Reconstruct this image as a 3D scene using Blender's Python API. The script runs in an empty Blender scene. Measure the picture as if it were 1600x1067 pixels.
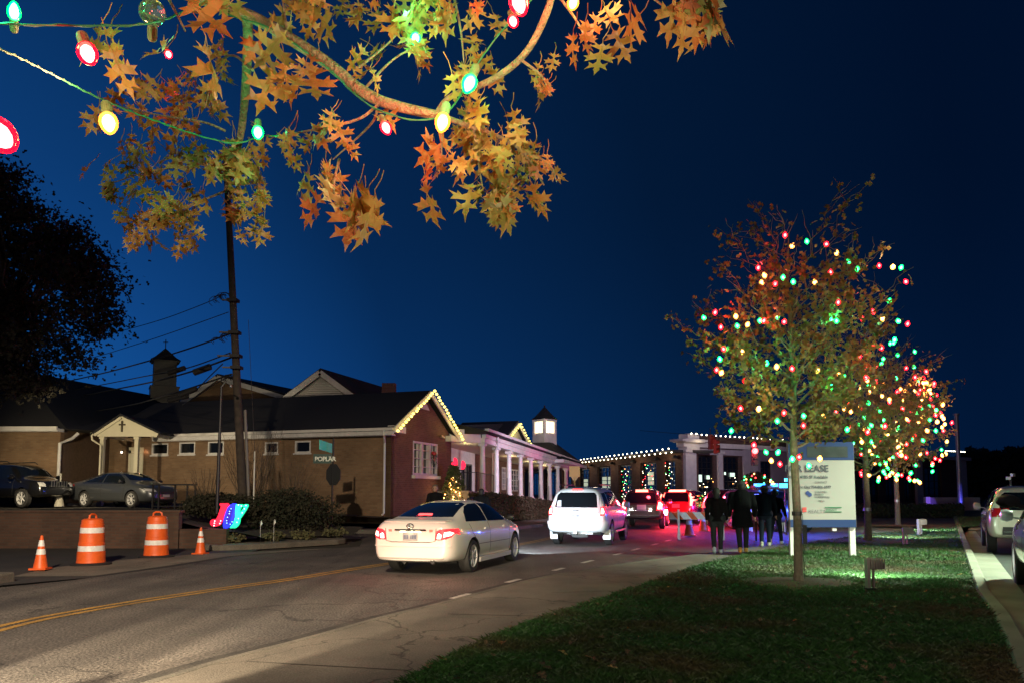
import bpy, bmesh, math, random
from mathutils import Vector, Matrix, noise
from mathutils.bvhtree import BVHTree
R = math.radians; PI = math.pi
rnd = random.Random(11)
sc = bpy.context.scene; COL = sc.collection
V = Vector
# ---- camera model (photo pixels of a 1600x1067 frame) ----
F = 1200.0; CX = 800.0; CY = 675.6; HZ = 770.0; CAMZ = 1.6
PITCH = math.atan((HZ-CY)/F)
def ray(u, v):
    x = (u-CX)/F; up = (CY-v)/F
    return V((x, math.cos(PITCH)-up*math.sin(PITCH), math.sin(PITCH)+up*math.cos(PITCH)))
def P(u, v, Y):
    d = ray(u, v); return V((0,0,CAMZ))+d*(Y/d.y)
def G(u, v, z=0.0):
    d = ray(u, v); return V((0,0,CAMZ))+d*((z-CAMZ)/d.z)
cam = bpy.data.cameras.new('camera'); camo = bpy.data.objects.new('camera', cam); COL.objects.link(camo)
camo.location = (0,0,CAMZ); camo.rotation_euler = (PI/2+PITCH,0,0)
cam.lens = 27; cam.sensor_width = 36; cam.shift_y = (CY-533.5)/1600; cam.clip_end = 1500; cam.clip_start = .05
sc.camera = camo
# ---- materials ----
def newmat(name):
    m = bpy.data.materials.new(name); m.use_nodes = True
    nt = m.node_tree; return m, nt, nt.nodes['Principled BSDF']
def node(nt, t, **kw):
    n = nt.nodes.new(t)
    for k, v in kw.items(): setattr(n, k, v)
    return n
def mat(name, c, rough=.6, metal=0, var=0, scale=8, bump=0, bscale=40, coat=0, c2=None, trans=0, detail=4):
    m, nt, b = newmat(name)
    b.inputs['Roughness'].default_value = rough; b.inputs['Metallic'].default_value = metal
    b.inputs['Base Color'].default_value = (*c, 1)
    if coat: b.inputs['Coat Weight'].default_value = coat; b.inputs['Coat Roughness'].default_value = .05
    if trans: b.inputs['Transmission Weight'].default_value = trans
    if var or c2 or bump: tc = node(nt, 'ShaderNodeTexCoord')
    if var or c2:
        n = node(nt, 'ShaderNodeTexNoise'); n.inputs['Scale'].default_value = scale; n.inputs['Detail'].default_value = detail
        nt.links.new(tc.outputs['Object'], n.inputs['Vector'])
        r = node(nt, 'ShaderNodeValToRGB'); nt.links.new(n.outputs['Fac'], r.inputs['Fac'])
        d = c2 or tuple(x*(1-var) for x in c)
        r.color_ramp.elements[0].color = (*d, 1); r.color_ramp.elements[0].position = .3
        r.color_ramp.elements[1].color = (*c, 1); r.color_ramp.elements[1].position = .7
        nt.links.new(r.outputs['Color'], b.inputs['Base Color'])
    if bump:
        n2 = node(nt, 'ShaderNodeTexNoise'); n2.inputs['Scale'].default_value = bscale; n2.inputs['Detail'].default_value = 5
        nt.links.new(tc.outputs['Object'], n2.inputs['Vector'])
        bp = node(nt, 'ShaderNodeBump'); bp.inputs['Strength'].default_value = bump; bp.inputs['Distance'].default_value = .02
        nt.links.new(n2.outputs['Fac'], bp.inputs['Height']); nt.links.new(bp.outputs['Normal'], b.inputs['Normal'])
    return m
def emit(name, c, s, lightsrc=False):
    m, nt, b = newmat(name)
    b.inputs['Base Color'].default_value = (*[min(1, x) for x in c], 1)
    b.inputs['Emission Color'].default_value = (*c, 1); b.inputs['Emission Strength'].default_value = s
    m.cycles.emission_sampling = 'AUTO' if lightsrc else 'NONE'
    return m
def brick(name, c1, c2, mortar, ang, sx=1.0):
    """brick courses laid on a wall whose run has the direction ang"""
    m, nt, b = newmat(name); b.inputs['Roughness'].default_value = .85
    g = node(nt, 'ShaderNodeNewGeometry'); s = node(nt, 'ShaderNodeSeparateXYZ'); nt.links.new(g.outputs['Position'], s.inputs[0])
    def mth(op, a, bb):
        n = node(nt, 'ShaderNodeMath', operation=op)
        for i, x in enumerate((a, bb)):
            if isinstance(x, (int, float)): n.inputs[i].default_value = x
            else: nt.links.new(x, n.inputs[i])
        return n.outputs[0]
    t = mth('ADD', mth('MULTIPLY', s.outputs[0], math.cos(ang)), mth('MULTIPLY', s.outputs[1], math.sin(ang)))
    cmb = node(nt, 'ShaderNodeCombineXYZ'); nt.links.new(t, cmb.inputs[0]); nt.links.new(s.outputs[2], cmb.inputs[1])
    br = node(nt, 'ShaderNodeTexBrick'); nt.links.new(cmb.outputs[0], br.inputs['Vector'])
    br.inputs['Scale'].default_value = 1; br.inputs['Brick Width'].default_value = .24*sx; br.inputs['Row Height'].default_value = .085*sx
    br.inputs['Mortar Size'].default_value = .010*sx; br.inputs['Color1'].default_value = (*c1, 1); br.inputs['Color2'].default_value = (*c2, 1)
    br.inputs['Mortar'].default_value = (*mortar, 1); br.inputs['Mortar Smooth'].default_value = .2
    n = node(nt, 'ShaderNodeTexNoise'); n.inputs['Scale'].default_value = .9; n.inputs['Detail'].default_value = 6
    nt.links.new(g.outputs['Position'], n.inputs['Vector'])
    mr = node(nt, 'ShaderNodeMapRange'); nt.links.new(n.outputs['Fac'], mr.inputs[0]); mr.inputs['To Min'].default_value = .45; mr.inputs['To Max'].default_value = 1.3
    mx = node(nt, 'ShaderNodeMix', data_type='RGBA', blend_type='MULTIPLY'); mx.inputs[0].default_value = 1
    nt.links.new(br.outputs['Color'], mx.inputs[6]); nt.links.new(mr.outputs[0], mx.inputs[7])
    nt.links.new(mx.outputs[2], b.inputs['Base Color'])
    bp = node(nt, 'ShaderNodeBump'); bp.inputs['Strength'].default_value = .5; bp.inputs['Distance'].default_value = .01
    nt.links.new(br.outputs['Fac'], bp.inputs['Height']); bp.invert = True; nt.links.new(bp.outputs['Normal'], b.inputs['Normal'])
    return m
# ---- mesh builder ----
class MB:
    def __init__(s): s.v = []; s.f = []; s.m = []
    def add(s, vs, fs, mi=0):
        o = len(s.v); s.v += [tuple(x) for x in vs]; s.f += [[i+o for i in f] for f in fs]; s.m += [mi]*len(fs); return s
    def box(s, c, d, rz=0, mi=0, M=None):
        x, y, z = (k/2 for k in d)
        vs = [V((a*x, b*y, e*z)) for e in (-1,1) for b in (-1,1) for a in (-1,1)]
        rm = Matrix.Rotation(rz, 3, 'Z')
        if M is not None: rm = M
        vs = [rm@p+V(c) for p in vs]
        return s.add(vs, [[0,2,3,1],[4,5,7,6],[0,1,5,4],[2,6,7,3],[0,4,6,2],[1,3,7,5]], mi)
    def bar(s, p, q, w, h, mi=0):
        """box along p-q: w across horizontally, h the other way"""
        p, q = V(p), V(q); d = (q-p); L = d.length; d.normalize()
        up = V((0,0,1)) if abs(d.z) < .95 else V((1,0,0))
        side = d.cross(up).normalized(); up = side.cross(d)
        M = Matrix((side, d, up)).transposed()
        return s.box((p+q)/2, (w, L, h), M=M, mi=mi)
    def tube(s, pts, r, n=8, mi=0, cap=True):
        pts = [V(p) for p in pts]; k = len(pts)
        rs = r if isinstance(r, (list, tuple)) else [r]*k
        vs = []; prev = None
        for i, p in enumerate(pts):
            d = (pts[min(i+1, k-1)]-pts[max(i-1, 0)])
            d = d.normalized() if d.length > 1e-9 else V((0,0,1))
            if prev is None:
                a = V((0,0,1)) if abs(d.z) < .9 else V((1,0,0)); e1 = d.cross(a).normalized()
            else:
                e1 = (prev-d*prev.dot(d))
                e1 = e1.normalized() if e1.length > 1e-6 else d.orthogonal().normalized()
            prev = e1; e2 = d.cross(e1)
            for j in range(n):
                t = 2*PI*j/n; vs.append(p+(e1*math.cos(t)+e2*math.sin(t))*rs[i])
        fs = [[i*n+j, i*n+(j+1)%n, (i+1)*n+(j+1)%n, (i+1)*n+j] for i in range(k-1) for j in range(n)]
        if cap: fs += [list(range(n))[::-1], [(k-1)*n+j for j in range(n)]]
        return s.add(vs, fs, mi)
    def lathe(s, prof, c=(0,0,0), n=20, mi=0, axis=None, cap=True):
        """prof: (radius, height) pairs"""
        c = V(c); M = Matrix.Identity(3)
        if axis is not None: M = V((0,0,1)).rotation_difference(V(axis)).to_matrix()
        vs = [c+M@V((r*math.cos(2*PI*j/n), r*math.sin(2*PI*j/n), h)) for r, h in prof for j in range(n)]
        k = len(prof)
        fs = [[i*n+j, i*n+(j+1)%n, (i+1)*n+(j+1)%n, (i+1)*n+j] for i in range(k-1) for j in range(n)]
        if cap: fs += [list(range(n))[::-1], [(k-1)*n+j for j in range(n)]]
        return s.add(vs, fs, mi)
    def ball(s, c, r, n=8, mi=0, sz=1.0):
        k = max(4, n//2+1)
        return s.lathe([(max(r*math.sin(PI*i/k), r*.02), -r*sz*math.cos(PI*i/k)) for i in range(k+1)], c, n, mi)
    def prism(s, poly, d, mi=0):
        """planar polygon (3d points) thickened by the vector d"""
        n = len(poly); d = V(d); a = [V(p) for p in poly]; b = [p+d for p in a]
        return s.add(a+b, [list(range(n))[::-1], [n+i for i in range(n)]]+[[i, (i+1)%n, n+(i+1)%n, n+i] for i in range(n)], mi)
    def build(s, name, mats, parent=None, world=False, smooth=False, loc=None):
        me = bpy.data.meshes.new(name)
        vs = s.v
        if loc is not None: vs = [(x-loc[0], y-loc[1], z-loc[2]) for x, y, z in vs]
        if world and parent is not None:
            r = parent
            while r.parent: r = r.parent
            inv = r.matrix_basis.inverted(); vs = [tuple(inv@V(p)) for p in vs]
        me.from_pydata(vs, [], s.f)
        if not isinstance(mats, (list, tuple)): mats = [mats]
        for m in mats: me.materials.append(m)
        if len(mats) > 1: me.polygons.foreach_set('material_index', s.m)
        if smooth: me.polygons.foreach_set('use_smooth', [True]*len(me.polygons))
        me.update()
        if len(s.f) < 20000:
            bm = bmesh.new(); bm.from_mesh(me); bmesh.ops.recalc_face_normals(bm, faces=bm.faces); bm.to_mesh(me); bm.free()
        o = bpy.data.objects.new(name, me); COL.objects.link(o)
        if parent is not None: o.parent = parent
        if loc is not None: o.location = loc
        if smooth and len(s.f) < 20000:
            me.shade_smooth(); 
            try: me.set_sharp_from_angle(angle=R(40))
            except Exception: pass
        return o
def tag(o, label=None, cat=None, group=None, kind=None):
    if label: o['label'] = label
    if cat: o['category'] = cat
    if group: o['group'] = group
    if kind: o['kind'] = kind
    return o
def thing(name, label, cat, loc=(0,0,0), rz=0, group=None):
    o = bpy.data.objects.new(name, None); COL.objects.link(o); o.empty_display_size = .2
    o.location = loc; o.rotation_euler = (0,0,rz)
    o.matrix_basis = Matrix.Translation(V(loc)) @ Matrix.Rotation(rz, 4, 'Z')
    return tag(o, label, cat, group)
def struct(name, mb, m, smooth=False, kind='structure'):
    return tag(mb.build(name, m, smooth=smooth), kind=kind)
def copy_tree(o, parent=None):
    c = o.copy(); COL.objects.link(c)
    if parent is not None: c.parent = parent
    for ch in list(o.children): copy_tree(ch, c)
    return c
def place(o, loc, rz=None, label=None, group=None, scale=None):
    o.location = loc
    if rz is not None: o.rotation_euler = (0,0,rz)
    if scale: o.scale = (scale,)*3
    return tag(o, label, group=group)
def tri_fill(outline, holes=()):
    """2d outline -> (points, triangles)"""
    from mathutils.geometry import tessellate_polygon
    loops = [[V((*p[:2], 0)) for p in outline]]+[[V((*p[:2], 0)) for p in h] for h in holes]
    t = tessellate_polygon(loops); pts = [p for l in loops for p in l]
    return pts, [list(x) for x in t], [len(l) for l in loops]
def lerp(a, b, t): return a+(b-a)*t
def interp(keys, x):
    if x <= keys[0][0]: return keys[0][1]
    for (a, p), (b, q) in zip(keys, keys[1:]):
        if x <= b: return lerp(p, q, (x-a)/(b-a))
    return keys[-1][1]
def text_mesh(txt, size, extrude=.003, align='LEFT', space=1.0, offset=0.0):
    cu = bpy.data.curves.new('t', 'FONT'); cu.body = txt; cu.size = size; cu.extrude = extrude; cu.align_x = align
    cu.space_character = space; cu.offset = offset; cu.resolution_u = 3
    ob = bpy.data.objects.new('t', cu); COL.objects.link(ob)
    dg = bpy.context.evaluated_depsgraph_get(); me = bpy.data.meshes.new_from_object(ob.evaluated_get(dg))
    bpy.data.objects.remove(ob); return me
def text_on(mb, txt, size, origin, xd, up, mi=0, **kw):
    me = text_mesh(txt, size, **kw); xd = V(xd).normalized(); up = V(up).normalized(); nz = xd.cross(up)
    mb.add([V(origin)+xd*v.co.x+up*v.co.y+nz*v.co.z for v in me.vertices], [list(p.vertices) for p in me.polygons], mi)
    bpy.data.meshes.remove(me)
def lamp(name, kind, loc, energy, color, size=.05, target=None, angle=90, blend=.3):
    l = bpy.data.lights.new(name, kind); l.energy = energy; l.color = color
    if kind in ('POINT', 'SPOT'): l.shadow_soft_size = size
    if kind == 'SPOT': l.spot_size = R(angle); l.spot_blend = blend
    if kind == 'AREA': l.size = size
    o = bpy.data.objects.new(name, l); COL.objects.link(o); o.location = loc
    if target is not None: o.rotation_euler = (V(target)-V(loc)).to_track_quat('-Z', 'Y').to_euler()
    return o
# shared materials
WHITE = mat('white_paint', (.72,.70,.66), .5, var=.15, scale=3)
WHITE2 = mat('white_trim', (.66,.65,.64), .5, var=.2, scale=5)
ROOF = mat('roof_shingle', (.022,.022,.026), .9, var=.5, scale=30, bump=.5, bscale=60)
DARKM = mat('dark_metal', (.02,.02,.022), .5, metal=.3)
GALV = mat('galvanised_metal', (.35,.35,.36), .45, metal=.7, var=.3, scale=12)
GLASS = mat('dark_glass', (.008,.010,.013), .06, coat=.5)
RUBBER = mat('rubber', (.016,.016,.017), .8, var=.4, scale=20)
WOOD = mat('old_pole_wood', (.055,.042,.032), .9, var=.5, scale=6, bump=.6, bscale=25)
BARK = mat('bark', (.13,.10,.075), .9, var=.5, scale=14, bump=.8, bscale=50)
CONC = mat('concrete', (.30,.275,.24), .85, var=.35, scale=2.2, bump=.25, bscale=60)
ORANGE = mat('safety_orange', (.85,.13,.02), .45, var=.22, scale=7)
REFL = mat('white_reflective', (.85,.84,.82), .35, var=.2, scale=12)
BLACKP = mat('black_plastic', (.015,.015,.016), .45)
def shellmat(name, c, s, clear=.5):
    m, nt, b = newmat(name); b.inputs['Base Color'].default_value = (*c, 1); b.inputs['Roughness'].default_value = .2
    b.inputs['Emission Color'].default_value = (*c, 1); b.inputs['Emission Strength'].default_value = s
    t = node(nt, 'ShaderNodeBsdfTransparent'); t.inputs[0].default_value = (*[min(1, x*.9+.2) for x in c], 1)
    mx = node(nt, 'ShaderNodeMixShader'); mx.inputs[0].default_value = 1-clear
    nt.links.new(t.outputs[0], mx.inputs[1]); nt.links.new(b.outputs[0], mx.inputs[2]); nt.links.new(mx.outputs[0], nt.nodes['Material Output'].inputs['Surface'])
    m.cycles.emission_sampling = 'NONE'; return m
E_WARM = (shellmat('bulb_warm', (1,.45,.09), 5), emit('core_warm', (1,.85,.6), 30))
E_RED = (shellmat('bulb_red', (1,.004,.02), 6), emit('core_red', (1,.5,.42), 22))
E_GREEN = (shellmat('bulb_green', (.002,1,.22), 3.4), emit('core_green', (.6,1,.75), 18))
E_YEL = emit('bulb_yellow', (1,.80,.16), 3.2)
E_WHT = emit('bulb_white', (1,.86,.62), 9)
E_BLUE = emit('lamp_blue', (.03,.10,1), 30)
# ================= sky =================
w = bpy.data.worlds.new('World'); sc.world = w; w.use_nodes = True; nt = w.node_tree
bg = nt.nodes['Background']; tc = node(nt, 'ShaderNodeTexCoord')
dp = node(nt, 'ShaderNodeVectorMath', operation='DOT_PRODUCT'); nt.links.new(tc.outputs['Generated'], dp.inputs[0])
dp.inputs[1].default_value = V((-.75,.65,-.05)).normalized()
rp = node(nt, 'ShaderNodeValToRGB'); nt.links.new(dp.outputs['Value'], rp.inputs['Fac'])
els = rp.color_ramp.elements; els[0].position = .15; els[0].color = (.0003,.0045,.019,1); els[1].position = 1; els[1].color = (.004,.060,.215,1)
e = els.new(.45); e.color = (.0007,.0080,.031,1)
e = els.new(.74); e.color = (.0014,.0165,.066,1)
e = els.new(.89); e.color = (.0032,.038,.150,1)
sz_ = node(nt, 'ShaderNodeSeparateXYZ'); nt.links.new(tc.outputs['Generated'], sz_.inputs[0])
mz = node(nt, 'ShaderNodeMapRange', interpolation_type='SMOOTHSTEP'); nt.links.new(sz_.outputs[2], mz.inputs[0]); mz.inputs['From Min'].default_value = .0; mz.inputs['From Max'].default_value = .38; mz.inputs['To Min'].default_value = 1.55; mz.inputs['To Max'].default_value = .95
mm = node(nt, 'ShaderNodeMix', data_type='RGBA', blend_type='MULTIPLY'); mm.inputs[0].default_value = 1
nt.links.new(rp.outputs['Color'], mm.inputs[6]); nt.links.new(mz.outputs[0], mm.inputs[7]); nt.links.new(mm.outputs[2], bg.inputs['Color']); bg.inputs['Strength'].default_value = 1.12
# ================= ground, road, pavement =================
def sheet_mat(name, c, c2, sc1, sc2, rough=.85, bump=.3, spk=0, streak=0):
    m, nt, b = newmat(name); tc = node(nt, 'ShaderNodeNewGeometry')
    n1 = node(nt, 'ShaderNodeTexNoise'); n1.inputs['Scale'].default_value = sc1; n1.inputs['Detail'].default_value = 8; n1.inputs['Roughness'].default_value = .6
    n2 = node(nt, 'ShaderNodeTexNoise'); n2.inputs['Scale'].default_value = sc2; n2.inputs['Detail'].default_value = 4
    for n in (n1, n2): nt.links.new(tc.outputs['Position'], n.inputs['Vector'])
    r1 = node(nt, 'ShaderNodeValToRGB'); nt.links.new(n1.outputs['Fac'], r1.inputs[0])
    r1.color_ramp.elements[0].position = .32; r1.color_ramp.elements[1].position = .68
    r1.color_ramp.elements[0].color = (*c2, 1); r1.color_ramp.elements[1].color = (*c, 1)
    mr = node(nt, 'ShaderNodeMapRange'); nt.links.new(n2.outputs['Fac'], mr.inputs[0])
    mr.inputs['From Min'].default_value = .3; mr.inputs['From Max'].default_value = .72
    mr.inputs['To Min'].default_value = 1-spk; mr.inputs['To Max'].default_value = 1+spk
    mx = node(nt, 'ShaderNodeMix', data_type='RGBA', blend_type='MULTIPLY'); mx.inputs[0].default_value = 1
    nt.links.new(r1.outputs['Color'], mx.inputs[6]); nt.links.new(mr.outputs[0], mx.inputs[7]); nt.links.new(mx.outputs[2], b.inputs['Base Color'])
    if streak:
        mp = node(nt, 'ShaderNodeMapping'); mp.inputs['Rotation'].default_value = (0,0,R(20)); mp.inputs['Scale'].default_value = (1.5,.07,1); nt.links.new(tc.outputs['Position'], mp.inputs['Vector'])
        n4 = node(nt, 'ShaderNodeTexNoise'); n4.inputs['Scale'].default_value = 1; n4.inputs['Detail'].default_value = 5; nt.links.new(mp.outputs[0], n4.inputs['Vector'])
        m4 = node(nt, 'ShaderNodeMapRange'); nt.links.new(n4.outputs['Fac'], m4.inputs[0]); m4.inputs['From Min'].default_value = .3; m4.inputs['From Max'].default_value = .7; m4.inputs['To Min'].default_value = 1-streak; m4.inputs['To Max'].default_value = 1+streak
        mp5 = node(nt, 'ShaderNodeTexVoronoi', feature='DISTANCE_TO_EDGE'); mp5.inputs['Scale'].default_value = .32
        nd = node(nt, 'ShaderNodeTexNoise'); nd.inputs['Scale'].default_value = 1.3; nd.inputs['Detail'].default_value = 6; nt.links.new(tc.outputs['Position'], nd.inputs['Vector'])
        va = node(nt, 'ShaderNodeVectorMath', operation='MULTIPLY_ADD'); nt.links.new(nd.outputs['Color'], va.inputs[0]); va.inputs[1].default_value = (1.6,1.6,0); nt.links.new(tc.outputs['Position'], va.inputs[2]); nt.links.new(va.outputs[0], mp5.inputs['Vector'])
        m5 = node(nt, 'ShaderNodeMapRange'); nt.links.new(mp5.outputs['Distance'], m5.inputs[0]); m5.inputs['From Max'].default_value = .008; m5.inputs['To Min'].default_value = .35; m5.inputs['To Max'].default_value = 1
        ma = node(nt, 'ShaderNodeMath', operation='MULTIPLY'); nt.links.new(m4.outputs[0], ma.inputs[0]); nt.links.new(m5.outputs[0], ma.inputs[1])
        mx2 = node(nt, 'ShaderNodeMix', data_type='RGBA', blend_type='MULTIPLY'); mx2.inputs[0].default_value = 1
        nt.links.new(mx.outputs[2], mx2.inputs[6]); nt.links.new(ma.outputs[0], mx2.inputs[7]); nt.links.new(mx2.outputs[2], b.inputs['Base Color'])
    b.inputs['Roughness'].default_value = rough
    bp = node(nt, 'ShaderNodeBump'); bp.inputs['Strength'].default_value = bump; bp.inputs['Distance'].default_value = .015
    nt.links.new(n2.outputs['Fac'], bp.inputs['Height']); nt.links.new(bp.outputs['Normal'], b.inputs['Normal'])
    return m
ASPH = sheet_mat('asphalt', (.115,.100,.085), (.062,.055,.050), .5, 34, .75, 1.0, .85, .34)
ASPH2 = sheet_mat('old_asphalt', (.045,.040,.036), (.025,.023,.022), .6, 30, .85, .5, .5)
PAVE = sheet_mat('pavement_concrete', (.185,.158,.125), (.105,.092,.074), .8, 60, .85, .5, .35, .15)
KERB = sheet_mat('kerb_concrete', (.17,.15,.12), (.085,.078,.065), 1.6, 60, .85, .5, .35)
SOIL = sheet_mat('lawn_soil', (.030,.032,.014), (.018,.016,.008), 1.5, 25, .95, .8, .5)
BANKM = sheet_mat('bank_soil', (.040,.033,.020), (.020,.017,.011), 1.2, 20, .95, .8, .5)
def flat(name, pts, z, m):
    mb = MB(); p, t, _ = tri_fill([(q[0], q[1]) for q in pts]); mb.add([(a.x, a.y, z) for a in p], t)
    o = struct(name, mb, m)
    return o
mb = MB(); mb.add([(-500,-100,-.03),(500,-100,-.03),(500,900,-.03),(-500,900,-.03)], [[0,1,2,3]])
struct('ground', mb, BANKM)
# road: asphalt between the pavement kerb on the right and the kerbs on the left
Rk = [G(*p) for p in ((256,1067),(340,1040),(480,1004),(600,968),(672,952),(800,916),(880,898),(1000,880),(1112,866))]
Rk = [V((-3.75,4.2,0)), V((-4.6,1.0,0)), V((-5.0,-8,0))][::-1]+Rk
Rk_far = [V((8.0,23.4,0)), V((11.5,27.0,0)), V((17,31.5,0)), V((30,38,0)), V((60,50,0))]
road = [V((-30,-8,0))]+Rk+Rk_far+[V((60,75,0)), V((20,66,0)), V((9,64,0)), V((4.2,50,0)), V((.9,38.2,0)), V((-1.6,30.6,0)),V((-9,30.5,0)), V((-12,31,0)), V((-12,27.6,0)), V((-5.2,27.0,0)), V((-4.6,23.4,0)), V((-7.2,19.6,0)), V((-7.6,17,0)), V((-8.1,14.4,0)), V((-9.2,12.4,0)), V((-14,7,0)), V((-30,-5,0))]
flat('road', road, 0.0, ASPH)
lot = [V((-60,12.9,0)), V((-9.3,12.9,0)), V((-8.0,14.8,0)), V((-7.4,17,0)), V((-7.05,19.6,0)), V((-7.2,22.5,0)), V((-60,22.5,0))]
flat('driveway', lot, 0.004, ASPH2)
apron = [V((-8.1,15.0,0)), V((-7.6,17,0)), V((-7.2,19.6,0)), V((-5.0,22.7,0)), V((-8.2,20.4,0)), V((-9.4,18.6,0)), V((-9.9,16.6,0)), V((-9.6,14.9,0))]
flat('driveway_apron', apron, 0.009, PAVE)
def ribbon(pts, wd, z, mb, off=0.0, h=None):
    """strip along pts; with h a solid kerb of that height"""
    pts = [V((p[0], p[1], 0)) for p in pts]; n = len(pts); L = []; Rr = []
    for i, p in enumerate(pts):
        d = (pts[min(i+1, n-1)]-pts[max(i-1, 0)]).normalized(); s = V((d.y, -d.x, 0))
        L.append(p+s*(off-wd/2)); Rr.append(p+s*(off+wd/2))
    if h is None:
        mb.add([(q.x, q.y, z) for q in L+Rr], [[i, n+i, n+i+1, i+1] for i in range(n-1)])
    else:
        vs = []
        b = .03
        for i in range(n):
            a, c = L[i], Rr[i]; s = (c-a).normalized()*b
            vs += [(a.x, a.y, z), (a.x+s.x*.5, a.y+s.y*.5, z+h-b), (a.x+s.x*1.2, a.y+s.y*1.2, z+h), (c.x-s.x, c.y-s.y, z+h), (c.x, c.y, z+h-b), (c.x, c.y, z)]
        fs = [[i*6+j, i*6+j+1, i*6+j+7, i*6+j+6] for i in range(n-1) for j in range(5)]
        fs += [[0,1,2,3,4,5], [(n-1)*6+j for j in range(6)][::-1]]
        mb.add(vs, fs)
def resample(pts, step):
    out = [V(pts[0])]; 
    for a, b in zip(pts, pts[1:]):
        a, b = V(a), V(b); k = max(1, int((b-a).length/step))
        out += [a.lerp(b, (i+1)/k) for i in range(k)]
    return out
def smooth_line(pts, it=2):
    pts = [V(p) for p in pts]
    for _ in range(it):
        q = [pts[0]]
        for a, b in zip(pts, pts[1:]): q += [a.lerp(b,.25), a.lerp(b,.75)]
        pts = q+[pts[-1]]
    return pts
PZ = .075
kerb_line = smooth_line(Rk+Rk_far, 2)
mb = MB(); ribbon(kerb_line, .15, 0, mb, off=.075, h=PZ); struct('kerb', mb, KERB)
mb = MB(); ribbon(kerb_line, .32, .004, mb, off=-.18); struct('gutter', mb, sheet_mat('gutter_asphalt', (.070,.062,.052), (.022,.020,.018), 2.6, 45, .8, .6, .5))
Lw = [G(u, v, PZ) for u, v in ((590,1080),(624,1067),(680,1036),(760,996),(856,960),(960,928),(1040,900),(1112,876),(1192,860),(1240,852))]
Lw = [V((-1.6,3.2,0)), V((-2.2,-8,0))][::-1]+Lw+[V((13.5,29,0)), V((19,34,0)), V((30,41,0)), V((60,55,0))]
lawn_edge = smooth_line(Lw, 2)
pave = [p for p in kerb_line]+[p for p in lawn_edge[::-1]]
flat('pavement', [(p.x+.10, p.y-.02) if i < len(kerb_line) else (p.x+.3, p.y-.2) for i, p in enumerate(pave)], PZ-.006, PAVE)
# pavement joints
mb = MB()
for (a, b) in (((385,1032),(640,1046)),((700,958),(866,962)),((862,925),(985,921)),((960,900),(1062,893)),((1035,884),(1125,874)),((175,1120),(560,1130))):
    p, q = G(*a, PZ), G(*b, PZ); ribbon([p, q], .022, PZ-.002, mb)
struct('pavement_joint', mb, mat('joint_dirt', (.05,.042,.035), .95))
# yellow centre line (double), dashes
YEL = sheet_mat('yellow_line_paint', (.42,.23,.045), (.20,.12,.035), 3, 40, .7, .3, .5)
yl = [G(u, v) for u, v in ((-260,1062),(0,978),(160,948),(328,922),(460,904),(560,887))]+[V((-1.6,20.2,0)), V((.45,24.6,0)), V((1.6,28.5,0))]
yl = smooth_line(yl, 2)
mb = MB(); ribbon(yl, .11, .005, mb, off=-.10); ribbon(yl, .11, .005, mb, off=.10); struct('centre_line', mb, YEL)
DASH = sheet_mat('white_line_paint', (.66,.62,.56), (.30,.28,.25), 6, 45, .6, .3, .4)
mb = MB(); dl = [G(u, v) for u, v in ((608,962),(720,931),(802,907),(873,889),(918,877),(966,865),(993,858),(1023,850),(1044,844),(1070,838))]
for i, p in enumerate(dl):
    d = (dl[min(i+1, len(dl)-1)]-dl[max(i-1, 0)]).normalized()
    L = .62 if i < 4 else .8
    ribbon([p-d*L/2, p+d*L/2], .12, .006, mb)
struct('lane_dash', mb, DASH)
# left side kerbs
mb = MB(); ribbon(smooth_line([V((-9.2,14.15,0)), V((-9.25,13.35,0)), V((-10.5,12.3,0)), V((-12.5,10.3,0)), V((-20,3,0))], 2), .30, 0, mb, h=.17); struct('kerb_island', mb, KERB)
mb = MB(); isl = [V((-9.35,14.0,0)), V((-9.45,13.3,0)), V((-10.6,12.5,0)), V((-12.6,10.5,0)), V((-20,3.2,0)), V((-24,3,0)), V((-24,12.5,0)), V((-12,12.5,0))]
flat('verge', isl, .05, BANKM)
mb = MB(); ribbon(smooth_line([V((-9.0,22.4,0)), V((-8.3,21.6,0)), V((-7.4,22.2,0)), V((-6.2,23.6,0)), V((-5.2,24.9,0)), V((-6.6,26.6,0)), V((-9,27.6,0))], 2), .26, 0, mb, h=.15)
ribbon(smooth_line([V((1.4,37.0,0)), V((-.9,31.6,0)), V((-2.2,30.9,0)), V((-4.5,30.8,0)), V((-9,30.9,0))], 2), .2, 0, mb, h=.15)
ribbon([V((1.4,37,0)), V((4.6,49.6,0)), V((9.2,63,0)), V((11,65,0))], .2, 0, mb, h=.15)
struct('kerb_corner', mb, KERB)
flat('corner_pavement', [V((-8.2,21.7,0)), V((-7.4,22.35,0)), V((-6.2,23.7,0)), V((-5.3,24.9,0)), V((-6.6,26.2,0)), V((-8.6,24.2,0))], .135, PAVE)
flat('far_pavement', [V((1.3,37.1,0)), V((-1.0,31.8,0)), V((-2.4,31.1,0)), V((-12,31.1,0)), V((-12,32.4,0)), V((-4,32.2,0)), V((-2.6,33,0)), V((-.6,38,0)), V((2.6,50,0)), V((7,62,0)), V((9,63,0)), V((4.4,49.7,0))], .13, PAVE)
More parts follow.
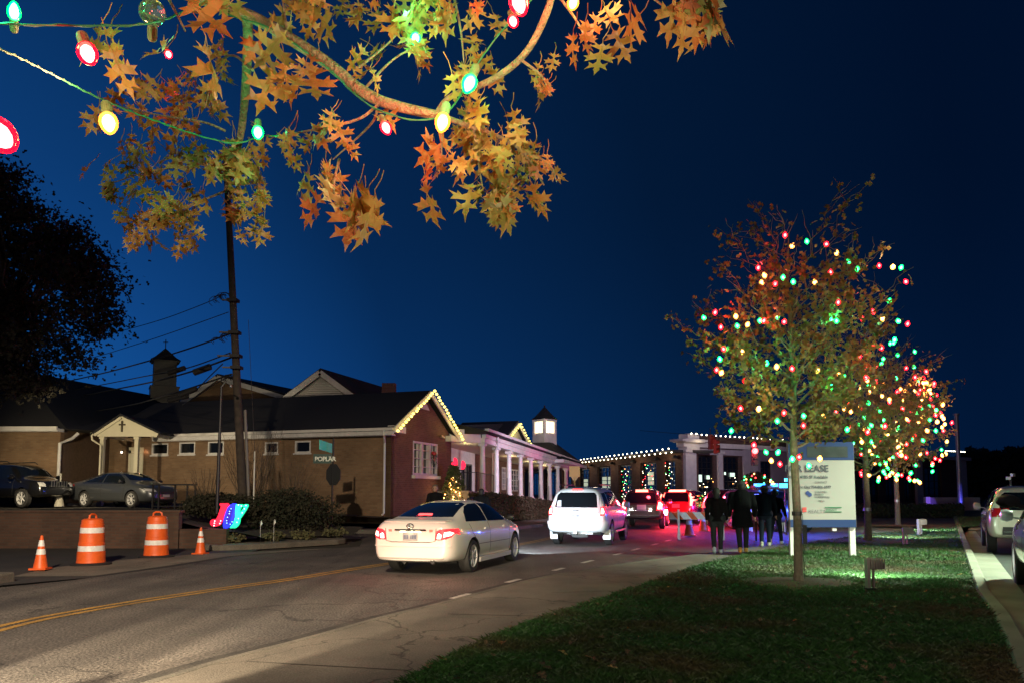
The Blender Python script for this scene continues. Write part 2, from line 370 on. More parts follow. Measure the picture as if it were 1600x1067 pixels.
# raised ground on the left (scattered heights)
HP = [(-40,23,1.03),(-30,23,1.03),(-20,23,1.03),(-14,23,1.03),(-10.3,23,1.0),(-9.2,23,.6),(-7.6,23.6,.25),(-6.4,24.6,.16),(-8.7,23.2,.5),(-7.6,25.4,.4),(-9.0,27.4,.55),(-12,27.4,.85),
      (-16,30,1.05),(-25,32,1.05),(-40,32,1.05),(-12,30,.9),(-25,38,1.1),(-12,34,.95),(-8,32.5,.7),(-5.2,32.4,.6),(-3,34,.6),(-1.5,37,.75),(0,41,.7),(2.0,48,.45),(-3,41,1.45),(-2,45,1.35),(1.2,50,1.1),(4,55,.8),(-10,45,1.2),(-5,60,1),(5,64,.5)]
def hgt(x, y):
    s = t = 0
    for a, b, h in HP:
        w_ = 1/(((x-a)**2+(y-b)**2)**1.6+.01); s += w_; t += w_*h
    return t/s
mb = MB(); nx, ny = 90, 44
def gp(i, j):
    x = -45+i*.56; y0 = 22.75
    return x, y0+j*.42
okp = lambda x, y: (y > 22.7 and x < -5.3+(-1.9 if y < 23.6 else 0) and (y < 27.4 or x < -12) and not(x > -7.2 and y < 25.2 and x > -9+(y-22.7))) or (y > 31.9 and x < -4.3) or (x < -12.2)
idx = {}
for j in range(ny+50):
    for i in range(nx):
        x, y = gp(i, j); idx[i, j] = len(mb.v); mb.v.append((x, y, hgt(x, y)+.02*noise.noise(V((x, y, 0)))))
for j in range(ny+49):
    for i in range(nx-1):
        cx_, cy_ = gp(i+.5, j+.5)
        if okp(cx_, cy_): mb.f.append([idx[i, j], idx[i+1, j], idx[i+1, j+1], idx[i, j+1]]); mb.m.append(0)
struct('raised_ground', mb, BANKM, smooth=True)
# bed in front of the colonnade
flat('bed', [V((-2.5,33.1,0)), V((-.5,38,0)), V((2.7,50,0)), V((6.5,61,0)), V((-3,62,0)), V((-8,42,0))], .25, BANKM)
# lawn
LZ = .10
RKI = [G(u, v, LZ) for u, v in ((1500,840),(1512,880),(1525,922),(1550,957),(1570,1002),(1585,1047))]
dk = (RKI[0]-RKI[2]).normalized()
RKI = [RKI[0]+dk*45, RKI[0]+dk*12]+RKI+[RKI[-1]-dk*4, RKI[-1]-dk*14]
lawn_poly = [V((p.x+.02, p.y-.0, 0)) for p in lawn_edge]+[V((56,66,0))]+RKI
def in_poly(x, y, poly):
    c = False; n = len(poly); j = n-1
    for i in range(n):
        a, b = poly[i], poly[j]
        if (a.y > y) != (b.y > y) and x < (b.x-a.x)*(y-a.y)/(b.y-a.y)+a.x: c = not c
        j = i
    return c
flat('lawn', lawn_poly, LZ-.012, SOIL)
mb = MB(); ribbon(RKI[::-1], .20, 0, mb, off=.10, h=LZ+.02); struct('lawn_kerb', mb, mat('light_kerb_concrete', (.25,.24,.20), .8, var=.4, scale=1.2, bump=.3, bscale=50))
mb = MB(); ribbon(RKI[::-1], .46, .03, mb, off=.43); struct('kerb_gutter', mb, mat('gutter_concrete', (.21,.20,.17), .8, var=.4, scale=1.0, bump=.3, bscale=50))
lot2 = [p+V((dk.y*.66, -dk.x*.66, 0)) for p in RKI]
flat('parking_lot', lot2+[V((12,-10,0)), V((150,-10,0)), V((150,100,0)), V((60,80,0))], .012, sheet_mat('lot_asphalt', (.030,.032,.033), (.018,.019,.02), 1, 40, .8, .5, .6))
# grass blades: one mesh, denser near
def grassmat():
    m, nt, b = newmat('grass_blade'); g = node(nt, 'ShaderNodeNewGeometry')
    n = node(nt, 'ShaderNodeTexNoise'); n.inputs['Scale'].default_value = .55; n.inputs['Detail'].default_value = 6; nt.links.new(g.outputs['Position'], n.inputs['Vector'])
    wn = node(nt, 'ShaderNodeTexWhiteNoise'); 
    r = node(nt, 'ShaderNodeValToRGB'); nt.links.new(n.outputs['Fac'], r.inputs[0])
    r.color_ramp.elements[0].position = .36; r.color_ramp.elements[0].color = (.075,.060,.022,1)
    r.color_ramp.elements[1].position = .52; r.color_ramp.elements[1].color = (.024,.085,.015,1)
    e = r.color_ramp.elements.new(.7); e.color = (.042,.12,.022,1)
    n3 = node(nt, 'ShaderNodeTexNoise'); n3.inputs['Scale'].default_value = 14; nt.links.new(g.outputs['Position'], n3.inputs['Vector'])
    mr = node(nt, 'ShaderNodeMapRange'); nt.links.new(n3.outputs['Fac'], mr.inputs[0]); mr.inputs['From Min'].default_value = .3; mr.inputs['From Max'].default_value = .7; mr.inputs['To Min'].default_value = .45; mr.inputs['To Max'].default_value = 1.5
    mx = node(nt, 'ShaderNodeMix', data_type='RGBA', blend_type='MULTIPLY'); mx.inputs[0].default_value = 1
    nt.links.new(r.outputs['Color'], mx.inputs[6]); nt.links.new(mr.outputs[0], mx.inputs[7]); nt.links.new(mx.outputs[2], b.inputs['Base Color'])
    b.inputs['Roughness'].default_value = .55
    try: b.inputs['Transmission Weight'].default_value = 0
    except Exception: pass
    return m
GM = grassmat()
mulch = [(G(1248,908,LZ), 1.0, .62), (G(1357,845,LZ), 1.5, .8), (G(1403,820,LZ), 1.4, .9)]
mb = MB(); rg = random.Random(3); cnt = 0
xs = [p.x for p in lawn_poly]
for k in range(520000):
    y = 5.2*math.exp(rg.random()**1.05*2.25)
    x = rg.uniform(-.75*y*.3, .78*y)
    if not in_poly(x, y, lawn_poly): continue
    if any(((x-c.x)/a)**2+((y-c.y)/(a*.8))**2 < 1-.3*rg.random() for c, a, b_ in mulch) and rg.random() < .93: continue
    cl = noise.noise(V((x*2.1, y*2.1, 3)))
    if rg.random() < -cl*.9: continue
    s = .55+.10*y; h = rg.uniform(.022,.060)*(1+.6*cl)*(.75+.02*y); wdt = .0026*s
    a = rg.uniform(0, 2*PI); lx, ly = rg.gauss(0,.022), rg.gauss(0,.022)
    ca, sa = math.cos(a)*wdt, math.sin(a)*wdt
    z0 = LZ-.015
    mb.add([(x-ca, y-sa, z0), (x+ca, y+sa, z0), (x+lx*.5+ca*.6, y+ly*.5+sa*.6, z0+h*.6), (x+lx*1.6, y+ly*1.6, z0+h)], [[0,1,2],[0,2,3]])
    cnt += 1
struct('grass', mb, GM, kind='stuff')
print('blades', cnt)
# tree rings of bare mulch on the lawn
MUL = sheet_mat('mulch', (.085,.060,.038), (.035,.025,.016), 9, 60, .95, 1, .6)
for c, a, b_ in mulch:
    mb = MB(); n = 28
    vs = [(c.x+a*math.cos(2*PI*i/n)*(1+.06*math.sin(5*i)), c.y+a*.8*math.sin(2*PI*i/n)*(1+.06*math.cos(3*i)), LZ-.004) for i in range(n)]+[(c.x, c.y, LZ+.03)]
    mb.add(vs, [[i, (i+1)%n, n] for i in range(n)]); struct('mulch_ring', mb, MUL)
# fallen leaves on the lawn
# ================= buildings =================
class Fr:
    """building frame: a runs along the wall, b goes in depth"""
    def __init__(s, o, ad, bd=None):
        s.o = V((*o, 0)); s.a = V((*ad, 0)).normalized(); s.b = V((*bd, 0)).normalized() if bd else V((-s.a.y, s.a.x, 0))
        s.ang = math.atan2(s.a.y, s.a.x)
    def __call__(s, a, b, z): return s.o+s.a*a+s.b*b+V((0,0,z))
    def at(s, u, b=0.0):
        """a where pixel column u meets the wall"""
        k = (u-CX)/F; o = s.o+s.b*b
        return (k*o.y-o.x)/(s.a.x-k*s.a.y)
    def zv(s, v, a, b=0.0):
        p = s(a, b, 0); return P(CX+F*p.x/p.y, v, p.y).z
    def box(s, mb, a0, a1, b0, b1, z0, z1, mi=0):
        return mb.add([s(a, b, z) for z in (z0, z1) for b in (b0, b1) for a in (a0, a1)], [[0,2,3,1],[4,5,7,6],[0,1,5,4],[2,6,7,3],[0,4,6,2],[1,3,7,5]], mi)
def wall_open(mb, fr, a0, a1, z0, z1, ops, th, b=0.0):
    """wall with real openings: ops = (a0,a1,z0,z1)"""
    ops = sorted(ops); x = a0
    for o in ops:
        if o[0] > x: fr.box(mb, x, o[0], b, b+th, z0, z1)
        if o[2] > z0: fr.box(mb, o[0], o[1], b, b+th, z0, o[2])
        if o[3] < z1: fr.box(mb, o[0], o[1], b, b+th, o[3], z1)
        x = o[1]
    if x < a1: fr.box(mb, x, a1, b, b+th, z0, z1)
def window(fr, a0, a1, z0, z1, parent, b=0.0, nx=2, nz=2, fw=.06, frame=WHITE2, pane=GLASS, mun=.025, depth=.08):
    mb = MB()
    fr.box(mb, a0, a0+fw, b+.02, b+depth, z0, z1); fr.box(mb, a1-fw, a1, b+.02, b+depth, z0, z1)
    fr.box(mb, a0+fw, a1-fw, b+.02, b+depth, z0, z0+fw); fr.box(mb, a0+fw, a1-fw, b+.02, b+depth, z1-fw, z1)
    for i in range(1, nx):
        x = lerp(a0, a1, i/nx); fr.box(mb, x-mun, x+mun, b+.025, b+depth-.01, z0+fw, z1-fw)
    for i in range(1, nz):
        z = lerp(z0, z1, i/nz); fr.box(mb, a0+fw, a1-fw, b+.03, b+depth-.015, z-mun*.7, z+mun*.7)
    w_ = mb.build('window', frame, parent, world=True)
    pb = MB(); fr.box(pb, a0+fw*.5, a1-fw*.5, b+depth-.005, b+depth+.02, z0+fw*.5, z1-fw*.5); pb.build('pane', pane, w_, world=True)
    return w_
def string(name, label, pts, mats, size=.022, length=.05, grp=None, cat='string lights', cord=True, cm=None, seq=None, n=6, droop=True):
    """lights on a cord: one thing, each bulb a part"""
    root = thing(name, label, cat, pts[0], 0, grp)
    if cord:
        mb = MB(); mb.tube(pts, .006, 4); mb.build('cord', cm or DARKM, root, world=True)
    base = {}
    for i, p in enumerate(pts):
        m = mats[(seq[i] if seq else i) % len(mats)]
        if id(m) not in base:
            mb = MB(); prof = [(size*.25, 0), (size*.8, -length*.3), (size, -length*.55), (size*.6, -length*.85), (size*.1, -length)]
            mb.lathe(prof, (0,0,0), n)
            if isinstance(m, tuple): mb.lathe([(a*.55, b*.55-length*.22) for a, b in prof], (0,0,0), n, mi=1)
            base[id(m)] = mb.build('bulb', m, root, smooth=True); o = base[id(m)]
        else:
            o = base[id(m)].copy(); COL.objects.link(o)
        o.location = V(p)-V(pts[0]); o.rotation_euler = (rnd.uniform(-.4,.4), rnd.uniform(-.4,.4), 0)
    return root
# ---------- church ----------
BR_T = brick('tan_brick', (.25,.155,.085), (.19,.11,.058), (.20,.15,.10), math.atan2(-.319,.948))
BR_R = brick('red_brick', (.175,.088,.052), (.125,.060,.036), (.16,.115,.09), math.atan2(.948,.319))
BR_X = brick('left_wing_brick', (.27,.17,.09), (.21,.12,.06), (.20,.15,.10), 0)
ch = thing('brick_church', 'long low brick church wing with dark shingle roof and a light-hung gable end', 'church', (-11, 38, .9))
fr = Fr((-5.2, 33), (-.948, .319), (.319, .948))      # a to the left, b into depth
AW = 13.4; GW = 6.57; EZ = 4.5; PZK = 6.3
wins = []
for u0, u1, v0, v1 in ((460,485,688,707),(413,434,690,708),(324,349,689,709),(279,304,690,709),(236,262,692,710)):
    a0, a1 = fr.at(u1), fr.at(u0); am = (a0+a1)/2; wins.append((a0, a1, fr.zv(v1, am), fr.zv(v0, am)))
mb = MB(); wall_open(mb, fr, 0, AW, .3, EZ, wins, .25); mb.build('wall', BR_T, ch, world=True)
for w_ in wins: window(fr, *w_, ch, nx=1, nz=1, b=-.015, depth=.10, fw=.07)
mb = MB()
for w_ in wins: fr.box(mb, w_[0]-.05, w_[1]+.05, -.05, .02, w_[2]-.07, w_[2]-.004)
mb.build('window_sill', WHITE2, ch, world=True)
# gable wall facing right
fg = Fr((-5.2, 33), (.319, .948), (-.948, .319))      # a goes away along the gable wall, b into the building
g0, g1 = fg.at(645), fg.at(683); gz0, gz1 = fg.zv(741, g0), fg.zv(688, g0)
mb = MB(); wall_open(mb, fg, .0, GW, .3, EZ, [(g0, g1, gz0, gz1)], .25)
mb.prism([fg(.05,0,EZ), fg(GW-.05,0,EZ), fg(GW/2,0,PZK-.1)], fg.b*.25)
mb.build('gable_wall', BR_R, ch, world=True)
gw = window(fg, g0, g1, gz0, gz1, ch, nx=5, nz=4, b=-.04, depth=.14, fw=.09, mun=.018)
mb = MB()
for k in (1/3, 2/3):
    x = lerp(g0, g1, k); fg.box(mb, x-.06, x+.06, -.045, .08, gz0, gz1)
mb.build('mullion', WHITE2, gw, world=True)
mb = MB(); fg.box(mb, g0-.1, g1+.1, -.16, .0, gz0-.16, gz0-.01); mb.build('window_sill', WHITE, ch, world=True)
mb = MB(); mb.prism([fg(GW/2-.55,-.03,PZK-.75), fg(GW/2+.55,-.03,PZK-.75), fg(GW/2,-.03,PZK-.28)], fg.b*.028); mb.build('gable_vent', WHITE2, ch, world=True)
# roof of the main wing: two slabs with thickness and overhang
def gable_roof(fr, a0, a1, b0, b1, ez, pz, ov, name, parent, th=.14, m=ROOF):
    mb = MB(); bm_ = (b0+b1)/2; sl = (pz-ez)/((b1-b0)/2)
    for s, bb in ((-1, b0-ov), (1, b1+ov)):
        ze = ez-ov*sl
        q = [fr(a0, bb, ze), fr(a1, bb, ze), fr(a1, bm_, pz), fr(a0, bm_, pz)]
        mb.prism(q, (0,0,th))
    return mb.build(name, m, parent, world=True)
gable_roof(fr, -.32, AW+2.5, 0, GW, EZ, PZK, .42, 'roof', ch)
mb = MB(); fr.box(mb, -.30, AW-.9, -.44, -.36, EZ-.42, EZ-.16); fr.box(mb, -.2, AW-.9, -.36, .0, EZ-.44, EZ-.38); mb.build('fascia', WHITE2, ch, world=True)
mb = MB(); fr.box(mb, -.34, AW-.9, -.56, -.445, EZ-.24, EZ-.12); mb.build('gutter', WHITE, ch, world=True)
mb = MB(); 
for s in (0, 1):
    e = fg(-.42 if s == 0 else GW+.42, -.34, EZ-.42*.55); t = fg(GW/2, -.34, PZK+.0)
    mb.bar(e, t, .06, .22)
    e = fg(-.30 if s == 0 else GW+.30, -.2, EZ-.1); 
mb.build('rake_board', WHITE2, ch, world=True)
mb = MB(); fg.box(mb, -.35, .75, -.32, -.003, EZ-.30, EZ-.02); fg.box(mb, GW-.75, GW+.35, -.32, -.003, EZ-.30, EZ-.02); mb.build('eave_return', WHITE, ch, world=True)
mb = MB(); p0 = fr(.12, -.50, EZ-.24); mb.tube([p0, fr(.10,-.48,EZ-.42), fr(.28,-.06,EZ-.75), fr(.28,-.06,.75), fr(.28,-.2,.68)], .05, 8); mb.build('downspout', WHITE, ch, world=True)
# big roof wings behind
mb = MB(); H = lambda x, y, z: V((x, y, z))
hip = [H(-33,33.5,4.42), H(-19.5,33.5,4.42), H(-17.0,37,4.42), H(-13.5,52,4.42), H(-33,52,4.42), H(-24.2,37.2,7.6), H(-21.8,52,7.75)]
mb.add(hip, [[0,1,5],[1,2,6,5],[2,3,6],[3,4,6],[4,0,5,6],[0,4,3,2,1]]); mb.build('hip_roof', ROOF, ch, world=True)
def gable_block(peak, base_l, base_r, back, name_wall, wm, name_roof, below=1.5, ov=.5, rake=True):
    """gable seen from the front with a roof that runs back to the point back"""
    pk, bl, br_ = V(peak), V(base_l), V(base_r); d = V(back)-pk; d.z = 0
    mb = MB(); poly = [bl-V((0,0,below)), br_-V((0,0,below)), br_, pk, bl]; mb.prism(poly, d*.98); w_ = mb.build(name_wall, wm, ch, world=True)
    mb = MB(); dd = d.normalized()
    for e in (bl, br_):
        o_ = (e-pk).normalized()*ov
        mb.prism([pk-dd*.3, e+o_-dd*.3, e+o_+d, pk+d], (0,0,.14))
    mb.build(name_roof, ROOF, ch, world=True)
    mb = MB()
    for e in (bl, br_):
        o_ = (e-pk).normalized()*ov*.9
        mb.bar(pk-dd*.34-V((0,0,.10)), e+o_-dd*.34-V((0,0,.10)), .06, .28)
    mb.build('rake_board', WHITE2, ch, world=True)
LOUV = mat('louvre_paint', (.42,.40,.38), .6, var=.2, scale=5)
gable_block(P(505,580,40), P(446,624,40), P(562,622,40), (-7.6,48,8), 'siding_gable', LOUV, 'roof', below=2)
mb = MB()
for k in range(9):
    z = lerp(6.55, 7.45, k/9); t = (7.9-z)/1.5; c = P(505,580,39.9)
    mb.box((c.x+.05, 39.93, z), (2*1.75*t*.72, .06, .045))
mb.build('louvre', WHITE2, ch, world=True)
gable_block(P(345,588,46), P(285,632,46), P(452,620,46), (-14.5,54,8.6), 'rear_gable', BR_T, 'roof', below=2.4)
# chimney-like vent behind the ridge
mb = MB(); p = P(608,606,41); mb.box(p-V((0,0,.4)), (.7,.5,1.3)); mb.build('chimney', BR_R, ch, world=True)
# left wing
lw = thing('brick_side_wing', 'tan brick building end with white eave line behind the black parked car', 'building', (-25, 38, 1))
mb = MB(); mb.box((-26.1,34.15,2.7), (12.1,.3,3.5)); mb.build('wall', BR_X, lw, world=True)
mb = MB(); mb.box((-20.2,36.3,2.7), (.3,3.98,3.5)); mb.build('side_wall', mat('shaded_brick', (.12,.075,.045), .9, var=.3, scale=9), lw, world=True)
mb = MB(); mb.box((-26.1,33.6,4.36), (12.6,.5,.14)); mb.build('eave', WHITE2, lw, world=True)
mb = MB(); mb.box((-26.1,33.32,4.42), (12.6,.1,.16)); mb.build('gutter', WHITE, lw, world=True)
mb = MB(); mb.tube([(-19.6,34.6,4.3), (-19.75,34.4,4.05), (-20.0,33.9,3.8), (-20.0,33.9,1.15)], .07, 8)
mb.build('downspout', WHITE, lw, world=True)
mb = MB(); mb.box((-18.9,38.35,2.7), (3.2,.3,3.5)); mb.build('recess_wall', BR_X, lw, world=True)
# portico
po = thing('entrance_portico', 'small cream gabled porch with a dark cross over the church side door', 'portico', (-17.6,36,1.05))
CREAM = mat('cream_paint', (.62,.58,.42), .6, var=.08, scale=4)
pl, pr, pk = P(147,677,34.6), P(247,676,34.6), P(185,649,34.6); pk.x = (pl.x+pr.x)/2*.35+pk.x*.65
mb = MB(); q = [V((pl.x+.1,34.7,4.16)), V((pr.x-.1,34.7,4.16)), V((pr.x-.1,34.7,pr.z-.02)), V((pk.x,34.7,pk.z-.08)), V((pl.x+.1,34.7,pl.z-.02))]
mb.prism(q, (0,.12,0)); mb.build('pediment', CREAM, po, world=True)
mb = MB()
for e in (pl, pr):
    o_ = (e-pk).normalized()*.14
    mb.prism([V((pk.x,34.5,pk.z)), V((e.x+o_.x,34.5,e.z+o_.z)), V((e.x+o_.x,38.2,e.z+o_.z)), V((pk.x,38.2,pk.z))], (0,0,.09))
mb.build('roof', ROOF, po, world=True)
mb = MB()
for e in (pl, pr): mb.bar((pk.x,34.62,pk.z-.06), (e.x,34.62,e.z-.06), .06, .14)
mb.build('rake_board', CREAM, po, world=True)
mb = MB(); mb.box((pl.x+.22,36.5,4.25), (.14,3.4,.22)); mb.box((pr.x-.22,36.5,4.25), (.14,3.4,.22)); mb.build('beam', CREAM, po, world=True)
for x in (P(159,700,34.8).x, P(213,700,34.8).x):
    mb = MB(); mb.box((x,34.86,2.6), (.17,.17,3.12)); mb.box((x,34.86,4.10), (.24,.24,.1)); mb.box((x,34.86,1.1), (.24,.24,.16)); mb.build('post', CREAM, po, world=True)
mb = MB(); mb.box((pk.x+.02,34.66,4.62), (.07,.05,.50)); mb.box((pk.x+.02,34.66,4.70), (.28,.046,.07)); mb.build('cross', mat('dark_bronze', (.05,.04,.025), .5, metal=.4), po, world=True)
mb = MB(); mb.tube([(pl.x-.05,34.5,4.2), (pl.x-.02,34.5,4.0), (pl.x+.32,34.6,3.75), (pl.x+.32,34.6,1.2)], .045, 8); mb.build('downspout', CREAM, po, world=True)
mb = MB(); mb.box((pl.x-.06,36.4,pl.z-.02), (.12,3.8,.12)); mb.build('gutter', CREAM, po, world=True)
mb = MB(); mb.box((-17.5,36.6,1.02), (3.2,3.2,.34)); mb.box((-17.5,34.8,.96), (3.6,.5,.17)); mb.build('step', CONC, po, world=True)
DOORM = mat('door_paint', (.62,.60,.46), .5, var=.08)
dx0, dx1 = P(205,700,37.6).x, P(230,700,37.6).x; dz = P(205,708,37.6).z
for i in (0, 1):
    xa = lerp(dx0, dx1, i/2)+.01; xb = lerp(dx0, dx1, (i+1)/2)-.01
    mb = MB(); mb.box(((xa+xb)/2,37.62,(1.2+dz)/2), (xb-xa,.06,dz-1.2))
    for z in (1.9, 2.9): mb.box(((xa+xb)/2,37.58,z), ((xb-xa)*.66,.03,.7))
    d = mb.build('door', DOORM, po, world=True)
    mb = MB(); mb.ball((xb-.06 if i == 0 else xa+.06,37.54,2.15), .035); mb.build('handle', GALV, d, world=True)
mb = MB(); mb.box(((dx0+dx1)/2,37.66,dz+.16), (dx1-dx0+.25,.08,.3)); mb.box((dx0-.07,37.66,2.4), (.12,.08,2.6)); mb.box((dx1+.07,37.66,2.4), (.12,.08,2.6)); mb.build('door_frame', CREAM, po, world=True)
SC_L = P(232,706,37.45)
sc1 = thing('wall_lantern', 'lit orange wall lamp right of the church side door', 'wall lamp', SC_L, 0)
mb = MB(); mb.lathe([(.04,-.12),(.09,-.08),(.11,.08),(.05,.13)], n=10); mb.build('lamp_glass', emit('sconce_glow', (1,.42,.22), 9), sc1)
mb = MB(); mb.lathe([(.12,.12),(.03,.2)], n=10); mb.box((0,.08,.05), (.05,.14,.05)); mb.build('bracket', DARKM, sc1)
lamp('sconce_light', 'POINT', SC_L+V((0,-.2,0)), 14, (1,.5,.25), .08)
sc2 = thing('wall_lantern', 'small lit lamp left of the church side door, under the porch', 'wall lamp', P(190,706,38.1), 0)
mb = MB(); mb.ball((0,0,0), .05, 8); mb.build('lamp_glass', emit('sconce_glow_small', (1,.8,.6), 6), sc2)
mb = MB(); mb.box((0,.06,.0), (.05,.1,.2)); mb.build('bracket', DARKM, sc2)
# hand rail by the door
mb = MB(); RB = BLACKP
hr = thing('handrail', 'black metal handrail beside the church porch steps', 'handrail', (-16.3,35.2,1.05))
mb.tube([(-16.75,36.8,2.05), (-16.45,35.3,2.05), (-16.0,34.2,1.5), (-15.8,33.9,1.2)], .025, 6)
for k in range(6):
    t = k/5; mb.tube([(lerp(-16.7,-16.45,t),lerp(36.6,35.3,t),1.05), (lerp(-16.7,-16.45,t),lerp(36.6,35.3,t),2.05)], .012, 5)
mb.build('rail', DARKM, hr, world=True)
# cupola with cross on the church roof
cu = P(256,620,48)
cp = thing('church_cupola', 'pale siding bell cupola with dark flared roof and thin cross behind the cables', 'cupola', (cu.x, cu.y, cu.z-.6))
mb = MB(); rz = R(28); SID = mat('grey_siding', (.13,.125,.12), .7, var=.25, scale=6)
mb.box((0,0,.55), (1.62,1.62,1.2), rz); mb.build('cupola_base', SID, cp)
mb = MB(); mb.box((0,0,1.95), (1.3,1.3,1.62), rz)
for k in range(9): mb.box((0,0,1.25+k*.17), (1.33,1.33,.02), rz)
mb.build('cupola_wall', SID, cp)
mb = MB(); mb.box((0,0,1.18), (1.7,1.7,.08), rz); mb.box((0,0,2.80), (1.55,1.55,.09), rz); mb.build('cornice', SID, cp)
def flare_roof(r, h, z, rz, n=4):
    mb = MB(); prof = [(r,0),(r*.72,h*.22),(r*.42,h*.55),(r*.16,h*.85),(.02,h)]
    vs = [(q*math.cos(rz+PI/4+2*PI*j/n), q*math.sin(rz+PI/4+2*PI*j/n), z+hh) for q, hh in prof for j in range(n)]
    k = len(prof); fs = [[i*n+j, i*n+(j+1)%n, (i+1)*n+(j+1)%n, (i+1)*n+j] for i in range(k-1) for j in range(n)]+[list(range(n))[::-1], [(k-1)*n+j for j in range(n)]]
    mb.add(vs, fs); return mb
flare_roof(1.22, .85, 2.85, rz).build('cupola_roof', ROOF, cp)
mb = MB(); mb.box((0,0,3.95), (.04,.04,.62)); mb.box((0,0,4.08), (.30,.04,.04)); mb.build('cross', DARKM, cp)
# roof lights on gable 1
pts = []
e0 = fg(-.45,-.55,EZ-.20); tp = fg(GW/2,-.55,PZK+.17); e1 = fg(GW+.45,-.55,EZ-.20)
for k in range(15): pts.append(e0.lerp(tp, k/15))
for k in range(18): pts.append(tp.lerp(e1, k/17))
string('roof_lights', 'yellow bulbs edging the near brick gable end above the white window', pts, [E_YEL], .075, .13, grp=None)
lamp('gable_glow', 'POINT', fg(1.3,-.8,EZ+.3), 9, (1,.8,.2), .3); lamp('gable_glow', 'POINT', fg(GW-1.0,-.8,EZ+.3), 12, (1,.82,.22), .3)
# wreath on the big window
wc = fg(lerp(g0,g1,.76), -.12, 3.25)
wr = thing('christmas_wreath', 'dark green wreath with a red bow hanging on the big white window', 'wreath', wc)
mb = MB(); rr = random.Random(5)
for k in range(160):
    t = rr.uniform(0, 2*PI); q = rr.gauss(.27,.05); p = fg.a*q*math.cos(t)+V((0,0,q*math.sin(t)))+fg.b*rr.uniform(-.06,.02)
    d = V((rr.gauss(0,1), rr.gauss(0,1), rr.gauss(0,1))).normalized()*.07; s = d.orthogonal().normalized()*.015
    mb.add([p-s, p+s, p+d], [[0,1,2]])
mb.build('greenery', mat('evergreen', (.012,.035,.014), .8), wr)
mb = MB(); mb.ball(fg.a*.09+V((0,0,.26)), .09, 8); mb.ball(fg.a*-.09+V((0,0,.26)), .09, 8); mb.bar(V((0,0,.24)), fg.a*.08+V((0,0,-.12)), .06, .02); mb.build('bow', mat('red_ribbon', (.5,.015,.02), .5), wr)
for k, (u, v) in enumerate(((674,703),(680,706),(676,709),(659,722))):
    pass
# ---------- colonnade building ----------
cb = thing('colonnade_building', 'brick building with a white columned porch, pink lit fascia and dark roof', 'building', (0,48,1))
fc = Fr((-1.53, 40), (.319, .948), (-.948, .319))     # a away along the columns, b behind them
bz = lambda t: 1.60-.0455*t
tz = lambda t: bz(t)+2.6
def slope_box(mb, a0, a1, b0, b1, h0, h1):
    """box that follows the falling eave line; heights above the porch floor"""
    mb.add([fc(a, b, bz(a)+z) for z in (h0, h1) for b in (b0, b1) for a in (a0, a1)], [[0,2,3,1],[4,5,7,6],[0,1,5,4],[2,6,7,3],[0,4,6,2],[1,3,7,5]])
TC = [0, 2.13, 4.26, 6.4, 8.5, 10.7, 12.8, 14.9, 17.2]
proto = None
for t in TC:
    p = fc(t, 0, bz(t))
    if proto is None:
        mb = MB(); mb.lathe([(.15,.12),(.155,.2),(.145,.9),(.135,1.7),(.122,2.36),(.14,2.40),(.15,2.46)], n=18); mb.box((0,0,.05), (.42,.42,.12), fc.ang); mb.lathe([(.2,.11),(.19,.16),(.155,.2)], n=18)
        mb.box((0,0,2.53), (.36,.36,.14), fc.ang)
        proto = mb.build('column', WHITE, cb, smooth=True)
        o = proto
    else: o = proto.copy(); COL.objects.link(o)
    o.location = p-V((0,48,1))
for t in (14.9, 17.2):
    o = proto.copy(); COL.objects.link(o); o.location = fc(t, 1.2, bz(t))-V((0,48,1))
mb = MB(); slope_box(mb, -.25, 19.0, -.22, .22, 2.6, 2.85); slope_box(mb, -.3, 19.1, -.30, -.06, 2.852, 3.25)
mb.build('entablature', WHITE, cb, world=True)
mb = MB(); slope_box(mb, -.5, 19.3, -.55, -.302, 3.16, 3.30); mb.build('gutter', WHITE, cb, world=True)
mb = MB(); slope_box(mb, -.25, 19.0, .225, 3.0, 2.72, 2.80); mb.build('porch_ceiling', CREAM, cb, world=True)
mb = MB(); slope_box(mb, -3.0, 17.4, -.45, 3.0, -1.3, -.01); mb.build('porch_floor', CONC, cb, world=True)
# side beam from the gable corner to the first column
c0 = V((-3.3,38.95,0)); c1 = fc(-.25,0,0)
mb = MB(); mb.prism([V((c0.x,c0.y,4.22)), V((c1.x,c1.y,4.20)), V((c1.x,c1.y,4.86)), V((c0.x,c0.y,4.9))], (-.05,.25,0)); mb.build('side_beam', WHITE, cb, world=True)
mb = MB(); mb.prism([V((c0.x,c0.y+.2,4.33)), V((c1.x,c1.y+.2,4.30)), fc(0,2.9,4.3), fc(-3,1.0,4.35)], (0,0,.08)); mb.build('side_ceiling', CREAM, cb, world=True)
WB = 3.0
def cw(u, b=WB): return fc.at(u, b)
wp = [(cw(704), cw(714.5)), (cw(720.5), cw(738))]
ops = [(a, b_, bz(a)+.05, bz(a)+1.95) for a, b_ in wp]
a_w1 = cw(742)
mb = MB(); wall_open(mb, fc, -1.5, a_w1, -.2, 4.6, ops, .2, WB); mb.build('panel_wall', WHITE2, cb, world=True)
REDGL = emit('red_reflection_pane', (1,.03,.05), .9)
for i, o_ in enumerate(ops):
    window(fc, *o_, cb, b=WB, nx=1 if i == 0 else 3, nz=1, frame=DARKM, fw=.08)
bw = [(cw(784), cw(791)), (cw(799), cw(810.5))]
ops = [(a, b_, bz(a)+.75, bz(a)+2.3) for a, b_ in bw]
mb = MB(); wall_open(mb, fc, a_w1, 16.6, -.3, 4.5, ops, .2, WB); mb.build('wall', BR_R, cb, world=True)
for o_ in ops: window(fc, *o_, cb, b=WB-.03, nx=3, nz=4, mun=.03, fw=.09)
